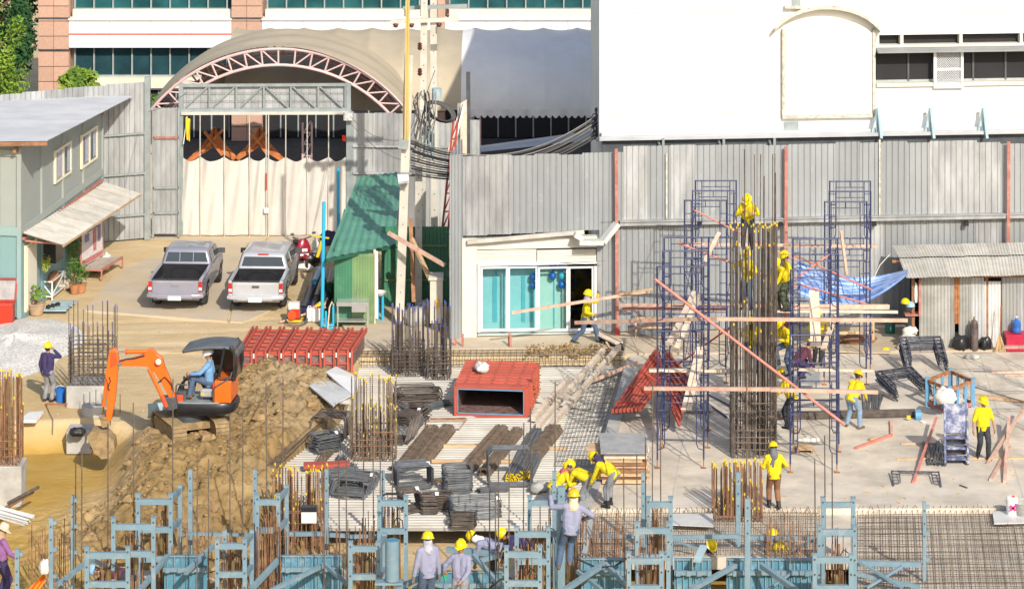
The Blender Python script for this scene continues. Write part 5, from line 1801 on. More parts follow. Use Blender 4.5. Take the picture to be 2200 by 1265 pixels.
  subl_ = MB().bb(s * (W - .01) - .015, s * (W - .01) + .015, yc0 + .25, yc0 + .42, .86, .90)
  subl_.build('door_handle', paint, t, local=True)
 g = MB()
 g.prism([Vector((-.70, yc1 + .56, 1.07)), Vector((.70, yc1 + .56, 1.07)), Vector((.62, yc1 + .20, 1.42)), Vector((-.62, yc1 + .20, 1.42))], (0, .02, .0))
 g.build('windscreen', 'car_glass', t, local=True)
 for x in (-.74, .74):
  wheel(t, x, -1.2)
  wheel(t, x, 1.85)
 for s in (-1, 1):
  MB().bb(s * .74 - .12, s * .74 + .12, -1.68, -1.66, .14, .5).build('mud_flap', 'black_rubber', t, local=True)
 return t
def place_truck(pxc, pyg, rz, **k):
 p = G(pxc, pyg, .03)
 off = Vector((math.sin(R(rz)) * -1.2, math.cos(R(rz)) * 1.2, 0))
 return p + off
p1 = place_truck(389, 652, -3)
pickup('grey lilac pickup truck with a divided rear window', p1, -3, 'car_grey', 1.35, True)
p2 = place_truck(559, 656, -2.5)
pickup('silver pickup truck with a red brake light above the rear window', p2, -2.5, 'car_silver', 1.95, False)
# ================================================================== EXCAVATOR
def ez(x, y):                                        # reading of the enlarged picture of the machine
 return 200 + x / 4.686, 690 + y / 4.686
YX = 86.0
ex = thing('excavator', 'orange mini excavator with a black canopy on the dug earth', 'excavator', P(415, 928, YX))
def E(x, y, d=0.0):
 return P(*ez(x, y), YX + d)
def eprism(pts, d0, d1, m, name, part=None, smooth=False):
 mb = MB().prism([E(x, y, d0) for x, y in pts], (0, d1 - d0, 0))
 o = mb.build(name, m, ex, smooth) if part is None else sub(mb, name, m, part, smooth)
 bv = o.modifiers.new('edge', 'BEVEL')
 bv.width = .015
 bv.segments = 2
 bv.limit_method = 'ANGLE'
 return o
def etube(a, b, d, r, m, name, part=None, d2=None):
 mb = MB().tube(E(*a, d), E(*b, d if d2 is None else d2), r, n=14)
 return mb.build(name, m, ex, True) if part is None else sub(mb, name, m, part, True)
DB = -.62                                            # the boom stands on the near side of the machine
boom = eprism([(245, 425), (500, 345), (560, 290), (605, 283), (640, 335), (695, 372), (722, 470), (765, 560), (805, 690), (825, 775), (765, 775), (705, 655), (625, 525), (540, 455), (300, 452), (252, 450)], DB - .10, DB + .10, 'orange_paint', 'boom')
sub(MB().tube(E(265, 433, DB - .16), E(265, 433, DB + .16), .05, n=14), 'pin', 'dark_steel', boom, True)
stick = eprism([(165, 292), (200, 284), (238, 292), (258, 425), (240, 560), (222, 790), (180, 1008), (128, 985), (142, 790), (155, 645), (122, 560), (140, 430)], DB - .13, DB + .13, 'orange_paint', 'stick')
eprism([(176, 315), (228, 310), (244, 425), (170, 470)], DB - .145, DB - .13, 'orange_red', 'side_plate', stick)
cy = etube((595, 303), (345, 306), DB, .062, 'orange_paint', 'arm_cylinder')
etube((345, 306), (205, 305), DB, .028, 'chrome', 'rod', cy)
sub(MB().box(E(580, 310, DB), (.13, .16, .18)), 'bracket', 'orange_paint', cy)
sub(MB().tube(E(345, 306, DB), E(325, 306, DB), .072, n=14), 'gland', 'orange_red', cy, True)
for dd in (-.15, .10):
 cy = etube((562, 480), (690, 745), DB + dd, .055, 'orange_paint', 'boom_cylinder')
 etube((690, 745), (738, 860), DB + dd, .06, 'orange_red', 'foot', cy)
cy = etube((140, 575), (105, 850), DB - .02, .05, 'orange_paint', 'bucket_cylinder')
etube((105, 850), (92, 930), DB - .02, .026, 'chrome', 'rod', cy)
lk = MB().bar(E(70, 955, DB), E(170, 985, DB), .24, .09).build('bucket_link', 'mud', ex)
sub(MB().tube(E(75, 955, DB - .17), E(75, 955, DB + .17), .05, n=10), 'pin', 'dark_steel', lk, True)
lamp = MB().tube(E(658, 408, DB - .10), E(658, 408, DB - .22), .085, n=16).build('work_lamp', 'orange_paint', ex, True)
sub(MB().tube(E(658, 408, DB - .215), E(658, 408, DB - .235), .07, n=16), 'lens', 'white_plastic', lamp, True)
# hoses
for pts in ([(265, 400), (330, 380), (420, 372), (520, 345)], [(690, 600), (650, 620), (720, 560), (760, 600), (790, 640), (800, 690)], [(160, 560), (175, 600), (150, 660), (165, 700)]):
 MB().path([E(x, y, DB - .13) for x, y in pts], .018, 6).build('hose', 'black_rubber', ex, True)
# bucket lying in the pit, open to the left
bk = thing('x', None, None)
bpy.data.objects.remove(bk)
bpts = [P(x, y, YX + DB - .3) for x, y in ((186, 938), (196, 926), (226, 930), (244, 948), (246, 968), (236, 984), (218, 986), (200, 968))]
mb = MB()
n = len(bpts)
mb.add([p + Vector((0, .6 * s, 0)) for s in (0, 1) for p in bpts], [(i, (i + 1) % n, n + (i + 1) % n, n + i) for i in range(n - 1)] + [tuple(range(n - 1, -1, -1)), tuple(range(n, 2 * n))])
bo = mb.build('bucket', 'mud', ex)
bo.modifiers.new('plate', 'SOLIDIFY').thickness = .03
for k in range(4):
 p = bpts[-1] + Vector((0, .08 + .14 * k, 0))
 sub(MB().bar(p, p + Vector((-.10, 0, .05)), .06, .03), 'tooth', 'dark_steel', bo)
eprism([(60, 960), (165, 975), (170, 1060), (90, 1075)], DB - .12, DB + .12, 'mud', 'coupler')
# boom swing bracket
eprism([(700, 770), (830, 770), (850, 880), (780, 900), (715, 880)], DB - .16, DB + .16, 'dark_steel', 'swing_bracket')
# house: black skirt with rounded counterweight
def house_ring(grow, z):
 pts = []
 for k in range(28):
  a = 2 * PI * k / 28
  c, s = math.cos(a), math.sin(a)
  ex_ = .98 if c > 0 else .92
  x = (abs(c) ** .55) * (1 if c > 0 else -1) * ex_
  y = (abs(s) ** .6) * (1 if s > 0 else -1) * .66
  pts.append(Vector((x * grow, y * grow, z)))
 return pts
HC = P(436, 868, YX)
hz0 = HC.z
HR = Matrix.Rotation(R(-6), 3, 'Z')
def hl(p):
 p = Vector(p)
 q = HR @ Vector((p.x, p.y, 0))
 return Vector((HC.x + q.x, HC.y + q.y, HC.z + p.z + p.x * .02))
mb = MB()
loft(mb, [[hl(p) for p in house_ring(g, z)] for g, z in ((.86, -.16), (.96, -.10), (1.0, .0), (1.0, .12), (.97, .17))])
house = mb.build('house', 'black_plastic', ex, True)
mb = MB()
loft(mb, [[hl((p.x * .9 - .06, p.y * .93, p.z)) for p in house_ring(g, z)] for g, z in ((.98, .165), (.98, .20))])
sub(mb, 'floor', 'grey_steel', house)
def hbox(x0, x1, y0, y1, z0, z1, m, name, part=None, bev=.03, smooth=True):
 mb = MB()
 vs = [hl((x, y, z)) for x in (x0, x1) for y in (y0, y1) for z in (z0, z1)]
 mb.add(vs, [(0, 1, 3, 2), (4, 6, 7, 5), (0, 4, 5, 1), (2, 3, 7, 6), (0, 2, 6, 4), (1, 5, 7, 3)])
 o = mb.build(name, m, ex) if part is None else sub(mb, name, m, part)
 if bev:
  b = o.modifiers.new('edge', 'BEVEL')
  b.width = bev
  b.segments = 3
 return o
cov = hbox(.42, .88, -.56, .52, .18, .78, 'orange_paint', 'engine_cover')
hbox(.36, .44, -.50, .45, .22, .70, 'orange_red', 'seam', cov)
hbox(-.72, -.46, -.50, -.30, .18, .36, 'orange_red', 'pedal_guard')
cv2 = MB()
def fend(u, v):
 a = R(10 + 150 * u)
 return hl((-.30 - .42 * math.cos(a), -.05 + .62 * v, .2 + .55 * math.sin(a)))
cv2.grid(fend, 14, 6)
f2 = cv2.build('side_fender', 'black_plastic', ex, True)
f2.modifiers.new('plate', 'SOLIDIFY').thickness = .06
# seat
seat = hbox(.02, .42, -.26, .22, .34, .48, 'seat_grey', 'seat', None, .05)
hbox(.34, .46, -.26, .22, .46, .92, 'black_plastic', 'backrest', seat, .04)
hbox(.05, .40, -.24, .20, .19, .34, 'dark_steel', 'base', seat, .02)
hbox(.0, .40, -.44, -.28, .30, .52, 'seat_grey', 'console', None, .05)
hbox(.04, .12, -.455, -.44, .36, .43, 'yellow_paint', 'sticker', None, 0)
# levers and front console
hbox(-.62, -.38, -.42, -.10, .19, .46, 'dark_steel', 'valve_block', None, .03)
for x, y, hx in ((-.30, -.30, -.04), (-.28, .14, -.02), (-.50, -.22, .03)):
 lv = MB().tube(hl((x, y, .2)), hl((x + hx, y, .72)), .017, n=8).build('lever', 'black_plastic', ex, True)
 sub(MB().ell(hl((x + hx, y, .76)), (.035, .035, .06), 10, 8), 'grip', 'black_rubber', lv, True)
mb = MB().path([hl((-.66, -.46, .2)), hl((-.64, -.46, .62)), hl((-.60, -.46, .66)), hl((-.34, -.46, .64))], .02, 8)
mb.build('handrail', 'dark_steel', ex, True)
mb = MB().path([hl((.40, -.56, .2)), hl((.40, -.57, .55)), hl((.46, -.57, .62)), hl((.86, -.58, .86)), hl((.90, -.50, 1.0))], .022, 8)
mb.build('handrail', 'dark_steel', ex, True)
# canopy on a rear screen
mb = MB()
def can(u, v):
 x = -.46 + 1.46 * u
 y = -.46 + 1.08 * v
 e = 1 - abs(2 * v - 1) ** 4
 z = 1.58 + .14 * math.sin(PI * min(1, u * 1.08)) ** .7 * (.45 + .55 * e) - .10 * (1 - u) - (.20 * max(0, (u - .88) / .12) ** 2)
 ed = .12 * (1 - math.sin(PI * min(1, max(0, u * .97 + .015))) ** .5)
 return hl((x + .0, y * (1 - ed * .6), z))
mb.grid(can, 26, 18)
cn = mb.build('canopy', 'canopy_grey', ex, True)
cn.modifiers.new('plate', 'SOLIDIFY').thickness = -.07
for y in (-.42, .48):
 p = MB().path([hl((.92, y, .76)), hl((.98, y, 1.1)), hl((.97, y, 1.45)), hl((.84, y, 1.68))], .06, 8)
 p.build('canopy_post', 'black_plastic', ex, True)
hbox(.93, .97, -.50, .44, .80, 1.62, 'window_brown', 'rear_window', None, 0)
hbox(.16, .93, .44, .47, .72, 1.60, 'window_brown', 'rear_window', None, 0)
MB().path([hl((.94, -.52, .84)), hl((.60, -.52, .82)), hl((.56, -.52, .9)), hl((.70, -.53, 1.66))], .03, 8).build('canopy_post', 'black_plastic', ex, True)
# turntable and undercarriage
UC = P(408, 905, YX)
UR = Matrix.Rotation(R(24), 3, 'Z')                   # the tracks point at the camera, turned to the left
def ul(x, y, z):
 q = UR @ Vector((x, y, 0))
 return Vector((UC.x + q.x, UC.y + q.y, UC.z + z))
MB().tube(ul(0, 0, .05), ul(0, 0, .30), .42, n=24).build('turntable', 'dark_steel', ex, True)
mb = MB()
vs = [ul(x, y, z) for x in (-.62, .62) for y in (-.42, .42) for z in (-.12, .08)]
mb.add(vs, [(0, 1, 3, 2), (4, 6, 7, 5), (0, 4, 5, 1), (2, 3, 7, 6), (0, 2, 6, 4), (1, 5, 7, 3)])
mb.build('undercarriage', 'mud', ex)
def track(cx):
 prof = []
 L, r = .74, .24
 for k in range(9):
  a = R(-90 + 180 * k / 8)
  prof.append((L + r * math.cos(a), r * math.sin(a)))
 for k in range(9):
  a = R(90 + 180 * k / 8)
  prof.append((-L + r * math.cos(a), r * math.sin(a)))
 inner = [(y * .93, z * .72) for y, z in prof]
 mb = MB()
 hw = .17
 n = len(prof)
 vs = [ul(cx + s * hw, y, z - .10) for s in (-1, 1) for y, z in prof]
 mb.add(vs, [(i, (i + 1) % n, n + (i + 1) % n, n + i) for i in range(n)])
 vs = [ul(cx + s * hw * .8, y, z - .10) for s in (-1, 1) for y, z in inner]
 mb.add(vs, [tuple(range(n - 1, -1, -1)), tuple(range(n, 2 * n))])
 tr = mb.build('track', 'mud', ex, True)
 per = []
 for i in range(n):
  a, b = Vector(prof[i]), Vector(prof[(i + 1) % n])
  m_ = max(1, int(round((b - a).length / .12)))
  for j in range(m_):
   per.append((a.lerp(b, (j + .5) / m_), (b - a).normalized()))
 for c, d in per:
  nn = Vector((d.y, -d.x))
  p0, p1 = c - d * .045, c + d * .045
  mb = MB()
  q = [p0, p1, p1 + nn * .035, p0 + nn * .035]
  mb.prism([ul(cx - hw - .02, a.x, a.y - .10) for a in q], ul(cx + hw + .02, 0, 0) - ul(cx - hw - .02, 0, 0))
  sub(mb, 'track_shoe', 'mud', tr)
for cx in (-.60, .60):
 track(cx)
mb = MB()
def blade(u, v):
 a = R(-50 + 100 * v)
 return ul(-.78 + 1.56 * u, -1.28 + .08 * math.cos(a) * 1.2, -.22 + .42 * v)
mb.grid(lambda u, v: ul(-.78 + 1.56 * u, 1.34 - .10 * math.cos(R(-60 + 120 * v)), -.15 + .40 * v), 6, 8)
bl = mb.build('dozer_blade', 'bracket_blue', ex, True)
bl.modifiers.new('plate', 'SOLIDIFY').thickness = .04
# operator
person('operator in a blue shirt and white helmet seated on the excavator', hl((.22, -.12, .0)), 84, scale=1.12, hip=(0, -.0, .58), lean=2, feet=((-.14, .48, .20), (.10, .46, .20)), knee=((0, 1, .8), (0, 1, .8)), hands=((-.22, .44, .80), (.10, .26, .76)), shirt='shirt_blue', trousers='jeans', shoes='boot_brown', hat='hat_white', head=(12, 15), scarf=None, group=GP)
# ================================================================== SCOOTER
def scooter(label, loc, rz):
 t = thing('motor_scooter', label, 'scooter', loc, R(rz))
 def whl(y):
  w = MB()
  n = 20
  r, w_ = .24, .05
  prof = [(r * .72, -w_), (r, -w_ * .6), (r, w_ * .6), (r * .72, w_)]
  vs = [(b, y + a * math.cos(2 * PI * i / n), .24 + a * math.sin(2 * PI * i / n)) for a, b in prof for i in range(n)]
  w.add(vs, [(j * n + i, j * n + (i + 1) % n, ((j + 1) % 4) * n + (i + 1) % n, ((j + 1) % 4) * n + i) for j in range(4) for i in range(n)])
  o = w.build('wheel', 'black_rubber', t, True, local=True)
  subl(MB().tube((-.03, y, .24), (.03, y, .24), .15, n=12), 'rim', 'chrome', o, True)
 whl(.62)
 whl(-.58)
 def sh(name, pts, m):
  b = MB()
  loft(b, [[Vector((hw * math.cos(2 * PI * i / 12) , y + dy * math.sin(2 * PI * i / 12), z + .02 * math.sin(2 * PI * i / 12))) for i in range(12)] for y, z, hw, dy in pts])
  return b.build(name, m, t, True, local=True)
 sh('front_shield', ((.42, .34, .14, .05), (.46, .52, .22, .06), (.42, .74, .24, .07), (.36, .92, .17, .08), (.33, 1.0, .10, .06)), 'scooter_red')
 sh('front_fender', ((.62, .40, .07, .20), (.63, .47, .08, .16), (.60, .53, .05, .08)), 'scooter_red')
 sh('tail_body', ((-.3, .40, .13, .30), (-.34, .58, .17, .38), (-.36, .70, .14, .42)), 'scooter_red')
 sh('seat', ((-.28, .70, .14, .40), (-.28, .78, .15, .40), (-.28, .81, .12, .36)), 'black_rubber')
 MB().bb(-.16, .16, -.05, .36, .26, .32).build('floorboard', 'black_plastic', t, local=True)
 hd = MB().path([(-.34, .22, 1.04), (-.18, .30, 1.02), (0, .33, .98), (.18, .30, 1.02), (.34, .22, 1.04)], .02, 8).build('handlebar', 'black_plastic', t, True, local=True)
 for s in (-1, 1):
  m_ = MB().tube((s * .26, .27, 1.02), (s * .36, .34, 1.16), .009, n=6).build('mirror', 'black_plastic', t, True, local=True)
  subl(MB().ell((s * .38, .35, 1.18), (.07, .02, .045), 10, 8), 'glass', 'dark_steel', m_, True)
 MB().bb(-.10, .10, .50, .53, .60, .70).build('headlight', 'white_plastic', t, local=True)
 MB().bb(-.15, .15, .47, .515, .46, .53).build('lower_trim', 'white_plastic', t, local=True)
 MB().tube((.0, .48, .70), (0, .62, .24), .03, n=8).build('fork', 'chrome', t, True, local=True)
 MB().tube((.13, -.35, .25), (.15, -.8, .34), .05, n=10).build('exhaust', 'dark_steel', t, True, local=True)
scooter('dark red motor scooter parked behind the silver pickup', G(645, 572, .03), 200)
# ================================================================== REINFORCEMENT
_bar_cache = {}
def bar_mesh(length, r, m, tip=None, tip_len=.06, n=6):
 key = (round(length, 2), r, m, tip)
 if key not in _bar_cache:
  mb = MB()
  L = length - (tip_len if tip else 0)
  mb.tube((0, 0, 0), (0, 0, L), r, n=n)
  if tip:
   mb.tube((0, 0, L), (0, 0, length), r * 1.18, n=n, m=1)
  _bar_cache[key] = mb.mesh('bar', [m] + ([tip] if tip else []), True)
 return _bar_cache[key]
def tie_mesh(w, d, r, m):
 mb = MB()
 c = min(w, d) * .12
 pts = []
 for sx, sy in ((1, 1), (-1, 1), (-1, -1), (1, -1)):
  a = Vector((sx * w / 2, sy * d / 2, 0))
  q = [Vector((sx * (w / 2 - c), sy * d / 2, 0)), Vector((sx * w / 2, sy * (d / 2 - c), 0))]
  if sx * sy > 0:
   q = q[::-1]
  pts += q
 mb.path(pts, r, 4, closed=True)
 return mb.mesh('tie', m)
def bar_column(name, label, px0, px1, py_base, z_base, depth, tops, m, tip, r=.014, ties=None, nx=8, ny=4, seed=1, lean=.0, tie_m=None, cat='rebar cage', tall=None, inner=0):
 """a cage of upright bars. tops: list of (row of the tips, share of the bars); ties: (row low, row high, number)"""
 rng = random.Random(seed)
 b0, b1 = G(px0, py_base, z_base), G(px1, py_base, z_base)
 w = b1.x - b0.x
 base = Vector(((b0.x + b1.x) / 2, b0.y + depth / 2, z_base))
 t = thing(name, label, cat, base)
 pos = []
 for i in range(nx):
  x = -w / 2 + w * i / (nx - 1)
  pos += [(x, -depth / 2), (x, depth / 2)]
 for j in range(1, ny - 1):
  y = -depth / 2 + depth * j / (ny - 1)
  pos += [(-w / 2, y), (w / 2, y)]
 for k in range(inner):
  pos.append((rng.uniform(-w * .42, w * .42), rng.uniform(-depth * .35, depth * .35)))
 cum = []
 acc = 0
 for row, share in tops:
  acc += share
  cum.append((acc, row))
 for x, y in pos:
  u = rng.random() * acc
  row = next(rw for c, rw in cum if u <= c)
  Yb = base.y + y
  L = top_z(Vector((0, Yb, 0)), row + rng.uniform(-9, 9)) - z_base
  L = round(L / .12) * .12
  o = inst(bar_mesh(L, r, m, tip), 'bar', t, (x + rng.uniform(-.015, .015), y + rng.uniform(-.015, .015), 0), (rng.uniform(-lean, lean), rng.uniform(-lean, lean), 0))
  if rng.random() < .55:                          # lapped bars beside it
   L2 = round(max(.5, L * rng.uniform(.45, .8)) / .12) * .12
   inst(bar_mesh(L2, r, m, tip), 'bar', t, (x + .03, y + rng.uniform(-.02, .02), 0), (rng.uniform(-lean, lean) * .5, rng.uniform(-lean, lean) * .5, 0))
 if ties:
  me = tie_mesh(w + .05, depth + .05, .011, tie_m or m)
  me2 = tie_mesh(w * .5, depth + .05, .010, tie_m or m)
  z0 = top_z(base - Vector((0, depth / 2, 0)), ties[0]) - z_base
  z1 = top_z(base - Vector((0, depth / 2, 0)), ties[1]) - z_base
  for k in range(ties[2]):
   z = z0 + (z1 - z0) * k / max(1, ties[2] - 1)
   inst(me, 'tie', t, (rng.uniform(-.01, .01), 0, z + rng.uniform(-.015, .015)), (rng.uniform(-.02, .02), rng.uniform(-.02, .02), 0))
   if k % 2 == 0:
    inst(me2, 'tie', t, (rng.choice((-.2, 0, .2)) * w, 0, z + .03))
 if tall:
  for x, row, lx in tall:
   X = (x - CX) * base.y / F - base.x
   L = top_z(base, row) - z_base
   inst(bar_mesh(round(L / .1) * .1, .016, m, None), 'bar', t, (X, rng.uniform(-.2, .2), 0), (0, lx, 0))
 return t
# pedestals
def pedestal(label, px0, px1, py0, py1, zb, depth, m='concrete_grey'):
 a, b = G(px0, py1, zb), G(px1, py1, zb)
 zt = top_z(a, py0)
 mb = MB().bb(a.x, b.x, a.y, a.y + depth, zb - .3, zt)
 o = mb.build('concrete_footing', m)
 bv = o.modifiers.new('edge', 'BEVEL')
 bv.width = .02
 tag(o, label, 'footing')
 return zt, a.y
zt, yy = pedestal('grey concrete footing under the bar cage beside the excavator arm', 142, 226, 830, 882, -.1, 1.2)
def G_on(px, Y, z):
 return CX
row = YH + F * (H - zt) / (yy + .1)
bar_column('rebar_cage', 'bar cage rising from the concrete footing beside the excavator arm', 147, 242, row, zt, 1.0, [(652, .55), (700, .45)], 'rebar', 'tip_blue', .013, (826, 740, 11), 10, 4, 11)
zt, yy = pedestal('concrete column stub at the left edge below the yellow tipped bars', -40, 46, 1002, 1090, -.8, .9)
row = YH + F * (H - zt) / (yy + .08)
bar_column('rebar_cage', 'rusty yellow tipped bar cage at the left edge above a column stub', -36, 37, row, zt, .8, [(798, .7), (830, .3)], 'rebar_rust', 'tip_yellow', .018, (998, 930, 5), 9, 4, 12, inner=12)
bar_column('rebar_cage', 'dark bar cage standing behind the deck below the utility pole', 842, 908, 812, -.3, .8, [(655, .6), (690, .4)], 'rebar', 'tip_blue', .016, (810, 745, 9), 8, 5, 13, inner=10)
bar_column('rebar_cage', 'dark bar cage behind the deck beside the electric cabinet', 918, 966, 820, -.3, .8, [(650, .6), (700, .4)], 'rebar', 'tip_blue', .016, (818, 755, 8), 6, 5, 14, inner=6)
bar_column('rebar_cage', 'yellow tipped bar cage in the middle beside the bent bar piles', 753, 848, 990, -.25, .9, [(808, .6), (868, .4)], 'rebar_brown', 'tip_yellow', .014, (985, 930, 5), 12, 5, 15, tie_m='rebar_rust', inner=22)
bar_column('rebar_cage', 'rusty yellow tipped bar cage behind the left foreground frames', 588, 699, 1182, -.85, .8, [(1003, .5), (1012, .3), (1066, .2)], 'rebar_rust', 'tip_yellow', .017, (1150, 1100, 3), 12, 4, 16, inner=26)
bar_column('rebar_cage', 'tall dark bar column in the middle of the scaffold towers', 1574, 1667, 984, .02, .95, [(484, .75), (530, .25)], 'rebar', 'tip_yellow', .019, (980, 868, 9), 9, 5, 17, .004, 'rebar_brown', inner=16,
   tall=((1604, 322, -.006), (1623, 335, -.004), (1629, 335, .008), (1640, 378, .004), (1659, 330, .002), (1668, 375, -.003), (1663, 335, .004)))
bar_column('rebar_cage', 'rusty yellow tipped bar cage in front of the worker in brown trousers', 1535, 1637, 1182, -.85, .8, [(992, .6), (1002, .2), (1065, .2)], 'rebar_rust', 'tip_yellow', .016, (1160, 1110, 3), 12, 4, 18, inner=24)
def ORD(k):
 k += 1
 return '%d%s' % (k, 'th' if 10 < k % 100 < 14 else {1: 'st', 2: 'nd', 3: 'rd'}.get(k % 10, 'th'))
# long thin bars that stand up out of the foreground forms
for k, (px, top, bot, Y) in enumerate(((162, 981, 1200, 75.5), (175, 969, 1230, 74.5), (232, 909, 1188, 75.5), (289, 865, 1130, 76.2), (370, 814, 1100, 76.8), (423, 974, 1265, 74.6), (448, 986, 1265, 74.8), (494, 888, 1175, 75.6), (521, 886, 1150, 76.2), (574, 822, 1100, 77.0), (607, 815, 1100, 77.2),
  (697, 968, 1265, 74.6), (730, 975, 1265, 75.0), (745, 980, 1265, 74.6), (780, 948, 1175, 75.6), (803, 935, 1165, 76.0), (816, 938, 1165, 76.1), (841, 955, 1080, 77.0), (1052, 1000, 1265, 74.0), (1065, 1039, 1265, 73.6), (1071, 983, 1265, 74.4), (1093, 974, 1255, 74.8), (1124, 908, 1180, 75.8), (1139, 876, 1170, 76.2), (1192, 819, 1040, 77.6),
  (1342, 984, 1265, 74.4), (1370, 978, 1265, 74.8), (1388, 940, 1190, 75.6), (1401, 817, 1120, 77.0), (1420, 905, 1100, 77.2), (1604, 760, 1265, 74.6), (1753, 987, 1265, 74.2), (1774, 935, 1150, 75.8), (1789, 973, 1265, 74.6))):
 top_p, bot_p = P(px, top, Y), P(px, bot, Y)
 bot_p.z = -1.0
 mb = MB().tube(bot_p, top_p + Vector((random.uniform(-.03, .03), 0, 0)), .0165, n=6)
 if k % 3 == 0:
  mb.tube(bot_p.lerp(top_p, .5), bot_p.lerp(top_p, .5) + Z * .05, .024, n=6)
 o = mb.build('upright_bar', 'rebar', smooth=True)
 tag(o, 'slender dark steel bar, %s from the left of those rising out of the forms' % ORD(k), 'steel bar', 'slender bars rising from the foreground forms')
# bundles of straight bars on the deck
def bundle(label, p0, p1, w, h, m, tip=None, r=.014, n=None, group=None, seed=1, name='bar_bundle', spread=.03, cat='bar bundle'):
 rng = random.Random(seed)
 p0, p1 = Vector(p0), Vector(p1)
 d = p1 - p0
 t = thing(name, label, cat, (p0 + p1) / 2, group=group)
 L = d.length
 me = bar_mesh(round(L, 1), r, m, tip, .05)
 q = d.to_track_quat('Z', 'Y')
 sx = d.cross(Z).normalized()
 rows = max(1, int(h / (r * 2)))
 out = []
 for j in range(rows):
  ww = w * (1 - .45 * (j / max(1, rows)) ** 2)
  k = max(2, int(ww / (r * 2.15)))
  for i in range(k):
   if 0 < j < rows - 1 and 1 < i < k - 2 and not tip:
    continue
   out.append((-ww / 2 + ww * i / (k - 1), r + j * r * 1.9))
 for x, z in out:
  o = p0 + sx * x + Z * z + d.normalized() * rng.uniform(-.06, .06)
  oo = inst(me, 'bar', t, o - t.location)
  e = d.normalized() + sx * rng.uniform(-spread, spread) * .25
  oo.rotation_euler = e.to_track_quat('Z', 'Y').to_euler()
 band = MB()
 for f in (.2, .5, .8):
  c = p0 + d * f
  band.bar(c - sx * (w / 2 + .01) + Z * (h * 1.0), c + sx * (w / 2 + .01) + Z * (h * 1.0), .012, .012)
 return t
zD = ZD + .05
GB = 'straight bar bundles on the steel deck'
bundle('brown bar bundle on the deck, nearest the yellow tipped cage', G(868, 1006, zD), G(928, 930, zD), .42, .24, 'rebar_brown', None, .015, seed=2, spread=.004, group=GB)
bundle('brown bar bundle on the deck, second from the yellow tipped cage', G(902, 1004, zD), G(962, 928, zD), .40, .24, 'rebar_brown', None, .015, seed=3, spread=.004, group=GB)
bundle('long brown bar bundle running up the middle of the deck', G(985, 1032, zD), G(1078, 928, zD), .42, .26, 'rebar_brown', None, .015, seed=4, spread=.004, group=GB)
bundle('thinner brown bar bundle beside the long one in the middle of the deck', G(1040, 1022, zD), G(1112, 930, zD), .34, .2, 'rebar_brown', None, .015, seed=5, spread=.004, group=GB)
bundle('bar bundle with a bright yellow end face pointing at the viewer', G(1152, 934, zD), G(1102, 1034, zD), .36, .24, 'rebar_grey', 'tip_yellow', .016, seed=6, group=GB)
bundle('bar bundle with a dull yellow end, beside the bright yellow one', G(1170, 940, zD), G(1128, 1030, zD), .34, .24, 'rebar_grey', 'tip_yellow', .016, seed=7, group=GB)
bundle('brown bar bundle on the deck nearest the long timbers', G(1142, 990, zD), G(1192, 928, zD), .44, .26, 'rebar_brown', None, .015, seed=8, spread=.004, group=GB)
bundle('fan of loose bars sloping off the earth heap towards the deck', G(572, 1012, .0), G(668, 905, .06), .34, .10, 'rebar_brown', None, .012, seed=9, spread=.3)
bundle('short bundle of bars under the bent bar pile by the earth heap', G(676, 1010, zD), G(716, 958, zD), .26, .10, 'rebar_brown', None, .012, seed=10, spread=.2)
bundle('long black bar bundle lying across the concrete floor behind the bending worker', G(1672, 898, .03), G(1972, 892, .03), .34, .16, 'rebar', None, .016, seed=11, spread=.02)
bundle('short fan of bars lying behind the long bundle on the floor', G(1872, 888, .03), G(1876, 845, .03), .46, .05, 'rebar_grey', None, .012, seed=12, spread=.3)
for k, (a, b, w, lab) in enumerate((((900, 884), (962, 868), .3, 'beside the red box form'), ((705, 1052), (752, 1004), .36, 'beside the heap of bent ties at the deck edge'), ((845, 1012), (915, 1000), .4, 'on top of the open box of ties'), ((1030, 1060), (1090, 1050), .3, 'in front of the upright ties'), ((722, 1020), (735, 985), .22, 'at the foot of the yellow tipped cage'))):
 bundle('short grey bar bundle ' + lab, G(*a, zD), G(*b, zD), w, .16, 'rebar_grey', None, .012, seed=50 + k, spread=.12)
# blue and white plastic ends of the long bundle
tag(MB().tube(G(1966, 892, .12), G(1978, 892, .12), .17, n=12).build('end_cap', 'crate_blue', smooth=True), 'blue plastic wrap at the end of the long bar bundle', 'plastic wrap')
tag(MB().box(G(1952, 896, .12), (.10, .03, .10)).build('bundle_tag', 'tip_yellow'), 'small yellow tag on the long bar bundle', 'tag')
tag(MB().box(G(1982, 905, .04), (.12, .2, .02), Matrix.Rotation(.4, 3, 'Z')).build('bundle_tag', 'white_plastic'), 'white paper tag at the tip of the long bar bundle', 'tag')
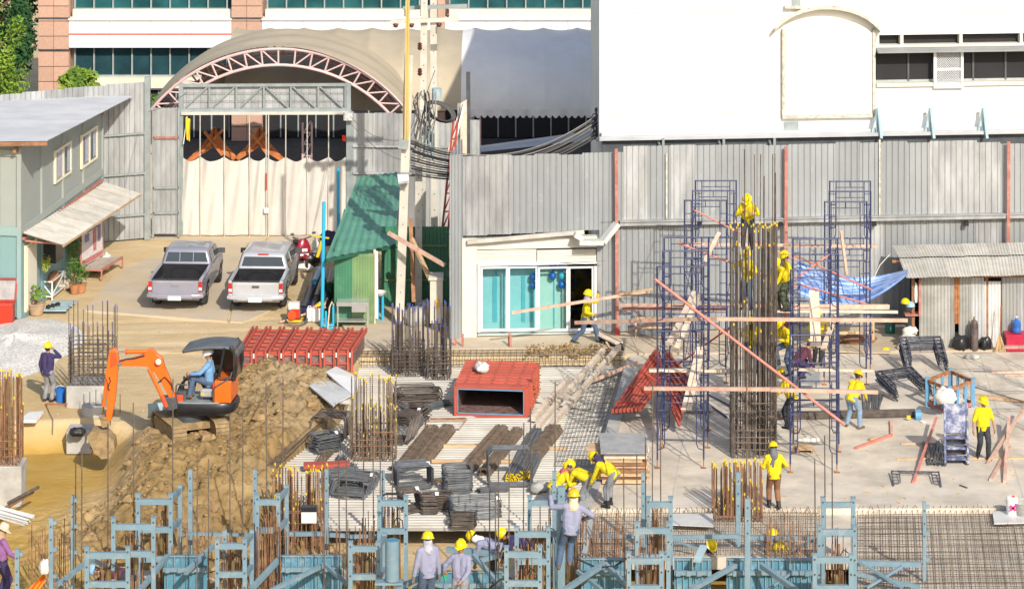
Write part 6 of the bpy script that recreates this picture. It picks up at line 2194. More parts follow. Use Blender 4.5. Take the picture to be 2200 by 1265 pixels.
# stacks of bent ties
def ties(label, c, w, d, n, axis, rz, m='rebar_grey', r=.008, gap=.022, tilt=0.0, seed=1, jit=.03, group='stacks of bent ties on the deck', roll=0.0):
 """n rectangular ties; axis 'z' stacks them flat, 'y' sets them upright one behind the other"""
 rng = random.Random(seed)
 t = thing('tie_stack', label, 'tie stack', c, R(rz), group)
 me = tie_mesh(w, d, r * 1.35, m)
 n = int(n * 1.45)
 gap *= .8
 for k in range(n):
  if axis == 'z':
   inst(me, 'tie', t, (rng.uniform(-jit, jit), rng.uniform(-jit, jit), r + k * gap), (rng.uniform(-.03, .03) + R(tilt) , rng.uniform(-.03, .03) + R(roll), rng.uniform(-.04, .04)))
  else:
   inst(me, 'tie', t, (rng.uniform(-jit, jit) * .5, (k - n / 2) * gap, d / 2 + r + rng.uniform(-jit, jit) * .5), (R(90 + tilt), rng.uniform(-.03, .03) + R(roll), rng.uniform(-.04, .04)))
 if seed % 2:
  MB().box((w * .45, -d * .3 if axis == 'z' else 0, n * gap + .02 if axis == 'z' else d), (.09, .12, .01), Matrix.Rotation(.5, 3, 'X')).build('paper_tag', 'white_plastic', t, local=True)
 return t
ties('large heap of bent ties beside the yellow tipped cage, in front of it', G(765, 1058, zD), .95, .5, 30, 'y', -14, tilt=-58, gap=.03, seed=21, jit=.08)
ties('second heap of bent ties leaning behind the large one', G(738, 1050, zD), .8, .45, 26, 'y', 12, tilt=-50, gap=.03, seed=22, jit=.08)
ties('open upright box of grey ties between the heaps and the brown bundles', G(887, 1042, zD), .92, .55, 20, 'y', 14, tilt=-6, gap=.03, seed=23, r=.009)
ties('square crate-like stack of flat ties in the middle of the deck', G(982, 1052, zD), .72, .62, 26, 'z', 8, gap=.021, seed=24, tilt=3)
ties('tall upright ties propped beside the bright yellow bundle end', G(1095, 1040, zD), 1.15, .95, 16, 'y', 2, tilt=-3, gap=.02, seed=26, r=.011, m='rebar_grey')
ties('long flat stack of ties in front of the square one', G(1020, 1108, zD), 1.25, .5, 22, 'z', 12, gap=.018, seed=27, tilt=10)
ties('small dark stack of ties nearest the viewer on the deck', G(995, 1130, zD), .62, .34, 16, 'z', -6, gap=.018, seed=28, m='rebar')
ties('narrow upright stack of ties between the heap and the flat stack', G(922, 1098, zD), .42, .42, 20, 'z', 4, gap=.02, seed=29, m='rebar')
ties('second narrow stack of ties beside the narrow upright one', G(954, 1092, zD), .40, .40, 18, 'z', -6, gap=.02, seed=30, m='rebar')
ties('slumped bundle of ties left of the narrow stacks', G(880, 1092, zD), .45, .5, 18, 'y', 20, tilt=-40, gap=.03, seed=31, m='rebar')
ties('pile of bent ties behind the yellow tipped cage, beside the red box form', G(898, 866, zD), 1.15, .55, 28, 'z', 6, gap=.014, seed=32, m='rebar', jit=.12, tilt=6)
ties('second pile of ties lower down behind the yellow tipped cage', G(885, 905, zD), .7, .9, 26, 'z', -20, gap=.014, seed=33, m='rebar', jit=.10)
ties('tall dark ties standing at the right of the yellow tipped cage', G(868, 945, zD), .6, .75, 22, 'y', -25, tilt=-35, gap=.03, seed=34, m='rebar')
ties('bundle of bent bars with white paper tags on the deck edge by the earth heap', G(698, 968, zD), .62, .5, 26, 'z', 32, gap=.016, seed=35, jit=.08)
ties('upright cluster of dark ties behind the tagged bundle', G(712, 938, zD), .95, .62, 16, 'y', -12, tilt=-14, gap=.05, seed=36, m='rebar')
# black angle steel lying over the pile
tag(MB().bar(G(852, 868, .15), G(908, 900, .05), .10, .10).bar(G(908, 900, .05), G(872, 950, zD + .06), .14, .08).build('bent_channel', 'rebar_grey'), 'bent grey steel channel over the tie pile', 'channel')
# light frame of rusty wire
t = thing('wire_mesh', 'rusty wire frame lying flat before the red box form', 'wire frame', G(960, 915, zD))
for a, b in (((917, 901), (1003, 900)), ((913, 921), (987, 921)), ((917, 901), (913, 921)), ((1003, 900), (987, 921)), ((920, 905), (1000, 904)), ((925, 899), (1001, 897))):
 MB().tube(G(*a, zD + .02), G(*b, zD + .02), .012, n=6).build('wire', 'rust', t)
# the ground beam cage along the trench behind the deck
t = thing('beam_cage', 'low reinforcement cage in the trench before the shop pavement', 'rebar cage', G(1050, 790, -.3))
a0, a1 = G(770, 792, -.3), G(1338, 788, -.3)
for yy_, z in ((0, .0), (0, .32), (.7, .0), (.7, .32), (.35, .32), (0, .16)):
 MB().tube(a0 + Vector((0, yy_, z + .04)), a1 + Vector((0, yy_, z + .04)), .014, n=5).build('bar', 'rebar', t)
me = tie_mesh(.74, .36, .009, 'rebar')
nn = 46
for k in range(nn):
 c = a0.lerp(a1, (k + .5) / nn) + Vector((0, .35, .2))
 inst(me, 'tie', t, c - t.location, (R(90), 0, R(90)))
# dark shuttering boards behind it
t = thing('trench_shutter', 'dark stained shutter board along the trench before the shop', 'board', G(1000, 770, -.3))
for x0, x1 in ((776, 850), (852, 985), (986, 1132)):
 p, q = G(x0, 765, -.25), G(x1, 764, -.25)
 MB().bb(p.x, q.x, p.y, p.y + .05, -.3, .02).build('board', 'rebar' if x0 > 800 else 'ply', t)
# rebar mats: floor right of the foreground, and the strip behind the wall forms
def mat_grid(name, label, corners, z, nu, nv, m='rebar_brown', r=.011, hook=True):
 t = thing(name, label, 'rebar mat', G(sum(c[0] for c in corners) / 4, sum(c[1] for c in corners) / 4, z))
 A, B, Cc, D = [G(*c, z) for c in corners]
 rng = random.Random(5)
 long_b, cross = MB(), MB()
 for j in range(nv):
  f = j / (nv - 1)
  long_b.path([A.lerp(D, f).lerp(B.lerp(Cc, f), k / 6) + Z * rng.uniform(-.015, .015) for k in range(7)], r, 4)
 for i in range(nu):
  f = i / (nu - 1)
  pts = [A.lerp(B, f).lerp(D.lerp(Cc, f), k / 6) + Z * (.03 + rng.uniform(-.02, .02)) for k in range(7)]
  if hook:
   pts = [pts[0] + Z * .13 + Vector((rng.uniform(-.08, .08), -.04, 0))] + pts
  cross.path(pts, r, 4)
 o1 = long_b.build('long_bars', m, t)
 o2 = cross.build('cross_bars', m, t)
 o1['kind'] = 'stuff'
 o2['kind'] = 'stuff'
 return t
slab('mat_bed', g2([(1240, 1100), (2600, 1092), (2800, 1420), (1842, 1420), (1838, 1196), (1240, 1196)], -.13), -.13, .3, 'concrete')
mat_grid('rebar_mat', 'wide mat of crossed bars at the lower right corner', [(1842, 1098), (2420, 1096), (2500, 1400), (1842, 1400)], -.06, 50, 36, 'rebar_brown', .0085)
mat_grid('rebar_mat', 'lower layer of crossed bars under the wide mat', [(1842, 1110), (2420, 1108), (2500, 1400), (1842, 1400)], -.11, 34, 22, 'rebar_brown', .007, False)
mat_grid('rebar_mat', 'strip of crossed bars behind the middle wall forms', [(1246, 1104), (1760, 1100), (1760, 1190), (1240, 1190)], -.06, 54, 12, 'rebar_brown', .009)
mat_grid('rebar_mat', 'shaded strip of crossed bars along the right side of the deck', [(1252, 800), (1336, 790), (1272, 1000), (1192, 1000)], ZD + .09, 11, 22, 'rebar_grey', .008, False)
# loose steel plate lying behind the wall form
mb = MB().prism(g2([(1440, 1104), (1532, 1104), (1532, 1132), (1440, 1128)], .03), (0, 0, .02))
tag(mb.build('steel_plate', 'pale_sheet'), 'pale sheet lying on the bars behind the wall form', 'sheet')
# ================================================================== SCAFFOLD TOWERS
def scaf_frame_mesh(m='scaf'):
 mb = MB()
 W, Hh, r = 1.22, 1.70, .0225
 for x in (0, W):
  mb.tube((x, 0, 0), (x, 0, Hh), r, n=8)
 mb.tube((0, 0, Hh - .02), (W, 0, Hh - .02), r, n=8)
 i0, i1 = .19, W - .19
 mb.tube((i0, 0, Hh - .20), (i1, 0, Hh - .20), .014, n=6)
 mb.tube((W / 2, 0, Hh - .20), (W / 2, 0, Hh - .02), .014, n=6)
 for xi, xo in ((i0, 0), (i1, W)):
  mb.path([(xi, 0, Hh - .02), (xi, 0, .42), (xi + (xo - xi) * .25, 0, .30), (xo, 0, .26)], .016, 6)
  for z in (.62, .98, 1.30):
   mb.tube((xi, 0, z), (xo, 0, z), .013, n=6)
 return mb.mesh('frame', m, True)
SF, SFO = scaf_frame_mesh(), scaf_frame_mesh('scaf_old')
def tower(label, spots, lifts=3, base=.22):
 """spots: (left post column in the photo, depth) of each row of frames"""
 X0 = (spots[0][0] - CX) * spots[0][1] / F
 t = thing('scaffold_tower', label, 'scaffold', (X0, spots[0][1], .02))
 pts = []
 for px, Y in spots:
  X = (px - CX) * Y / F
  pts.append((X, Y))
  for k in range(lifts):
   inst(SF, 'frame', t, (X - X0 + random.uniform(-.012, .012), Y - spots[0][1], base + 1.7 * k), (0, 0, random.uniform(-.01, .01)))
  for dx in (0, 1.22):
   j = MB().tube((X - X0 + dx, Y - spots[0][1], 0), (X - X0 + dx, Y - spots[0][1], base + .06), .017, n=6)
   j.bb(X - X0 + dx - .07, X - X0 + dx + .07, Y - spots[0][1] - .07, Y - spots[0][1] + .07, 0, .012)
   j.build('base_jack', 'rust', t, local=True)
 for (xa, ya), (xb, yb) in zip(pts[:-1], pts[1:]):
  for k in range(lifts):
   for dx in (0, 1.22):
    for f in ((.35, 1.35), (1.35, .35)):
     if random.random() < .6:
      MB().tube((xa - X0 + dx, ya - spots[0][1], base + 1.7 * k + f[0]), (xb - X0 + dx, yb - spots[0][1], base + 1.7 * k + f[1]), .011, n=5).build('brace', 'scaf', t, local=True)
 return t
tower('blue scaffold tower nearest the red tilted form', [(1412, 83.4), (1423, 85.3), (1427, 87.0)])
tower('blue scaffold tower at the back beside the tall bar column', [(1470, 92.0), (1487, 93.4), (1495, 94.9)])
tower('blue scaffold tower in front, right of the tall bar column', [(1698, 83.0), (1704, 84.9), (1703, 86.8)])
tower('blue scaffold tower at the back before the blue tarpaulin', [(1771, 91.8), (1781, 93.3), (1782, 94.8)])
tower('blue scaffold tower just beyond the right edge, seen by its shadow on the hut', [(2330, 84.0), (2338, 85.9), (2346, 87.8)])
# timbers, red tubes and planks tied to the towers
def beam(label, a, Ya, b, Yb, w, h, m, name='timber', cat='timber', group=None, tube=False):
 p, q = P(*a, Ya), P(*b, Yb)
 mb = MB().tube(p, q, w / 2, n=10) if tube else MB().bar(p, q, w, h)
 return tag(mb.build(name, m, smooth=tube), label, cat, group)
GT = 'timbers and tubes tied to the scaffolding'
beam('long red tube slanting down across the front of both scaffold towers', (1406, 599), 82.7, (1815, 912), 82.4, .075, .075, 'salmon', 'red_tube', 'tube', GT, True)
beam('long pink timber across the towers just below the workers platform', (1236, 693), 86.5, (1552, 684), 83.2, .07, .09, 'wood_pink', group=GT)
beam('pink timber running on from the tall column past the second tower', (1540, 685), 82.9, (1950, 688), 82.7, .07, .09, 'wood_pink', group=GT)
beam('upper pink timber of the pair behind the first tower', (1334, 655), 96.0, (1640, 657), 93.8, .08, .09, 'wood_pink', group=GT)
beam('red timber close under the upper pink one at the fence', (1338, 663), 96.1, (1560, 664), 94.5, .06, .07, 'red_oxide', group=GT)
beam('wide pink timber of the platform behind the second tower', (1640, 658), 88.6, (1909, 659), 90.5, .1, .13, 'wood_pink', group=GT)
beam('pale timber just below the wide pink one', (1668, 668), 88.9, (1928, 670), 90.2, .08, .07, 'wood_pale', group=GT)
beam('pale long timber low across the front of the first tower and the bar column', (1384, 834), 83.1, (1700, 836), 82.6, .09, .09, 'wood_pink', group=GT)
beam('pale timber low across the second tower, ending by the bending worker', (1655, 837), 82.3, (1886, 842), 82.4, .08, .09, 'wood_pink', group=GT)
beam('pale plank at knee height through the first tower', (1394, 795), 85.2, (1574, 796), 85.4, .16, .07, 'wood_pale', group=GT)
beam('pale plank at knee height through the second tower', (1705, 793), 85.2, (1872, 796), 88.5, .16, .07, 'wood_pale', group=GT)
beam('thin red rail high across the back towers before the fence', (1455, 524), 94.6, (1885, 529), 94.4, .06, .08, 'wood_pink', group=GT)
beam('red tube slanting down from the top of the rear first tower', (1488, 450), 92.2, (1712, 560), 91.6, .05, .05, 'salmon', 'red_tube', 'tube', GT, True)
beam('red tube slanting behind the bars from the middle of the first tower', (1456, 522), 87.4, (1720, 620), 87.4, .05, .05, 'salmon', 'red_tube', 'tube', GT, True)
beam('red tube of the cross before the blue tarpaulin, falling to the right', (1706, 548), 87.6, (1872, 622), 91.0, .05, .05, 'salmon', 'red_tube', 'tube', GT, True)
beam('red tube of the cross before the blue tarpaulin, rising to the right', (1710, 598), 87.6, (1782, 546), 88.4, .055, .055, 'salmon', 'red_tube', 'tube', GT, True)
beam('red tube falling under the blue tarpaulin to the platform', (1714, 610), 86.6, (1860, 652), 88.8, .05, .05, 'salmon', 'red_tube', 'tube', GT, True)
beam('red tube rising between the first tower and the bar column', (1455, 784), 88.5, (1575, 698), 88.0, .05, .05, 'red_steel', 'red_tube', 'tube', GT, True)
beam('pale board leaning high inside the first tower', (1545, 500), 90.5, (1503, 584), 89.0, .1, .06, 'wood_pale', group=GT)
beam('short broken board lying across beside it', (1330, 632), 96.4, (1404, 620), 96.2, .05, .06, 'wood', group=GT)
beam('pale box section leaning in the first tower, front one of the pair', (1492, 628), 86.6, (1437, 738), 84.6, .13, .09, 'wood_pale', group=GT)
beam('pale box section leaning in the first tower, rear one of the pair', (1502, 634), 86.6, (1453, 750), 84.5, .13, .09, 'wood_pale', group=GT)
beam('pale section leaning low in the first tower, front one', (1502, 742), 85.4, (1468, 882), 83.9, .11, .08, 'wood_pale', group=GT)
beam('pale section leaning low in the first tower, rear one', (1512, 744), 85.4, (1481, 876), 83.9, .11, .08, 'wood_pale', group=GT)
beam('upright pale plank in the second tower, first of the pair', (1744, 624), 84.7, (1748, 744), 84.2, .16, .05, 'wood_pale', group=GT)
beam('upright pale plank in the second tower, second of the pair', (1754, 626), 84.7, (1759, 746), 84.2, .13, .05, 'wood_pale', group=GT)
beam('pale plank leaning the other way in the second tower', (1795, 676), 85.2, (1768, 752), 84.6, .14, .05, 'wood_pale', group=GT)
beam('upright pink board hanging in the rear second tower', (1807, 496), 91.5, (1819, 590), 91.2, .08, .05, 'wood_pink', group=GT)
beam('pink bleached board sloping up to the first tower from the plywood', (1352, 708), 92.0, (1444, 684), 88.0, .07, .09, 'wood_pink', group=GT)
beam('worker’s long plank'.replace('’', "'") + ' carried on the shoulder past the shop doors', (1098, 672), 95.2, (1396, 625), 96.8, .05, .085, 'wood_pink', 'plank', 'plank')
# ================================================================== BLUE FORMWORK in the foreground
FBOT = -1.0
def frame_form(label, x0, x1, top, Y, beams, pw=.10, third=None, bolts=True, low=None, m='form_blue'):
 """two square posts joined by cross beams; columns and rows as seen in the photo"""
 zl = FBOT if low is None else low
 t = thing('formwork_unit', label, 'formwork', (((x0 + x1) / 2 - CX) * Y / F, Y, zl))
 t['group'] = 'blue formwork frames in the foreground'
 for px in (x0, x1):
  X = (px - CX) * Y / F
  zt_ = top_z(Vector((0, Y, 0)), top)
  po = MB().bb(X - pw / 2, X + pw / 2, Y - pw / 2, Y + pw / 2, zl, zt_).build('post', m, t)
  if bolts:
   for k in range(4):
    z = zt_ - .10 - .34 * k
    sub(MB().tube((X, Y - pw / 2 - .018, z), (X, Y - pw / 2 + .01, z), .022, n=8), 'bolt', 'dark_steel', po)
  sub(MB().bb(X - pw / 2 - .015, X + pw / 2 + .015, Y - pw / 2 - .015, Y + pw / 2 + .015, zt_, zt_ + .015), 'cap', 'form_blue', po)
 Xa, Xb = (x0 - CX) * Y / F, (x1 - CX) * Y / F
 for row in beams:
  z = top_z(Vector((0, Y, 0)), row)
  if z > zl + .1:
   MB().bb(Xa + pw / 2, Xb - pw / 2, Y - .05, Y + .05, z - .065, z + .065).build('cross_beam', m, t)
 if third:
  px, row, Y3 = third
  X = (px - CX) * Y3 / F
  z3 = top_z(Vector((0, Y3, 0)), row)
  p = MB().bb(X - pw / 2, X + pw / 2, Y3 - pw / 2, Y3 + pw / 2, zl, z3).build('post', m, t)
  zz = top_z(Vector((0, Y, 0)), top)
  MB().bar((Xb, Y, zz - .12), (X, Y3, z3 - .12), .09, .11).build('cross_beam', m, t)
  MB().bar((Xb, Y, zz - .85), (X, Y3, z3 - .85), .09, .11).build('cross_beam', m, t)
 return t
def solo_post(label, px, top, Y, pw=.11, tabs=0, low=FBOT, bot=None):
 X = (px - CX) * Y / F
 zt_ = top_z(Vector((0, Y, 0)), top)
 zl = low if bot is None else top_z(Vector((0, Y, 0)), bot)
 o = MB().bb(X - pw / 2, X + pw / 2, Y - pw / 2, Y + pw / 2, zl, zt_).build('formwork_post', 'form_blue')
 tag(o, label, 'formwork', 'blue formwork posts in the foreground')
 for k in range(tabs):
  MB().bb(X + pw / 2, X + pw / 2 + .08, Y - .03, Y + .03, zt_ - .16 - .62 * k, zt_ - .08 - .62 * k).build('hook', 'form_blue', o)
 for k in range(3):
  MB().tube((X, Y - pw / 2 - .016, zt_ - .2 - .3 * k), (X, Y - pw / 2 + .01, zt_ - .2 - .3 * k), .02, n=8).build('bolt', 'dark_steel', o)
 return o
r1, r2, r3, r4 = 71.6, 73.5, 75.8, 77.8
solo_post('hooked blue post at the left, beside the orange sacking', 110, 1111, 73.6, .10, 3)
solo_post('short blue post at the lower left corner before the purple worker', 37, 1178, 72.2, .10, 1)
solo_post('slender hooked blue post, second from the left edge', 156, 1063, 75.4, .075, 3)
frame_form('left blue frame nearest the viewer, with the capped worker behind', 187, 275, 1174, r1, [1192, 1254])
frame_form('left blue frame in the second row, standing before the earth heap', 244, 330, 1111, r2, [1131, 1189])
frame_form('left blue frame in the third row with a raking arm to its rear post', 297, 367, 1060, r3, [1077, 1137, 1200], third=(387, 1041, r3 + 1.1))
solo_post('tall blue post between the left frames and the middle ones', 409, 1008, r4, .105)
frame_form('blue frame left of the middle, low in the second row', 467, 526, 1157, r2 + .4, [1172, 1233], third=(541, 1138, r3 - .6))
solo_post('blue post just behind the low middle-left frame', 483, 1138, r3 - .5, .10)
frame_form('tall blue frame with bolted posts before the rusty yellow tipped cage', 553, 598, 1061, r3, [1078, 1138], third=(616, 1041, r3 + 1.1))
solo_post('tall blue post at the left side of the rusty yellow tipped cage', 548, 1008, r4, .10)
solo_post('tall blue post at the right side of the rusty yellow tipped cage', 702, 1008, r4, .09)
frame_form('blue frame with the standing blue cylinder at its foot', 753, 813, 1163, r2 + .2, [1178, 1238], third=(826, 1144, r3 - .7))
frame_form('blue frame standing before the bent tie heaps', 815, 872, 1065, r3, [1080, 1140])
solo_post('blue post rising behind the frame before the tie heaps', 823, 1010, r4, .08)
frame_form('blue frame nearest the viewer, left of the climbing worker', 1088, 1160, 1173, r1, [1190, 1252])
frame_form('blue frame in the second row, left of the climbing worker', 1110, 1178, 1131, r2, [1147, 1205])
frame_form('blue frame in the third row which the climbing worker grips', 1138, 1200, 1065, r3, [1080, 1146])
solo_post('tall blue post beside the crouching worker with the pink cloth', 1191, 1011, r4 - 1.0, .10)
solo_post('broad blue post the climbing worker leans on', 1206, 1045, 75.2, .17)
frame_form('blue frame nearest the viewer, right of the middle wall form', 1351, 1421, 1185, r1, [1204, 1262])
frame_form('blue frame in the second row, right of the middle wall form', 1369, 1436, 1121, r2, [1139, 1196])
frame_form('blue frame in the third row, right of the middle wall form', 1393, 1441, 1067, r3, [1083, 1145])
solo_post('tall blue post left of the timber stack', 1382, 1014, r4 - .8, .10)
solo_post('bolted blue post in front of the right rusty cage', 1606, 1070, 74.6, .13)
solo_post('blue post standing among the bars of the right rusty cage', 1586, 1014, r4 - .6, .11)
frame_form('right blue frame nearest the viewer, at the end of the long wall form', 1750, 1828, 1190, r1 + .2, [1202, 1262])
frame_form('right blue frame in the second row', 1760, 1836, 1129, r2, [1142, 1203])
frame_form('right blue frame in the third row', 1768, 1833, 1068, r3, [1084, 1146])
solo_post('slender blue post standing alone before the rebar mat', 1986, 1077, 74.6, .08, 3)
# wall forms: steel faced panels with ribs, a waler and raking braces
def wall_form(label, x0, x1, top, Y, npan):
 t = thing('wall_form', label, 'formwork', (((x0 + x1) / 2 - CX) * Y / F, Y, FBOT))
 zt_ = top_z(Vector((0, Y, 0)), top)
 Xa, Xb = (x0 - CX) * Y / F, (x1 - CX) * Y / F
 for k in range(npan):
  a, b = Xa + (Xb - Xa) * k / npan, Xa + (Xb - Xa) * (k + 1) / npan
  pn = MB().bb(a + .008, b - .008, Y, Y + .06, FBOT, zt_).build('panel', 'form_blue_deep', t)
  for j in range(3):
   x = a + (b - a) * (j + .5) / 3
   sub(MB().bb(x - .012, x + .012, Y - .05, Y, FBOT, zt_ - .03), 'rib', 'form_blue', pn)
  sub(MB().bb(a + .008, b - .008, Y - .055, Y + .0, zt_ - .03, zt_), 'flange', 'form_blue', pn)
 z = top_z(Vector((0, Y - .1, 0)), top + 30)
 w = MB().bb(Xa, Xb, Y - .16, Y - .06, z - .05, z + .05).build('waler', 'form_blue', t)
 for f in np.arange(.1, 1, .28):
  x = Xa + (Xb - Xa) * f
  sub(MB().bb(x - .05, x + .05, Y - .2, Y - .16, z - .06, z + .06), 'clamp', 'form_blue', w)
 return t
wall_form('short wall form at the left, behind the low frames', 352, 446, 1192, 75.4, 2)
wall_form('wall form below the rusty yellow tipped cage', 606, 735, 1192, 75.4, 3)
wall_form('wall form between the climbing worker and the right frames', 1248, 1344, 1198, 75.2, 2)
wall_form('wall form with a gap of bare earth at its right end', 1448, 1528, 1199, 75.2, 2)
wall_form('long wall form below the stooping worker in yellow', 1560, 1744, 1199, 75.2, 4)
wall_form('low wall form behind the two standing foreground workers', 884, 1080, 1226, 75.0, 4)
# raking braces and rails
def brace(label, a, Ya, b, Yb, w=.09, m='form_blue', name='formwork_brace'):
 mb = MB().bar(P(*a, Ya), P(*b, Yb), w, w)
 return tag(mb.build(name, m), label, 'formwork', 'blue braces and rails of the formwork')
BR = (('rail behind the left frames above the earth', (400, 1146), 77.2, (545, 1148), 77.2, .07), ('rail before the rusty yellow tipped cage', (622, 1146), 77.0, (702, 1146), 77.0, .09), ('rail right of the rusty yellow tipped cage', (704, 1148), 77.0, (752, 1150), 77.0, .09),
  ('rail running to the bent ties behind the blue cylinder', (752, 1152), 76.4, (822, 1150), 76.4, .08), ('sloping rail behind the man with the green cup', (960, 1180), 75.4, (1068, 1188), 75.0, .13),
  ('rail behind the climbing worker', (1250, 1150), 77.0, (1362, 1152), 77.0, .08), ('broad rail behind the right rusty cage, left half', (1446, 1153), 76.8, (1590, 1151), 76.8, .09), ('broad rail right of the right rusty cage', (1612, 1154), 76.8, (1752, 1156), 76.8, .09),
  ('rail from the right frames to the slender post', (1838, 1208), 74.4, (1978, 1212), 74.4, .11),
  ('brace rising before the left short wall form', (398, 1230), 74.4, (458, 1172), 75.6, .10), ('brace rising to the tall bolted frame', (540, 1265), 74.2, (604, 1196), 75.6, .11), ('long brace across the wall form below the yellow tipped cage', (582, 1268), 73.4, (698, 1212), 75.0, .09),
  ('brace falling at the right of that wall form', (698, 1212), 75.0, (744, 1252), 74.2, .08), ('pale brace at the left end before the second frame', (122, 1256), 73.6, (186, 1208), 74.6, .09), ('dark brace lying low between the left frames', (196, 1202), 75.2, (300, 1242), 74.2, .08),
  ('long brace before the two foreground workers', (850, 1266), 72.8, (985, 1200), 74.6, .10), ('brace behind the man with the green cup', (1004, 1210), 74.8, (1074, 1192), 74.8, .10), ('brace falling right of the man with the green cup', (1016, 1192), 74.8, (1080, 1262), 73.8, .09),
  ('long brace across the middle wall form', (1212, 1268), 73.2, (1298, 1210), 74.8, .11), ('brace falling to the right from the middle wall form', (1300, 1210), 74.8, (1342, 1252), 74.0, .09), ('crossing brace low under the climbing worker', (1240, 1226), 74.9, (1292, 1266), 74.2, .08),
  ('long brace across the gap of bare earth', (1484, 1266), 73.2, (1580, 1214), 74.8, .10), ('long brace falling across the long wall form', (1636, 1214), 74.8, (1712, 1268), 73.6, .11), ('thin cross brace on the long wall form', (1700, 1230), 74.9, (1650, 1266), 74.6, .05),
  ('thin brace below the rail behind the right rusty cage', (1448, 1160), 76.6, (1500, 1178), 76.4, .05), ('raised brace beside the stooping worker in yellow', (1700, 1180), 76.2, (1748, 1160), 76.4, .06),
  ('brace falling from the right frames towards the slender post', (1840, 1232), 74.2, (1976, 1260), 73.8, .08), ('dark strut crossing the brace before the rebar mat', (1846, 1206), 74.2, (1940, 1262), 73.6, .06), ('brace rising towards the slender post', (1862, 1262), 73.8, (1938, 1216), 74.2, .06),
  ('pale brace beside the left short wall form', (300, 1268), 72.6, (360, 1194), 75.0, .10))
for lab, a, Ya, b, Yb, w in BR:
 brace('blue ' + lab, a, Ya, b, Yb, w)
tag(MB().bar(P(1497, 1206, 74.6), P(1512, 1172, 75.2), .18, .05).build('loose_plank', 'bracket_blue'), 'loose pale blue board propped on the wall form', 'board')
tag(MB().bar(P(1256, 1190, 75.4), P(1272, 1108, 76.4), .12, .08).build('loose_plank', 'galv'), 'grey board the climbing worker steadies himself on', 'board')
# standing blue cylinder
o = thing('steel_cylinder', 'upright blue steel cylinder standing on a bracket in the foreground', 'cylinder', P(843, 1248, 73.0))
MB().tube(P(843, 1246, 73.0), P(843, 1160, 73.0), .165, n=24).build('tube', 'form_blue', o, True)
MB().tube(P(843, 1160, 73.0), P(843, 1158.5, 73.0), .14, n=24).build('cap', 'form_blue_deep', o, True)
MB().bar(P(806, 1250, 73.0), P(866, 1250, 73.0), .3, .05).build('bracket', 'form_blue', o)
# starter bars sticking up behind the wall forms
def starters(label, x0, x1, Y, n, top, seed):
 rng = random.Random(seed)
 t = thing('starter_bars', label, 'starter bars', (((x0 + x1) / 2 - CX) * Y / F, Y, FBOT))
 n = int(n * 1.7)
 for k in range(n):
  px = x0 + (x1 - x0) * (k + rng.uniform(.1, .9)) / n
  yy_ = Y + rng.uniform(.05, .5)
  L = round((top_z(Vector((0, yy_, 0)), top + rng.uniform(-22, 34)) - FBOT) / .15) * .15
  inst(bar_mesh(L, .012, 'rebar_rust'), 'bar', t, ((px - CX) * yy_ / F - t.location.x, yy_ - Y, 0), (rng.uniform(-.02, .02), rng.uniform(-.02, .02), 0))
starters('rusty starter bars behind the left short wall form', 352, 446, 75.6, 10, 1140, 1)
starters('rusty starter bars behind the wall form below the yellow tipped cage', 606, 745, 75.6, 16, 1150, 2)
starters('rusty starter bars right of the yellow tipped cage, before the earth strip', 745, 812, 76.6, 7, 1110, 3)
starters('rusty starter bars between the climbing worker and the right frames', 1216, 1346, 75.5, 24, 1120, 4)
starters('rusty starter bars behind the long wall form', 1640, 1748, 75.5, 18, 1120, 5)
starters('rusty starter bars at the middle left behind the bolted frame', 545, 606, 75.2, 12, 1120, 6)
starters('thin bars sticking up from the earth at the left', 60, 160, 76.4, 12, 1130, 7)
# short cages inside the frames with brass couplers
def col_cage(label, px, Y, top, n, seed):
 rng = random.Random(seed)
 X = (px - CX) * Y / F
 t = thing('column_cage', label, 'rebar cage', (X, Y, FBOT), group='short rusty cages inside the blue frames')
 n = int(n * 1.6)
 for k in range(n):
  L = round((top_z(Vector((0, Y, 0)), top + rng.uniform(-25, 45)) - FBOT) / .15) * .15
  inst(bar_mesh(L, .014, 'rebar_rust'), 'bar', t, (rng.uniform(-.22, .22), rng.uniform(-.2, .2), 0), (rng.uniform(-.015, .015), rng.uniform(-.015, .015), 0))
 z = top_z(Vector((0, Y, 0)), top + 40) - FBOT
 c = MB().tube((.05, -.26, z - .38), (.05, -.26, z), .05, n=12)
 c.tube((.05, -.26, z - .02), (.05, -.26, z + .05), .035, n=10)
 c.build('coupler', 'brass', t, True, local=True)
 MB().path([(.05, -.26, z + .05), (.12, -.3, z + .2), (.25, -.3, z + .12), (.28, -.28, z - .2)], .014, 6).build('hose', 'black_rubber', t, True, local=True)
for lab, px, Y, top, n in (('in the nearest left frame', 231, 72.3, 1180, 8), ('in the second left frame', 290, 74.2, 1140, 12), ('in the third left frame', 345, 76.4, 1100, 10), ('in the low frame left of the middle', 498, 74.6, 1160, 12), ('in the tall bolted frame', 580, 76.4, 1090, 10), ('by the upright blue cylinder', 785, 74.4, 1160, 14),
  ('in the frame before the tie heaps', 843, 76.4, 1080, 10), ('in the nearest frame left of the climbing worker', 1128, 72.4, 1190, 8), ('in the second frame left of the climbing worker', 1146, 74.2, 1150, 12), ('in the third frame beside the climbing worker', 1168, 76.4, 1100, 6), ('in the nearest frame right of the middle wall form', 1388, 72.4, 1180, 12), ('in the second frame right of the middle wall form', 1412, 74.2, 1110, 14),
  ('in the nearest right frame', 1790, 72.4, 1190, 5), ('in the second right frame', 1798, 74.2, 1150, 5)):
 col_cage('short rusty cage ' + lab, px, Y, top, n, px)
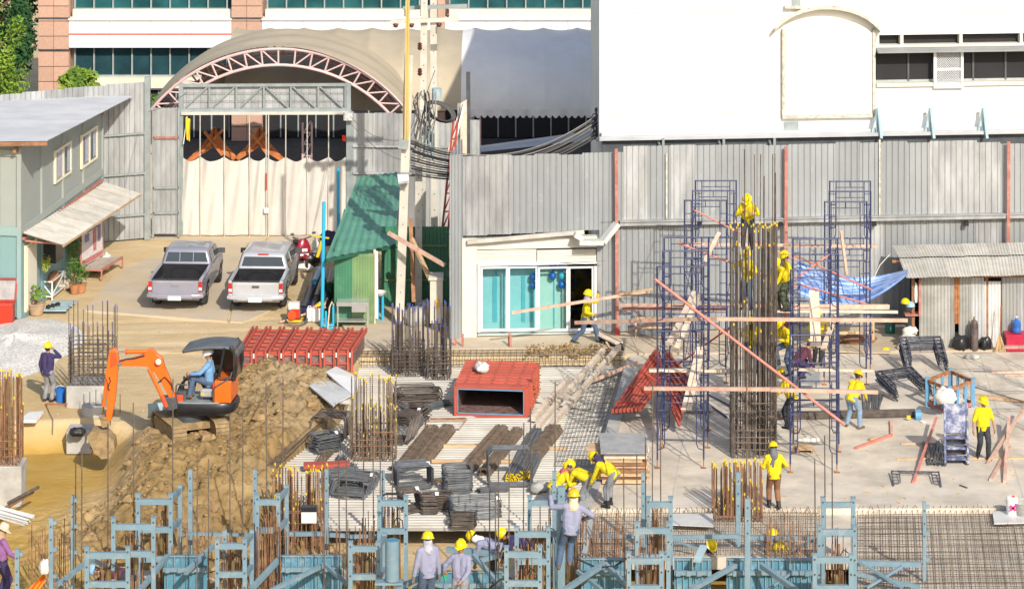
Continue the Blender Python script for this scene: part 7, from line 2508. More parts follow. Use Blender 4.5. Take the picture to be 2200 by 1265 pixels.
# hoses lying over the forms
for lab, pts in (('black hose looping over the nearest frame left of the climbing worker', [(1052, 1262), (1075, 1244), (1096, 1240), (1112, 1262)]), ('black hose hanging on the middle wall form', [(1232, 1196), (1280, 1218), (1320, 1216), (1350, 1196)]), ('black hose bent over the frame before the tie heaps', [(822, 1064), (830, 1060), (850, 1060), (866, 1068)])):
 tag(MB().path([P(x, y, 72.6 if y > 1230 else 74.6) for x, y in pts], .025, 6).build('hose', 'black_rubber', smooth=True), lab, 'hose')
# ================================================================== RED STEEL FORMS
def corner4(a, b, c, d, z):
 return [G(*p, z) for p in (a, b, c, d)]
# 1. large form lying before the shed: grid of channels on top and front
rf1 = thing('column_form', 'large red steel column form lying before the green shed', 'steel form', G(640, 800, 0))
zt1 = .62
A, B = G(516, 803, 0), G(752, 800, 0)
Cc, D = G(783, 752, 0), G(548, 748, 0)
top = [Vector((p.x, p.y, zt1 + .0)) for p in (A, B, Cc, D)]
mb = MB()
mb.prism([p + Z * .05 for p in (A, B, Cc, D)], (0, 0, zt1 - .12))
mb.build('shell', 'form_inner', rf1)
NB = 8
for k in range(NB + 1):
 u = k / NB
 a, d = top[0].lerp(top[1], u), top[3].lerp(top[2], u)
 w = (top[1] - top[0]).normalized() * .06
 for s in (-1, 1):
  MB().bar(a + w * s, d + w * s, .06, .13).build('channel', 'form_red', rf1)
  MB().bar(Vector((a.x, a.y, .02)) + w * s - Vector((0, .05, 0)), a + w * s - Vector((0, .05, 0)) + Z * .06, .06, .10, up=Vector((0, 1, 0))).build('channel', 'form_red', rf1)
 if k < NB:
  a2, d2 = top[0].lerp(top[1], u + 1 / NB), top[3].lerp(top[2], u + 1 / NB)
  w2 = (top[1] - top[0]).normalized() * .09
  for j in range(7):
   v = (j + .15) / 6.6
   MB().bar(a.lerp(d, v) + w2 - Z * .02, a2.lerp(d2, v) - w2 - Z * .02, .05, .06).build('rib', 'form_red', rf1)
  for z in (.28, .56):
   p, q = Vector((a.x, a.y - .03, z)), Vector((a2.x, a2.y - .03, z))
   MB().bar(p + w2, q - w2, .05, .06).build('rib', 'form_red', rf1)
 MB().tube(a + Z * .0 - Vector((0, .12, 0)), a - Vector((0, .12, .14)), .025, n=8).build('bolt', 'white_plastic', rf1)
# 2. box form with the open end towards the camera
rf2 = thing('column_form', 'red steel box form on the deck with its open end to the viewer', 'steel form', G(1060, 892, ZD))
zb2 = ZD + .06
A, B = G(980, 890, zb2), G(1130, 895, zb2)
D, Cc = G(1000, 838, zb2), G(1150, 842, zb2)
h2 = top_z(A, 828) - zb2
d_ = D - A
B2 = B
zz = Vector((0, 0, h2))
wx = (B - A)
def rb(p0, p1, w, h, m='form_red', name='rib'):
 return MB().bar(p0, p1, w, h).build(name, m, rf2)
back = G(1022, 812, zb2) - A
back = Vector(((1006 - CX) * 92.4 / F - A.x, 92.4 - A.y, 0))
mb = MB()
for o_, s_ in ((A, 1), (B, -1)):
 pass
t_ = .05
ux, uy = wx.normalized(), back.normalized()
def slabx(p, e1, e2, e3, m, name):
 mb = MB()
 vs = [p + e1 * i + e2 * j + e3 * k for i in (0, 1) for j in (0, 1) for k in (0, 1)]
 mb.add(vs, [(0, 1, 3, 2), (4, 6, 7, 5), (0, 4, 5, 1), (2, 3, 7, 6), (0, 2, 6, 4), (1, 5, 7, 3)])
 return mb.build(name, m, rf2)
slabx(A, wx, back, Z * t_, 'form_inner', 'plate')
slabx(A + zz - Z * t_, wx, back, Z * t_, 'form_inner', 'plate')
slabx(A + Z * t_, ux * t_, back, zz - Z * 2 * t_, 'form_inner', 'plate')
slabx(A + wx - ux * t_ + Z * t_, ux * t_, back, zz - Z * 2 * t_, 'form_inner', 'plate')
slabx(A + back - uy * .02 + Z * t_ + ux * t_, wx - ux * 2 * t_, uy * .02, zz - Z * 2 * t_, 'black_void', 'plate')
for p0, p1 in ((A, A + wx), (A + zz, A + wx + zz)):
 rb(p0 - uy * .03, p1 - uy * .03, .1, .1, name='end_frame')
for p0 in (A, A + wx):
 MB().bar(p0 - uy * .03, p0 + zz - uy * .03, .1, .1).build('end_frame', 'form_red', rf2)
for p0, p1 in ((A + ux * .07 + Z * .07, A + wx - ux * .07 + Z * .07), (A + zz + ux * .07 - Z * .07, A + wx + zz - ux * .07 - Z * .07)):
 rb(p0 - uy * .085, p1 - uy * .085, .02, .03, 'crate_blue', 'seal')
for p0 in (A + ux * .06, A + wx - ux * .06):
 MB().bar(p0 - uy * .085 + Z * .07, p0 + zz - uy * .085 - Z * .07, .02, .03).build('seal', 'crate_blue', rf2)
NR = 9
for k in range(NR):
 q = back * ((k + .3) / NR) + Z * .02
 rb(A + zz + q - ux * .05, A + wx + zz + q + ux * .05, .10, .06, name='channel')
 for g in (.12, .3, .5, .7, .88):
  rb(A + zz + wx * g + back * ((k + .3) / NR) + Z * .03, A + zz + wx * g + back * ((k + 1.1) / NR) + Z * .03, .05, .03, name='web')
 MB().bar(A + wx + q + ux * .08, A + wx + zz + q + ux * .08, .085, .15).build('channel', 'form_red', rf2)
 for j in range(4):
  p = A + wx + q + ux * .12 + zz * (j + .4) / 4
  MB().tube(p, p + ux * .05, .02, n=6).build('bolt', 'rust', rf2)
bag_at = A + zz + wx * .28 + back * .5 + Z * .05
# 3. half form tipped up on the slab edge
rf3 = thing('column_form', 'tilted red steel half form leaning at the first scaffold tower', 'steel form', G(1400, 905, 0))
def q3(px, py, Y):
 return P(px, py, Y)
a3, b3, c3, d3 = q3(1316, 884, 87.5), q3(1432, 756, 91.0), q3(1482, 812, 89.6), q3(1456, 918, 86.2)
e3 = q3(1400, 842, 87.0)
for k in range(8):
 u = k / 7
 p, q = q3(1316 + 58 * u, 884 - 4 * u, 87.5 - .4 * u), q3(1410 + 30 * u, 752 + 44 * u, 91 - .6 * u)
 MB().bar(p, q, .07, .09).build('channel', 'form_red', rf3)
for k in range(8):
 u = k / 7
 p, q = q3(1432 + 2 * u, 756 + 96 * u, 91 - 3.4 * u), q3(1482 - 22 * u, 814 + 100 * u, 89.4 - 2.9 * u)
 MB().bar(p, q, .07, .08).build('channel', 'form_red', rf3)
for u in (.1, .35, .6, .85):
 p, q = q3(1316, 884, 87.6).lerp(q3(1410, 752, 91.1), u), q3(1374, 880, 87.2).lerp(q3(1440, 796, 90.4), u)
 MB().bar(p + Z * .09, q + Z * .09, .07, .07).build('rib', 'form_red', rf3)
 p, q = q3(1432, 756, 91).lerp(q3(1434, 852, 87.6), u), q3(1482, 814, 89.4).lerp(q3(1460, 914, 86.5), u)
 MB().bar(p.lerp(q, .5) - Vector((0, .1, 0)), p.lerp(q, .5) + Vector((.0, -.08, -.2)), .08, .08).build('rib', 'form_red', rf3)
pl = MB()
pl.add([a3 + Vector((0, .1, -.05)), q3(1374, 880, 87.3) + Vector((0, .1, -.05)), q3(1440, 796, 90.5) + Vector((0, .1, -.05)), b3 + Vector((0, .1, -.05))], [(0, 1, 2, 3)])
pl.add([b3, q3(1434, 852, 87.7), q3(1460, 914, 86.6), c3], [(0, 1, 2, 3)])
pl.v = [(x, y + .12, z - .06) for x, y, z in pl.v]
o = pl.build('face', 'form_inner', rf3)
o.modifiers.new('plate', 'SOLIDIFY').thickness = .03
# ================================================================== GREEN SHED
shed = thing('green_shed', 'green corrugated shed with a long sloping green roof', 'shed', G(762, 698))
r0, r1_, r2_, r3_ = P(700, 554, 98.4), P(848, 524, 99.8), P(864, 368, 108.8), P(770, 378, 107.8)
rb0 = MB().bar(r0 - Z * .08, r1_ - Z * .08, .06, .1).build('roof', 'green_dark', shed)
for k in range(4):
 mb = MB()
 quad_sheet(mb, r3_.lerp(r2_, k / 4), r3_.lerp(r2_, min(1, (k + 1.03) / 4)), r0.lerp(r1_, min(1, (k + 1.03) / 4)), r0.lerp(r1_, k / 4), .2, .03, kind='trap')
 mb.f = [tuple(reversed(f)) for f in mb.f]
 sub(mb, 'roof_sheet', 'green_roof', rb0)
for k, (a, b, m) in enumerate(((719, 738, 'green_sheet'), (738, 757, 'green_sheet'), (757, 776, 'green_pale'), (776, 804, 'green_pale'))):
 p, q = G(a, 698), G(b, 698)
 inst(corr(q.x - p.x, 1.0, .09, .02).mesh('wall_sheet', m), 'wall_sheet', shed, p - shed.location, (0, 0, 0), (1, 1, 2.22))
p = G(719, 698)
inst(corr(6.0, 1.0, .12, .02).mesh('wall_sheet', 'green_sheet'), 'wall_sheet', shed, p + Vector((0, 6, 0)) - shed.location, (0, 0, R(-90)), (1, 1, 2.4))
for px, py in ((805, 697), (822, 660), (840, 632), (826, 590)):
 p = G(px, py)
 MB().bar(p, p + Z * 2.35, .07).build('post', 'wood_pale' if px == 805 else 'green_pale', shed)
MB().bar(G(805, 697) + Z * .2 + Vector((.06, -.03, 0)), G(805, 697) + Z * 2.3 + Vector((.06, -.03, 0)), .09).build('trim', 'white_plastic', shed)
# steel sink bench and wash basin
t = thing('sink_bench', 'stainless steel sink bench standing against the green shed', 'sink', G(757, 703))
a, b = G(723, 706), G(792, 704)
MB().bb(a.x, b.x, a.y, a.y + .5, .78, .82).bb(a.x, b.x, a.y - .02, a.y, .70, .82).build('top', 'steel_sink', t)
MB().bb(b.x - .52, b.x - .06, a.y - .03, a.y + .42, .52, .80).build('bowl', 'steel_sink', t)
MB().bb(a.x + .03, b.x - .03, a.y + .02, a.y + .46, .20, .23).build('shelf', 'steel_sink', t)
for x in (a.x + .03, b.x - .03):
 for y in (a.y + .02, a.y + .46):
  MB().tube((x, y, 0), (x, y, .78), .022, n=8).build('leg', 'steel_sink', t, True)
MB().path([(a.x + .6, a.y + .46, .82), (a.x + .6, a.y + .46, 1.0), (a.x + .64, a.y + .36, 1.03)], .015, 6).build('tap', 'chrome', t, True)
t = thing('wash_basin', 'small white wash basin on blue pipe legs beside the shed', 'basin', G(815, 688))
p = G(816, 690)
MB().lathe([(.03, .78), (.14, .82), (.20, .92), (.21, .94), (.19, .94), (.13, .86), (.0, .83)], p, 20).build('bowl', 'white_plastic', t, True)
for dx in (-.07, .09):
 MB().tube(p + Vector((dx, 0, 0)), p + Vector((dx, 0, .8)), .045, n=10).build('leg', 'pvc_blue', t, True)
# blue pipe posts
for lab, px, y0, y1 in (('tall thin blue plastic pipe standing before the shed', 692, 434, 702), ('blue plastic pipe standing behind the shed roof', 727, 362, 520)):
 Yp = G(px, 702).y if y1 > 600 else 106.5
 o = MB().tube(P(px, y1, Yp), P(px + (4 if y1 > 600 else -1), y0, Yp), .055, n=12)
 tag(o.build('pipe_post', 'pvc_blue', smooth=True), lab, 'pipe', 'blue pipe posts')
t = thing('pipe_stand', 'low blue plastic pipe stand beside the sink bench', 'pipe stand', G(707, 700))
for a, b in (((700, 705), (700, 668)), ((716, 700), (716, 655)), ((695, 700), (718, 698)), ((697, 706), (716, 704))):
 MB().tube(P(*a, 98.7), P(*b, 98.7), .035, n=8).build('pipe', 'pvc_blue', t, True)
MB().path([P(704, 706, 98.6), P(708, 660, 98.6), P(713, 648, 98.6), P(717, 656, 98.6)], .025, 6).build('hose', 'straw', t, True)
# big dark pipes lying by the shed
for k, (a, b, r, m, lab) in enumerate((((652, 668), (684, 582), .17, 'navy_pipe', 'thick dark pipe lying nearest the silver pickup'), ((672, 672), (702, 585), .16, 'navy_pipe', 'thick dark pipe lying in the middle of the heap'), ((690, 676), (712, 588), .14, 'navy_pipe', 'thick dark pipe lying nearest the shed'), ((680, 640), (694, 600), .11, 'black_plastic', 'short dark pipe on top of the heap'), ((676, 606), (688, 578), .09, 'pvc_blue', 'short blue pipe on the dark pipes'))):
 zz = .17 if k < 3 else .42
 p, q = G(*a, zz), G(*b, zz)
 mb = MB()
 n = 16
 d = (q - p).normalized()
 mb.tube(p, q, r, n=n, cap=False)
 mb.tube(q, p, r * .86, n=n, cap=False)
 mb.tube(p + d * .03, p + d * .04, r * .86, n=n)
 tag(mb.build('drain_pipe', m, smooth=True), lab, 'pipe', 'pipes lying beside the shed')
def stick(label, a, za, b, zb, w, m, name='stick', cat='stick', group=None, h=None, tube=False):
 p, q = G(*a, za), G(*b, zb)
 mb = MB().tube(p, q, w / 2, n=8) if tube else MB().bar(p, q, w, h or w)
 return tag(mb.build(name, m, smooth=tube), label, cat, group)
stick('yellow steel post leaning on the dark pipes', (648, 682), .05, (690, 650), .5, .10, 'yellow_paint', 'steel_post', 'post')
tag(MB().bar(P(682, 552, 104), P(692, 518, 104), .12, .1).bar(P(668, 505, 104), P(708, 512, 104), .05).build('yellow_stand', 'yellow_paint'), 'yellow stand behind the blue pipe by the scooter', 'stand')
stick('wooden pole leaning on the pipe heap', (682, 690), .02, (704, 640), .6, .05, 'wood', 'pole', 'pole')
stick('long thin pole lying over the pump', (600, 692), .05, (700, 660), .35, .04, 'wood_pink', 'pole', 'pole')
# pump with engine
t = thing('engine_pump', 'small red and white petrol pump on the sand before the pipes', 'pump', G(632, 690))
p = G(632, 690)
MB().box(p + Z * .5, (.34, .3, .2)).build('tank', 'bag_white', t)
MB().tube(p + Vector((-.05, -.14, .25)), p + Vector((-.05, -.3, .25)), .14, n=16).build('fan_cover', 'orange_red', t, True)
MB().box(p + Vector((0, .02, .25)), (.42, .34, .3)).build('engine', 'dark_steel', t)
MB().box(p + Vector((.06, -.1, .28)), (.26, .2, .28)).build('shroud', 'red_box', t)
MB().box(p + Vector((0, 0, .05)), (.5, .4, .06)).build('skid', 'yellow_paint', t)
MB().path([p + Vector((.1 + .34 * math.cos(a), -.25 + .6 * math.sin(a), .03 + .01 * a)) for a in [k * .5 for k in range(26)]], .02, 6).build('hose', 'rebar_grey', t, True)
def jerry(label, px, py, m='white_plastic'):
 p = G(px, py, .0)
 t = thing('jerry_can', label, 'jerry can', p, group='jerry cans by the pipes')
 o = MB().bb(-.13, .13, -.09, .09, 0, .42).build('body', m, t, local=True)
 o.modifiers.new('edge', 'BEVEL').width = .03
 MB().tube((.06, 0, .42), (.06, 0, .47), .03, n=10).build('cap', 'red_box', t, True, local=True)
 MB().path([(-.1, 0, .42), (-.08, 0, .47), (0, 0, .47), (.01, 0, .42)], .015, 6).build('handle', m, t, True, local=True)
jerry('white jerry can by the pump, nearest the pipes', 668, 690)
jerry('white jerry can beside the blue pipe post', 679, 691)
def sack(label, c, r, m, seed, cat='sack', group=None, rz=0.0, name='sack'):
 rng = random.Random(seed)
 mb = MB().ell((0, 0, 0), (1, 1, 1), 20, 14)
 ph = [rng.uniform(0, 6.28) for _ in range(6)]
 out = []
 for x, y, z in mb.v:
  k = 1 + .2 * math.sin(3 * x + ph[0]) * math.cos(4 * y + ph[1]) - .16 * abs(math.sin(4 * z + 4 * x + ph[2])) + .09 * math.sin(9 * y + ph[3] + 7 * x)
  out.append((x * k * r[0], y * k * r[1], max(-.75, z * k) * r[2]))
 mb.v = out
 o = bpy.data.objects.new(name, mb.mesh(name, m, 'all'))
 C.objects.link(o)
 o.location = Vector(c) + Z * r[2] * .74
 o.rotation_euler = (0, 0, rz)
 return tag(o, label, cat, group)
sack('white bag lying on the red box form', bag_at, (.22, .3, .16), 'bag_white', 12)
sack('white sack lying at the front wheel of the scooter', G(650, 583), (.42, .2, .15), 'bag_white', 1)
sack('dark bundle of rags beside the scooter', G(668, 566), (.3, .25, .22), 'black_plastic', 2)
sack('pale blue bag against the pipes beyond the scooter', G(688, 562), (.25, .2, .28), 'scarf_lilac', 3)
sack('white bag standing behind the blue pipe post', G(678, 545), (.16, .14, .3), 'bag_white', 4)
sack('black coil of hose on the sand before the scooter', G(663, 575), (.35, .2, .08), 'black_rubber', 5, 'hose')
sack('dark bag behind the yellow stand', G(706, 525), (.3, .25, .3), 'shirt_navy', 6)
sack('dark planter with green shrub at the corner of the shed', G(707, 640), (.2, .3, .3), 'leaf_dark', 7, 'shrub')
# ================================================================== POLES, CABLES
def upole(label, x0, y0, x1, y1, Y, w, m='concrete_pole', holes=True, top_w=None):
 a, b = P(x0, y0, Y), P(x1, y1, Y)
 a.z = min(a.z, 0)
 t = thing('utility_pole', label, 'pole', a)
 MB().bar(a, b, w, w * .8).build('shaft', m, t)
 if holes:
  n = int((b - a).length / .5)
  hb = MB()
  for k in range(2, n):
   p = a.lerp(b, k / n)
   MB().tube(p - Vector((0, w * .4 + .004, 0)), p - Vector((0, w * .4 - .02, 0)), .02, n=6).build('hole', 'dark_steel', t)
 return t, a, b
t1, a1_, b1_ = upole('nearest concrete utility pole with a yellow sleeve on its upper half', 858, 694, 879, 118, 99.0, .27)
MB().bar(P(872, 318, 98.75), P(875, -80, 98.75), .09, .08).bar(P(876, 305, 98.72), P(879, -80, 98.72), .06, .08).build('sleeve', 'yellow_wrap', t1)
MB().bar(P(868, 300, 98.7), P(866, 320, 98.7), .3, .1).build('clamp', 'grey_steel', t1)
tf = thing('floodlight', 'grey floodlight bolted to the nearest utility pole', 'floodlight', P(866, 400, 98.6))
MB().prism([P(853, 375, 98.5), P(878, 374, 98.5), P(880, 392, 98.4), P(856, 396, 98.4)], (0, .25, 0)).build('housing', 'grey_steel', tf)
MB().prism([P(854, 376, 98.48), P(877, 375, 98.48), P(878, 388, 98.40), P(856, 392, 98.40)], (0, -.02, 0)).build('lens', 'pale_sheet', tf)
t2, a2_, b2_ = upole('slender concrete utility pole with a crossarm behind the nearest one', 906, 640, 912, -60, 103.0, .22)
t3, a3_, b3_ = upole('shaded concrete utility pole standing furthest back', 934, 620, 931, -60, 104.6, .22)
t4, a4_, b4_ = upole('short stained concrete pole hung with cable loops', 899, 640, 900, 238, 101.0, .22)
upole('dark steel post beside the tarpaulin eaves', 1006, 500, 1006, 155, 105, .14, 'dark_steel', False)
ca = MB().bar(P(838, 48, 102.8), P(986, 41, 102.8), .13, .13).build('crossarm', 'concrete_pole', t2)
for px, py in ((850, 50), (884, 50), (943, 49)):
 sub(MB().lathe([(.0, .0), (.09, -.02), (.10, -.06), (.06, -.09), (.09, -.12), (.0, -.16)], P(px, py, 102.75), 12), 'insulator', 'insulator', ca, True)
cb_ = MB().bar(P(866, 18, 103.6), P(1004, 13, 103.6), .12, .12).build('crossarm', 'grey_steel', t3)
for px in (872, 906, 962):
 sub(MB().lathe([(.02, .0), (.06, -.03), (.04, -.06), (.06, -.1), (.04, -.14), (.06, -.2), (.03, -.26)], P(px, 20, 103.5), 10), 'insulator', 'insulator', cb_, True)
for k, (px, py) in enumerate(((902, 100), (902, 155))):
 MB().lathe([(.03, .12), (.08, .09), (.05, .05), (.09, .02), (.05, -.02), (.09, -.06), (.04, -.12)], P(px, py, 102.7), 10).build('insulator', 'insulator', t2, True)
MB().tube(P(938, 212, 103.2), P(938, 190, 103.2), .16, n=14).build('junction_can', 'bracket_blue', t3, True)
MB().box(P(922, 305, 103), (.35, .3, .9)).build('meter_box', 'bracket_blue', t3)
def cable(name, label, pts, r=.02, m='cable', group=None):
 return tag(MB().path(pts, r, 5).build(name, m, smooth=True), label, 'cable', group)
def sagged(a, b, sag, n=14):
 return [a.lerp(b, k / n) - Z * sag * 4 * (k / n) * (1 - k / n) for k in range(n + 1)]
rng = random.Random(3)
for k in range(14):
 y0 = 296 + 6.0 * k
 y1 = 246 + 3.6 * k
 a, b = P(882 + rng.uniform(-4, 4), y0, 99.2 + .1 * k), P(1284 + rng.uniform(-8, 8), y1, 102.6)
 cable('service_cable', 'service cable to the white building, %s from the top where it leaves the poles' % ORD(k), sagged(a, b, .9 - .02 * k), .02 + .006 * (k % 3), 'cable' if k % 3 else 'cable_grey', 'service cables sagging to the white building')
for k in range(7):
 c = P(1290 + rng.uniform(-14, 10), 268 + rng.uniform(-16, 18), 102.5)
 r = rng.uniform(.15, .32)
 cable('cable_coil', 'loop of spare cable at the corner of the white building', [c + Vector((r * .6 * math.cos(a), .03 * math.sin(3 * a), r * math.sin(a))) for a in [2 * PI * i / 16 for i in range(17)]], .018, 'cable', 'cable loops at the building corner')
for px in (1281, 1297):
 tag(MB().tube(P(px, 296, 103), P(px, 232, 103), .03, n=8).lathe([(.03, 0), (.07, .03), (.04, .07), (.06, .1), (.0, .14)], P(px, 240, 103), 10).build('cable_bracket', 'insulator', smooth=True), 'insulated cable bracket at the building corner, ' + ('inner one' if px < 1290 else 'outer one'), 'bracket')
for k in range(16):
 x = 896 + rng.uniform(-14, 34)
 pts = [P(x + rng.uniform(-10, 10), y + rng.uniform(-6, 6), 100.6 + rng.uniform(-.3, .3)) for y in (198, 225, 255, 285, 310 + rng.uniform(0, 30))]
 cable('drop_cable', 'tangled drop cable hanging between the utility poles', pts, .02, 'cable' if k % 2 else 'cable_grey', 'tangled cables between the poles')
for k in range(5):
 c = P(945, 236, 101)
 cable('cable_coil', 'coil of thick black cable hung at the utility poles', [c + Vector(((.38 + .03 * k) * math.cos(a), .1 * math.sin(a) + .03 * k, -.08 + (.22 + .02 * k) * math.sin(a) - .25 * math.cos(a) * .6)) for a in [2 * PI * i / 16 for i in range(17)]], .025, 'cable', 'cable coils at the poles')
for w_, a, b, s in (('from the gate to the near pole, lower one', (745, 255), (868, 345), .25), ('from the gate to the near pole, upper one', (752, 250), (868, 300), .3), ('over the narrow sheet door', (318, 240), (400, 200), .1), ('along the lintel of the shop', (955, 498), (1290, 505), .12), ('across the shutters of the shop', (965, 545), (1300, 560), .15), ('rising between the utility poles', (880, 300), (935, 150), .0)):
 cable('thin_wire', 'thin slack wire ' + w_, sagged(P(*a, 98 if a[1] > 450 else 110.0), P(*b, 97.4 if b[1] > 450 else 100), s), .01, 'cable_grey', 'thin wires along the fences')
# leaning red lattice mast
t = thing('lattice_mast', 'leaning dark red lattice mast beside the shop cladding', 'mast', G(950, 610))
for dx in (0, 15):
 MB().bar(P(938 + dx, 610, 101.4), P(974 + dx * .6, 260, 101.4), .07).build('leg', 'red_steel', t)
for k in range(9):
 f, g = k / 9, (k + 1) / 9
 y0, y1 = 610 - 350 * f, 610 - 350 * g
 MB().bar(P(938 + 36 * f, y0, 101.4), P(953 + 30 * g, y1, 101.4), .045).build('lacing', 'red_steel', t)
 MB().bar(P(938 + 36 * f, y0, 101.4), P(953 + 30 * f, y0, 101.4), .045).build('lacing', 'red_steel', t)
# cream boards and ladder by the tarpaulin eaves
t = thing('board_screen', 'tall cream board screen with a pale raking strip behind the shop', 'screen', G(985, 520))
MB().prism([P(958, 338, 104.4), P(1003, 336, 104.4), P(1003, 214, 104.4), P(990, 222, 104.4)], (0, .08, 0)).build('board', 'wood_pale', t)
MB().bar(P(972, 330, 104.3), P(998, 222, 104.3), .07).build('strip', 'white_plastic', t)
MB().bar(P(986, 222, 104.45), P(986, 520, 104.45), .1).build('stand', 'grey_steel', t)
# props of timber around the poles
for lab, a, Ya, b, Yb, m in (('pink timber slanting across the nearest utility pole', (834, 500), 98.4, (956, 570), 97.6, 'wood_pink'), ('timber prop leaning from the pole down to the electric cabinet', (884, 512), 99.0, (926, 604), 98.4, 'wood'), ('upright thin batten behind the nearest utility pole', (882, 470), 99.6, (889, 648), 99.4, 'wood_brown')):
 tag(MB().bar(P(*a, Ya), P(*b, Yb), .12, .1).build('timber', m), lab, 'timber', 'timbers around the utility poles')
t = thing('electric_cabinet', 'cream electric cabinet with an orange switch by the shop corner', 'cabinet', G(938, 712))
a, b = G(924, 712), G(951, 712)
MB().bb(a.x, b.x, a.y, a.y + .4, .25, 1.60).build('body', 'cabinet_cream', t)
MB().prism([(a.x - .05, a.y - .06, 1.6), (b.x + .02, a.y - .06, 1.6), (b.x + .02, a.y - .06, 1.68), (a.x - .05, a.y - .06, 1.68)], (0, .5, .06)).build('roof', 'cabinet_cream', t)
MB().box((b.x - .17, a.y - .02, .88), (.12, .06, .24)).build('switch', 'hat_orange', t)
MB().bb(a.x + .05, b.x - .05, a.y + .05, a.y + .35, 0, .25).build('plinth', 'dark_steel', t)
t = thing('broom', 'straw broom standing under the green roof', 'broom', G(829, 625))
MB().tube(G(829, 630), G(829, 630) + Z * 1.4, .02, n=6).build('handle', 'wood', t)
MB().lathe([(.03, 1.35), (.08, 1.5), (.13, 1.8), (.0, 1.85)], G(829, 630), 10).build('head', 'bag_tan', t, True)
sack('pile of grey rubble bags behind the bar cages', G(895, 700), (.45, .4, .35), 'concrete_grey', 31)
sack('dark heap of stones beside the electric cabinet', G(912, 690), (.3, .4, .4), 'bag_grey', 32)
sack('white plastic bottle under the green roof', G(833, 622), (.1, .1, .25), 'white_plastic', 33, 'bottle')
tag(MB().tube(G(848, 622), G(848, 622) + Z * .45, .17, n=14).build('black_bin', 'black_plastic', smooth=True), 'black bin under the green roof behind the pole', 'bin')
# ================================================================== RIGHT HUT
hut = thing('sheet_hut', 'low hut of old corrugated sheets against the fence', 'hut', G(2090, 750))
hy = G(2000, 748).y
hx = lambda px: (px - CX) * hy / F
zw = 2.15
for k, (a, b, m, z0, z1) in enumerate(((1975, 2005, 'zinc_hut', 0, zw), (2005, 2042, 'zinc_hut', 0, zw), (2042, 2051, 'zinc_hut', 0, zw), (2060, 2086, 'zinc_hut', 0, zw), (2086, 2114, 'galv_old', 0, zw), (2114, 2150, 'pale_sheet', 0, zw - .12), (2152, 2190, 'galv_old', 0, zw), (2190, 2240, 'galv_old', 0, zw), (2240, 2300, 'galv_old', 0, zw))):
 inst(corr(hx(b) - hx(a), 1.0, .10, .022, kind='sine').mesh('wall_sheet', m), 'wall_sheet', hut, Vector((hx(a), hy + .012 * (k % 2), z0)) - hut.location, (0, 0, 0), (1, 1, z1 - z0))
inst(corr(hx(2061) - hx(2050), 1.0, .10, .022, kind='sine').mesh('wall_sheet', 'rust'), 'wall_sheet', hut, Vector((hx(2050), hy - .01, .75)) - hut.location, (0, 0, 0), (1, 1, zw - .75))
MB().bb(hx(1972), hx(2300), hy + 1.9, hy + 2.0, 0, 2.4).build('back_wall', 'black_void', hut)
MB().bb(hx(1962), hx(1966), hy + .1, hy + 1.9, 0, 1.0).build('side_wall', 'zinc_hut', hut)
for px in (1962, 2120, 2290):
 MB().bar((hx(px), hy + .04, 0), (hx(px), hy + .04, zw + .1), .09).build('post', 'wood_brown', hut)
MB().bar((hx(1940), hy - .1, zw + .08), (hx(2300), hy - .1, zw + .08), .08, .1).build('eaves_beam', 'wood_brown', hut)
e0, e1 = P(1948, 598, hy - .55), P(2310, 590, hy - .55)
m0, m1 = P(1932, 556, hy + .75), P(2310, 548, hy + .75)
k0, k1 = P(1916, 530, hy + 1.75), P(2310, 522, hy + 1.75)
hr_ = MB().bar((hx(1925), hy + 1.0, 2.42), (hx(2300), hy + 1.0, 2.42), .08).build('roof', 'wood_brown', hut)
for j, (a, b, c, d, dz_) in enumerate(((e0, e1, m0, m1, 0), (m0, m1, k0, k1, .03))):
 for k in range(8):
  mb = MB()
  u0, u1 = k / 8, min(1, (k + 1.06) / 8)
  quad_sheet(mb, a.lerp(b, u0), a.lerp(b, u1), c.lerp(d, u1), c.lerp(d, u0), .09, .022)
  mb.v = [(x, y, z + dz_ + .012 * (k % 2)) for x, y, z in mb.v]
  sub(mb, 'roof_sheet', 'zinc_pale', hr_)
sh_ = MB().bb(hx(1944), hx(1974), hy - .1, hy + .3, 1.0, 1.05).build('shelf', 'red_oxide', hut)
MB().bar((hx(1975), hy - .1, 1.0), (hx(1975), hy - .1, 2.1), .06).build('post', 'red_oxide', hut)
for lab, px, py, m in (('yellow helmet on the shelf of the hut', 1945, 645, 'hat_yellow'), ('blue helmet on the shelf of the hut', 1956, 652, 'hat_blue')):
 tag(MB().ell(P(px, py + 5, hy - .05), (.14, .16, .14), 14, 8, t1=PI * .52).build('helmet', m, smooth=True), lab, 'helmet')
sack('white cloth hanging in the hut opening', P(1968, 650, hy - .02), (.07, .05, .35), 'bag_white', 41, 'cloth')
# blue tarpaulin slung between tower and hut
def tarp(u, v):
 px = 1712 + 238 * u
 hang = math.sin(PI * u)
 py = (588 + 3 * u) + 46 * hang * (.55 + .45 * v) - 28 * (1 - v) * (1 - .55 * u) + (44 * (1 - u) * v)
 return P(px, py, 95.6 - 1.2 * v + .15 * math.sin(9 * u + 5 * v))
tb = MB()
for k in range(14):
 tb.grid(lambda u, v: tarp(u, (k + v) / 14), 40, 1, (0, 1, 0, 1, 0, 1, 0, 0, 1, 0, 0, 0, 1, 0)[k])
tb = tb.build('tarpaulin', ['tarp_blue', 'tarp_white'], smooth='all')
tag(tb, 'blue and white tarpaulin slung between the rear tower and the hut', 'tarpaulin')
cable('tie_rope', 'pale rope tying the tarpaulin up beside the hut', [P(1874, 604, 94.5), P(1890, 570, 95.5), P(1912, 546, 97)], .015, 'bag_white')
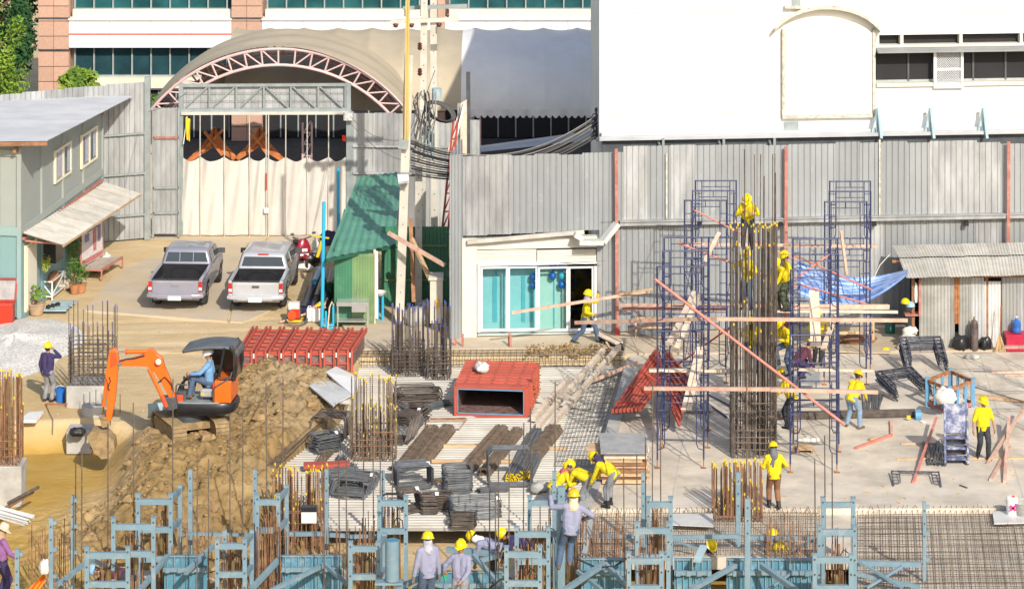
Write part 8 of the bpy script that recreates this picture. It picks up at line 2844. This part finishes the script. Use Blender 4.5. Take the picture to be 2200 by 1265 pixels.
# things along the hut
sack('full black bin bag against the hut, the larger one', G(2064, 752), (.26, .24, .28), 'black_plastic', 51)
sack('small black bin bag beside the brown gas cylinder', G(2116, 752), (.2, .2, .24), 'black_plastic', 52)
def cylinder(label, px, py, r, h, m):
 p = G(px, py, .02)
 t = thing('gas_cylinder', label, 'gas cylinder', p)
 MB().lathe([(0, 0), (r, .0), (r, h * .82), (r * .8, h * .92), (r * .35, h * .97), (.0, h * .98)], (0, 0, 0), 18).build('body', m, t, True, local=True)
 MB().tube((0, 0, h * .96), (0, 0, h * 1.06), .03, n=8).build('valve', 'brass', t, True, local=True)
cylinder('tall brown gas cylinder standing against the hut', 2093, 752, .12, .95, 'cylinder_brown')
cylinder('squat green gas cylinder in the shade left of the hut', 1912, 716, .16, .5, 'gas_green')
t = thing('broom', 'stiff twig broom leaning against the hut beside the red chest', 'broom', G(2148, 756))
p = G(2148, 756, .02)
MB().tube(p + Z * .3, p + Vector((.05, .15, 1.35)), .016, n=6).build('handle', 'wood_brown', t)
mb = MB()
for k in range(26):
 a = rng.uniform(-1, 1)
 mb.tube(p + Vector((.03 * a, .03, .5)), p + Vector((.20 * a, rng.uniform(-.06, .04), .0)), .008, n=4)
mb.build('twigs', 'bag_tan', t)['kind'] = 'stuff'
t = thing('cool_box', 'dark red cool box on the floor at the right edge', 'cool box', G(2200, 756))
a = G(2163, 756, .02)
MB().bb(a.x, a.x + .95, a.y, a.y + .5, .05, .46).build('body', 'red_dark_box', t)
MB().bb(a.x - .02, a.x + .97, a.y - .02, a.y + .52, .46, .54).build('lid', 'red_dark_box', t)
p = a + Vector((.34, .25, .545))
t = thing('water_bottle', 'large blue water bottle standing on the red cool box', 'bottle', p)
MB().lathe([(0, 0), (.13, 0), (.135, .1), (.12, .14), (.135, .18), (.135, .3), (.05, .38), (.03, .44), (0, .44)], (0, 0, 0), 16).build('body', 'water_blue', t, True, local=True)
MB().tube((0, 0, .44), (0, 0, .47), .035, n=10).build('cap', 'white_plastic', t, True, local=True)
for k, (px, py, z) in enumerate(((1946, 752, 0), (1962, 753, 0), (1952, 750, .22), (1955, 748, .42))):
 sack('white cement sack in the pile at the corner of the hut, ' + ('lower left one', 'lower right one', 'middle one', 'top one')[k], G(px, py, 0) + Z * z, (.26, .2, .15), 'bag_white', 60 + k, group='cement sacks by the hut')
sack('grey stone block lying on the floor before the hut', G(2090, 770, .02), (.24, .2, .09), 'concrete_grey', 66, 'stone')
sack('yellow shoes lying on the board left of the hut', G(1903, 752, .05), (.12, .12, .05), 'hat_yellow', 67, 'shoes')
# workbench frame and plywood boards by the fence
t = thing('work_bench', 'wooden bench frame in the shade behind the rear tower', 'bench', G(1835, 735))
for a, b in (((1795, 735), (1795, 690)), ((1876, 730), (1876, 690)), ((1795, 692), (1876, 690)), ((1795, 715), (1876, 713)), ((1800, 725), (1800, 684)), ((1870, 722), (1870, 684))):
 MB().bar(P(*a, 95.8), P(*b, 95.8), .07).build('bar', 'wood', t)
MB().bb(P(1795, 690, 95.8).x, P(1876, 690, 95.8).x, 95.5, 96.3, P(1795, 690, 95.8).z, P(1795, 690, 95.8).z + .05).build('top', 'ply', t)
t = thing('plywood_boards', 'dark plywood panels in a pale frame leaning on the fence', 'panel', G(1410, 726))
a, b = G(1366, 727), G(1455, 725)
MB().bb(a.x, b.x, a.y, a.y + .05, .05, .62).build('board', 'rebar_grey', t)
for z in (.04, .34, .64):
 MB().bar((a.x, a.y - .03, z), (b.x, a.y - .03, z), .05).build('batten', 'wood', t)
for x in (a.x, b.x):
 MB().bar((x, a.y - .03, .02), (x, a.y - .03, .66), .05).build('batten', 'wood', t)
sack('dark heap of tools in the shade under the bench', G(1838, 738), (.6, .3, .16), 'wood_brown', 68, 'heap')
tag(MB().prism(g2([(1770, 742), (1915, 748), (1912, 760), (1770, 756)], .05), (0, 0, .03)).build('plywood_sheet', 'pave'), 'flat board on the floor under the yellow shoes', 'board')
# ================================================================== THINGS ON THE CONCRETE FLOOR
def lying_frames(label, c, n, rz, tilt, step, seed):
 rg = random.Random(seed)
 t = thing('frame_stack', label, 'frame stack', c, R(rz), 'stacked scaffold frames on the floor')
 for k in range(n):
  inst(SFO, 'frame', t, (rg.uniform(-.03, .03) - .61, rg.uniform(-.03, .03) + k * step[0], .03 + k * step[1]), (R(tilt) , 0, rg.uniform(-.02, .02)), (1, 1, .62))
 return t
lying_frames('stack of scaffold frames leaning back before the hut', G(1992, 804, .02), 9, 4, -64, (.02, .045), 1)
lying_frames('slumped stack of scaffold frames beside the blue crate', G(1966, 858, .02), 7, 28, -72, (.02, .045), 2)
lying_frames('single scaffold frame lying flat near the viewer', G(1972, 1046, .02), 1, -4, -86, (0, 0), 3)
t = thing('steel_crate', 'blue steel crate with rust red rails holding a white sack', 'crate', G(2040, 880))
q_ = [G(1992, 872, .02), G(2040, 892, .02), G(2090, 874, .02), G(2042, 852, .02)]
for i in range(4):
 a, b = q_[i], q_[(i + 1) % 4]
 MB().bar(a, a + Z * .82, .11).build('post', 'crate_blue', t)
 for z in (.1, .72):
  MB().bar(a + Z * z, b + Z * z, .06, .09).build('rail', 'rust' if z > .5 else 'red_oxide', t)
 for f in (.35, .68):
  p = a.lerp(b, f)
  MB().bar(p + Z * .1, p + Z * .72, .07).build('slat', 'crate_blue', t)
sack('white sack slumped over the rail of the blue crate', G(2030, 868, .45), (.3, .2, .28), 'bag_white', 71)
sack('grey sack down inside the blue crate', G(2046, 872, .1), (.4, .25, .25), 'bag_grey', 72)
t = thing('step_unit', 'paint stained blue step unit standing on the floor', 'steps', G(2050, 998))
p = G(2054, 996, .02)
for k in range(3):
 z = .16 + .24 * k
 MB().box(p + Vector((.02 * k, .14 * k, z)), (.56, .24, .06)).build('tread', 'step_blue', t)
 MB().box(p + Vector((.02 * k, .14 * k + .1, z - .13)), (.54, .03, .18)).build('riser', 'scaf_old', t)
for s in (-1, 1):
 MB().bar(p + Vector((s * .30, -.12, .02)), p + Vector((s * .30 + .08, .62, 1.42)), .05, .24).build('stringer', 'step_blue', t)
MB().bar(p + Vector((.05, .30, .72)), p + Vector((.08, .62, 1.42)), .60, .12).build('plate', 'step_blue', t)
bundle('loose heap of short grey bars beside the blue steps', G(2012, 1000, .02), G(2012, 952, .02), .5, .10, 'rebar_grey', None, .012, seed=41, spread=.5)
GF = 'tubes and timbers lying on the concrete floor'
for args in (('red tube lying before the blue steps', (1962, 1036), .04, (2012, 896), .35, .06, 'salmon'), ('red angle steel lying on the floor, pointing at the bar bundle', (1838, 963), .04, (1916, 934), .05, .08, 'salmon'), ('short red stub at the end of the angle steel', (1916, 934), .04, (1915, 904), .05, .08, 'wood_pink'),
    ('red tube leaning from the floor to the right edge, longest of three', (2122, 995), .04, (2204, 870), .5, .07, 'wood_pink'), ('red tube lying below the longest one, bent', (2128, 1032), .04, (2168, 960), .05, .08, 'wood_pink'), ('red tube lying almost upright in the picture at the right edge', (2158, 1036), .04, (2168, 895), .4, .08, 'wood_pink'),
    ('thin timber strip on the floor before the steps, upper one', (1936, 953), .03, (2010, 953), .03, .06, 'wood'), ('thin timber strip on the floor before the steps, lower one', (1926, 986), .03, (2220, 984), .03, .06, 'wood'), ('long timber lying behind the walking worker', (2092, 850), .03, (2230, 868), .03, .12, 'wood'),
    ('pink plank at the right edge behind the crate', (2130, 800), .03, (2230, 799), .03, .08, 'wood_pink'), ('second pink plank at the right edge behind the crate', (2158, 807), .03, (2230, 806), .03, .08, 'wood_pink'), ('pink rail sticking in from the right edge at hut height', (2153, 745), 1.15, (2230, 745), 1.15, .08, 'wood_pink'),
    ('thin black bar lying from the crate to the right edge', (2090, 830), .5, (2210, 866), .03, .03, 'rebar'), ('small dark offcut on the floor near the viewer', (2062, 1042), .03, (2078, 1048), .03, .04, 'rebar'), ('short timber wedge on the angle steel', (1868, 945), .05, (1882, 942), .05, .10, 'wood')):
 stick(*args, group=GF, name='timber' if 'wood' in args[-1] else 'red_tube', cat='timber' if 'wood' in args[-1] else 'tube')
sack('white wrapped blocks on the floor inside the second tower', G(1737, 950, .02), (.3, .12, .08), 'bag_white', 73, 'blocks')
t = thing('pallet', 'small wooden pallet on the floor inside the second tower', 'pallet', G(1728, 968))
p = G(1728, 968, .02)
for k in range(5):
 MB().box(p + Vector((0, -.22 + .11 * k, .10)), (.42, .09, .025)).build('board', 'wood', t)
for x in (-.18, .18):
 MB().box(p + Vector((x, 0, .045)), (.06, .52, .08)).build('bearer', 'wood_brown', t)
sack('grey bags under the tilted red form', G(1500, 884, .02), (.5, .3, .12), 'bag_grey', 74)
for a, b in (((1520, 846), (1570, 872)), ((1515, 862), (1562, 896))):
 stick('blue scaffold tube lying behind the first tower, ' + ('upper' if a[1] < 850 else 'lower'), a, .06, b, .06, .05, 'scaf', 'scaffold_tube', 'tube', None, None, True)
tag(MB().prism(g2([(1716, 828), (1762, 828), (1762, 800), (1716, 800)], .35), (0, 0, .04)).build('cement_board', 'steel_plate'), 'grey board lying inside the second tower', 'board')
# stack of boards and planks at the slab edge
t = thing('board_stack', 'stack of grey boards, box sections and brown planks at the slab edge', 'timber stack', G(1340, 1040))
a, b = G(1290, 1044, .02), G(1392, 1046, .02)
W_ = b.x - a.x
zc = .06
for k, (h, m, d0, dep, o) in enumerate(((.10, 'wood', 0, 1.5, .05), (.09, 'wood_brown', .05, 1.5, -.03), (.09, 'wood', -.05, 1.6, .04), (.09, 'wood_brown', .0, 1.6, -.08), (.10, 'wood', .1, 1.5, .0), (.08, 'wood_brown', 0, 1.6, .06), (.07, 'wood', -.06, 1.7, -.3), (.12, 'wood_pale', .05, 1.5, .05), (.05, 'rebar_grey', .0, 1.6, .02), (.04, 'steel_plate', -.1, 1.9, -.02))):
 nb_ = 5 if m.startswith('wood') else 1
 for j in range(nb_):
  y0 = a.y + .1 + d0 + dep * j / nb_
  MB().bb(a.x + o + random.uniform(-.05, .05), b.x + o * .5 + random.uniform(-.05, .05), y0, y0 + dep / nb_ - .02, zc, zc + h - .012).build('plank' if nb_ > 1 else 'board', m, t)
 zc += h
# long timbers over the trench, black panel
for k, (x0, y0, x1, y1) in enumerate(((1156, 914, 1296, 752), (1180, 918, 1330, 744), (1146, 900, 1222, 812))):
 stick('long pale timber lying across the deck towards the black panel, ' + ('left one', 'right one', 'short one')[k], (x0, y0), zD + .08 + .02 * k, (x1, y1), .35 if k < 2 else .0, .13, 'wood_pale', 'timber', 'timber', 'long timbers on the deck')
stick('red timber lying over the slab edge', (1272, 818), -.1, (1370, 778), .1, .08, 'wood_pink', 'timber', 'timber')
t = thing('faced_shutter', 'black faced panel propped by stakes at the trench', 'panel', G(1310, 766))
mb = MB().prism([P(1276, 712, 97.0), P(1330, 738, 96.0), P(1342, 768, 95.4), P(1300, 762, 96.2)], (.06, .08, .05))
mb.build('face', 'black_plastic', t)
MB().bar(P(1276, 711, 97.0), P(1330, 737, 96.0), .3, .04).build('edge', 'wood_pale', t)
for a, b in (((1302, 735), (1318, 762)), ((1318, 755), (1302, 768))):
 MB().bar(P(*a, 95.8), P(*b, 95.2), .06).build('stake', 'wood', t)
for k, (px, py) in enumerate(((978, 742), (1094, 742), (1097, 745), (994, 744))):
 p = G(px, py, .04)
 tag(MB().bar(p, p + Z * (.38 if k else .22), .07).build('stake', 'red_oxide'), 'red stake at the trench edge, ' + ('leftmost', 'taller of the pair before the doors', 'shorter of the pair before the doors', 'second from the shop corner')[k], 'stake')
# pale boards dumped beside the earth heap
t = thing('sheet_pile', 'pile of bent pale sheets between the red form and the earth heap', 'sheet pile', G(710, 840))
for pts, z, m in (([(660, 808), (700, 792), (762, 838), (716, 862)], .42, 'pale_sheet'), ([(700, 790), (722, 778), (778, 806), (756, 838)], .52, 'white_plastic'), ([(664, 818), (690, 806), (738, 842), (716, 862)], .58, 'pale_sheet'), ([(698, 836), (752, 838), (752, 862), (696, 858)], .30, 'white_plastic')):
 mb = MB().prism([G(x, y + z * 22, z - .1 * (i % 2)) for i, (x, y) in enumerate(pts)], (.0, .0, .04))
 mb.build('sheet', m, t)
tag(MB().prism(g2([(652, 1000), (752, 996), (752, 1003), (652, 1008)], zD + .1), (0, 0, .1)).build('red_channel', 'form_red'), 'red steel channel under the yellow tipped cage', 'channel')
for k, (x0, y, x1) in enumerate(((880, 957, 1040), (925, 990, 1130), (920, 1032, 1010), (1020, 957, 1060), (1180, 962, 1220))):
 stick('brown bearer under the bar bundles, ' + ('rear left', 'middle', 'front left', 'short rear', 'rear right')[k] + ' one', (x0, y), zD + .03, (x1, y + 1), zD + .03, .08, 'wood', 'bearer', 'timber', 'bearers under the bar bundles')
sack('crumpled pale sheet on the deck beside the yellow bundle end', G(1160, 1056, zD), (.3, .25, .16), 'bag_grey', 75, 'cloth')
# white tub with a pink cross, grey tub and board, lower right corner
t = thing('plastic_tub', 'white plastic tub marked with a pink cross', 'tub', G(2174, 1106, -.02))
p = G(2174, 1106, -.02)
MB().lathe([(.0, 0), (.13, 0), (.16, .42), (.12, .46), (.0, .46)], p, 18).build('body', 'white_plastic', t, True)
for s in (-1, 1):
 MB().bar(p + Vector((-.07, -.175, .17 if s > 0 else .29)), p + Vector((.07, -.175, .29 if s > 0 else .17)), .02, .05).build('cross', 'magenta_paint', t)
MB().box(p + Vector((.04, 0, .47)), (.06, .06, .03)).build('cap', 'red_box', t)
tag(MB().lathe([(.0, .02), (.24, .02), (.32, .34), (.34, .34), (.25, 0), (0, 0)], G(2204, 1106, -.02), 22).build('mortar_tub', 'bag_grey', smooth=True), 'grey mortar tub cut by the right edge', 'tub')
tag(MB().prism(g2([(2132, 1100), (2215, 1098), (2215, 1124), (2136, 1126)], -.03), (0, 0, .03)).build('work_board', 'pale_sheet'), 'pale board under the white tub', 'board')
# ================================================================== LEFT: things by the site office and the pit
t = thing('steel_bin', 'bright red steel bin with a rusty open lid at the left edge', 'bin', G(10, 695))
a = G(-60, 694)
b = G(22, 699)
MB().bb(a.x, b.x + .05, b.y, b.y + .5, .02, .62).build('body', 'red_box', t)
MB().bb(b.x + .051, b.x + .08, b.y - .01, b.y + .5, .02, .64).build('side', 'red_steel', t)
MB().prism([(a.x, b.y + .50, .66), (b.x + .08, b.y + .50, .66), (b.x + .12, b.y + .58, 1.30), (a.x, b.y + .58, 1.30)], (0, .04, 0)).build('lid', 'steel_plate', t)
for p, q in (((a.x, b.y + .49, .66), (b.x + .08, b.y + .49, .66)), ((b.x + .08, b.y + .49, .66), (b.x + .12, b.y + .57, 1.3)), ((a.x, b.y + .57, 1.32), (b.x + .12, b.y + .57, 1.32))):
 MB().bar(p, q, .06).build('rim', 'red_steel', t)
mb = MB().path([(G(3, 672).x + .085 * math.cos(u), b.y - .012, .28 + .11 * math.sin(u)) for u in [2 * PI * k / 20 for k in range(21)]], .014, 6)
mb.bar((G(3, 672).x - .09, b.y - .012, .2), (G(3, 672).x - .09, b.y - .012, .52), .028, .02)
mb.build('lettering', 'black_plastic', t)
def leaves(mb, c, rad, n, size, seed, drop=0.0, m=0):
 rg = np.random.RandomState(seed)
 for _ in range(n):
  d = rg.normal(size=3)
  d /= np.linalg.norm(d)
  rr = rg.rand() ** .45
  p = Vector((c[0] + d[0] * rad[0] * rr, c[1] + d[1] * rad[1] * rr, c[2] + d[2] * rad[2] * rr))
  u = Vector(rg.normal(size=3)).normalized()
  v = u.orthogonal().normalized()
  s = size * (.6 + .8 * rg.rand())
  mb.add([p - u * s, p - v * s * .4, p + u * s, p + v * s * .4], [(0, 1, 2, 3)], m)
 return mb
def potted(label, px, py, pr, ph, rad, lift, m, pot, seed, n=220, ls=.05):
 p = G(px, py)
 t = thing('potted_plant', label, 'plant', p, group='plants by the site office')
 MB().lathe([(0, 0), (pr * .7, 0), (pr, ph * .9), (pr * 1.1, ph * .9), (pr * 1.1, ph), (pr * .9, ph), (pr * .85, ph * .85), (0, ph * .85)], p, 16).build('pot', pot, t, True)
 MB().tube(p + Z * ph * .8, p + Z * (lift), .02, n=6).build('stem', 'bark', t)
 leaves(MB(), p + Z * lift, rad, n, ls, seed).build('foliage', m, t)
potted('bushy plant in a terracotta pot nearest the site office wall', 160, 630, .17, .3, (.3, .3, .42), .75, 'leaf_mid', 'terracotta', 1)
potted('bushy plant in a terracotta pot beside the poster stand', 174, 628, .18, .3, (.3, .35, .40), .70, 'leaf_mid', 'terracotta', 2)
potted('tall climbing plant behind the terracotta pots', 158, 606, .15, .3, (.26, .3, .9), 1.3, 'leaf_mid', 'clay_pot', 3, 420)
potted('broad leaved plant in a clay pot beside the blue pallet', 78, 675, .28, .36, (.38, .3, .28), .62, 'leaf_light', 'clay_pot', 4, 70, .10)
potted('small plant by the site office wall', 126, 612, .1, .2, (.15, .15, .3), .5, 'leaf_mid', 'clay_pot', 5, 90)
for lab, px, py, s in (('lime hanging plant nearest the door of the site office', 62, 562, 6), ('lime hanging plant in the middle of the awning', 98, 560, 7)):
 p = P(px, py, 101.4)
 t = thing('hanging_plant', lab, 'plant', p, group='hanging plants under the awning')
 MB().tube(p + Z * .1, p + Z * .75, .008, n=4).build('string', 'cable', t)
 MB().ell(p + Z * .12, (.1, .1, .09), 10, 6).build('pot', 'black_plastic', t, True)
 leaves(MB(), p - Z * .08, (.17, .17, .32), 260, .035, s).build('foliage', 'leaf_lime', t)
t = thing('shoe_rack', 'white wire shoe rack with dark shoes under the awning', 'rack', G(105, 640))
p0 = G(88, 645)
p1 = G(112, 645)
e = so_dir * 1.5
for b_ in (p0, p1, p0 + e, p1 + e):
 MB().bar(b_, b_ + Z * .62, .04).build('leg', 'white_plastic', t)
for z in (.12, .6):
 for a, b in ((p0, p1), (p1, p1 + e), (p0, p0 + e), (p0 + e, p1 + e)):
  MB().bar(a + Z * z, b + Z * z, .035).build('bar', 'white_plastic', t)
MB().bar(p0 + Z * .6, p1 + Z * .15, .03).build('brace', 'white_plastic', t)
MB().bar(p1 + Z * .15, p1 + e + Z * .6, .03).build('brace', 'white_plastic', t)
sack('dark coat thrown over the shoe rack', (p0 + p1) / 2 + e * .5 + Z * .4, (.2, .5, .22), 'wood_brown', 81, 'coat')
t = thing('pallet', 'blue painted pallet with shoes on it before the site office', 'pallet', G(118, 668))
for k in range(4):
 p = G(98, 672) + so_dir * (.35 * k)
 MB().box(p + Vector((.3, 0, .1)), (.75, .26, .04)).build('board', 'bracket_blue', t)
MB().box(G(98, 672) + Vector((.3, .4, .04)), (.7, .9, .07)).build('bearer', 'dark_steel', t)
for k in range(3):
 sack('black shoe on the blue pallet, ' + ('nearest the pot', 'middle one', 'furthest one')[k], G(104 + 10 * k, 662 - 3 * k, .12), (.08, .14, .06), 'black_rubber', 82 + k, 'shoe')
t = thing('poster_stand', 'poster stand on a red steel bench by the site office', 'poster stand', G(200, 590))
a, b = G(174, 602), G(219, 575)
MB().prism([a + Z * .42, b + Z * .42, b + Z * 1.95, a + Z * 1.95], (.03, .05, 0)).build('poster', 'poster', t)
d = (b - a)
nrm = Vector((d.y, -d.x, 0)).normalized() * .03
for f, z, w, h, m in ((.62, 1.1, .13, .7, 'poster_red'), (.83, 1.25, .12, .55, 'poster_blue'), (.25, 1.3, .2, .25, 'poster_blue'), (.5, 1.55, .5, .14, 'poster_blue')):
 p = a.lerp(b, f) + nrm
 MB().prism([p + Z * (z - h / 2) - d * w * .5, p + Z * (z - h / 2) + d * w * .5, p + Z * (z + h / 2) + d * w * .5, p + Z * (z + h / 2) - d * w * .5], nrm * .2).build('print', m, t)
p = a + nrm
MB().prism([p + Z * .46 + d * .03, p + Z * .46 + d * .97, p + Z * .62 + d * .97, p + Z * .62 + d * .03], nrm * .2).build('print', 'poster_red', t)
for q in (a, b):
 MB().bar(q, q + Z * 2.0, .05).build('leg', 'red_oxide', t)
 MB().bar(q + Z * .35, q + Vector((.7, -.1, .35)), .05).build('bench_rail', 'red_oxide', t)
 MB().bar(q + Vector((.7, -.1, 0)), q + Vector((.7, -.1, .36)), .05).build('leg', 'red_oxide', t)
MB().bar(a + Vector((.7, -.1, .37)), b + Vector((.7, -.1, .37)), .06).build('bench_rail', 'red_oxide', t)
mb = MB().prism([a + Z * .36, b + Z * .36, b + Vector((.66, -.1, .36)), a + Vector((.66, -.1, .36))], (0, 0, .02))
mb.build('bench_top', 'ply', t)
sack('tan sack at the foot of the poster stand', G(215, 582), (.3, .3, .22), 'bag_tan', 86)
sack('white sack at the foot of the poster stand', G(228, 574), (.25, .3, .28), 'bag_white', 87)
sack('pale rocks heaped below the potted plants', G(150, 618), (.5, .45, .2), 'stone', 88, 'rocks')
sack('low heap of rubble and bottles at the foot of the rear fence', G(290, 510), (.6, .25, .1), 'bag_grey', 89, 'rubble')
t = thing('bucket', 'blue bucket standing behind the legs of the worker in navy', 'bucket', G(130, 862))
MB().lathe([(0, 0), (.12, 0), (.145, .36), (.15, .36), (.15, .38), (.13, .38), (.11, .03), (0, .03)], G(130, 862), 18).build('body', 'bucket_blue', t, True)
MB().path([G(130, 862) + Vector((.14 * math.cos(u), 0, .37 + .08 * math.sin(u))) for u in [PI * k / 8 for k in range(9)]], .008, 5).build('handle', 'white_plastic', t)
stick('orange pole the worker in navy leans on', (98, 868), .0, (146, 868), 1.0, .045, 'orange_paint', 'pole', 'pole', None, None, True)
tag(MB().prism(g2([(40, 908), (62, 890), (94, 888), (78, 908)], .03), (0, 0, .07)).build('white_slab', 'white_plastic'), 'white slab lying on the sand at the left', 'slab')
o = MB().bb(G(142, 972, -.7).x, G(196, 972, -.7).x, G(142, 972, -.7).y, G(142, 972, -.7).y + .8, -.75, -.12).build('concrete_block', 'concrete_grey')
o.modifiers.new('edge', 'BEVEL').width = .02
tag(o, 'pale concrete block in the pit beside the excavator bucket', 'block')
sack('dark sack on the concrete block in the pit', G(166, 935, -.14), (.26, .22, .13), 'boot_black', 90)
tag(MB().tube(G(200, 912, -.3), G(200, 912, -.3) + Z * .55, .32, n=22).build('concrete_pipe', 'concrete_grey', smooth=True), 'short upright concrete pipe behind the excavator bucket', 'pipe')
for k in range(7):
 p = G(180 + 13 * k, 915 + 3 * (k % 3), -.4)
 tag(MB().tube(p, p + Z * (.9 + .1 * (k % 3)), .012, n=5).build('short_bar', 'rebar'), 'thin bar in the pit behind the excavator arm, %s from the left' % ORD(k), 'steel bar', 'thin bars in the pit')
bundle('bundle of pale steel tubes at the left edge above the purple worker', P(-40, 1092, 74.6), P(62, 1120, 74.2), .5, .12, 'pale_sheet', None, .02, seed=45, spread=.3)
stick('dark pipe poking out at the left edge, lower of two', (10, 1092), -.2, (70, 1056), -.2, .1, 'rebar_rust', 'pipe', 'pipe', None, None, True)
stick('dark pipe poking out at the left edge, upper of two', (18, 1080), -.1, (82, 1046), -.1, .09, 'rebar', 'pipe', 'pipe', None, None, True)
tag(MB().grid(lambda u, v: P(52 + 46 * u, 1272 - 44 * u + 34 * v * (1 - .3 * u), 73.3 - .2 * math.sin(7 * v + 3 * u)), 10, 8).build('sacking', 'bag_orange', smooth='all'), 'orange and white sacking hung on the blue post at the lower left', 'sacking')
sack('white end of the sacking at the lower left', P(94, 1232, 73.1), (.12, .12, .2), 'bag_white', 92)
t = thing('green_cup', 'green cup in the hand of the facing foreground worker', 'cup', P(956, 1242, 73.1))
MB().lathe([(0, 0), (.04, 0), (.05, .12), (.045, .12), (.0, .02)], P(956, 1242, 73.1), 14).build('body', 'green_plastic', t, True)
t = thing('site_lamp', 'white faced work lamp among the rusty yellow tipped bars', 'lamp', P(664, 1120, 76.6))
MB().box(P(664, 1110, 76.6), (.36, .12, .26)).build('face', 'white_plastic', t)
MB().box(P(664, 1092, 76.65), (.38, .2, .12)).build('hood', 'black_plastic', t)
# ================================================================== TREES
def tree(name, label, base, h, crown, seed, m, n, ls, group, lim=6):
 t = thing(name, label, 'tree', base, group=group)
 rg = random.Random(seed)
 b = Vector(base)
 tr = MB().path([b, b + Vector((.1, 0, h * .3)), b + Vector((-.05, .1, h * .6)), b + Vector((.05, 0, h * .85))], .1, 8, rs=[.2, .16, .11, .05])
 for k in range(lim):
  a = rg.uniform(0, 6.28)
  z = h * rg.uniform(.35, .75)
  tr.path([b + Z * z, b + Vector((crown[0] * .35 * math.cos(a), crown[1] * .35 * math.sin(a), z + .5)), b + Vector((crown[0] * .75 * math.cos(a), crown[1] * .75 * math.sin(a), z + 1.0))], .05, 5, rs=[.07, .045, .02])
 tr.build('trunk', 'bark', t, True)
 mb = MB()
 for k in range(26):
  d = Vector((rg.gauss(0, 1), rg.gauss(0, 1), rg.gauss(0, 1))).normalized()
  c = b + Z * (h - crown[2] * .9) + Vector((d.x * crown[0] * .72, d.y * crown[1] * .72, d.z * crown[2] * .75))
  r = rg.uniform(.35, .6)
  leaves(mb, c, (crown[0] * r * .6, crown[1] * r * .6, crown[2] * r * .55), n // 26, ls, seed * 100 + k)
 mb.build('crown', m, t)
GTREE = 'trees beside the office building'
tree('broadleaf_tree', 'bright green tree at the left edge beside the office building', (-19.6, 119, 0), 7.5, (1.6, 1.6, 3.0), 1, 'leaf_light', 5200, .085, GTREE)
tree('broadleaf_tree', 'dark green tree between the bright one and the office building', (-20.1, 123.5, 0), 8.6, (1.5, 1.6, 3.6), 2, 'leaf_dark', 9000, .10, GTREE)
tree('broadleaf_tree', 'dark green tree behind the bright one at the left edge', (-22.4, 125, 0), 9.0, (2.2, 1.6, 3.8), 3, 'leaf_dark', 9000, .11, GTREE)
tree('broadleaf_tree', 'low dark tree filling the corner behind the left fence', (-20.8, 121.5, 0), 5.0, (2.4, 1.0, 2.2), 6, 'leaf_dark', 4200, .10, GTREE)
tree('broadleaf_tree', 'tall dark tree behind the left corner of the office building', (-22.3, 134, 0), 11, (2.8, 1.6, 5.2), 8, 'leaf_dark', 12000, .12, GTREE)
tree('shrub', 'bushy long leaved shrub rising over the left fence', (P(170, 190, 116).x, 116, 0), 5.25, (.85, .7, .75), 4, 'leaf_light', 1500, .12, None, 3)
tree('shrub', 'small leafy shrub beside the pink post over the fence', (P(336, 200, 115).x, 115, 0), 4.45, (.45, .4, .5), 5, 'leaf_mid', 700, .08, None, 2)
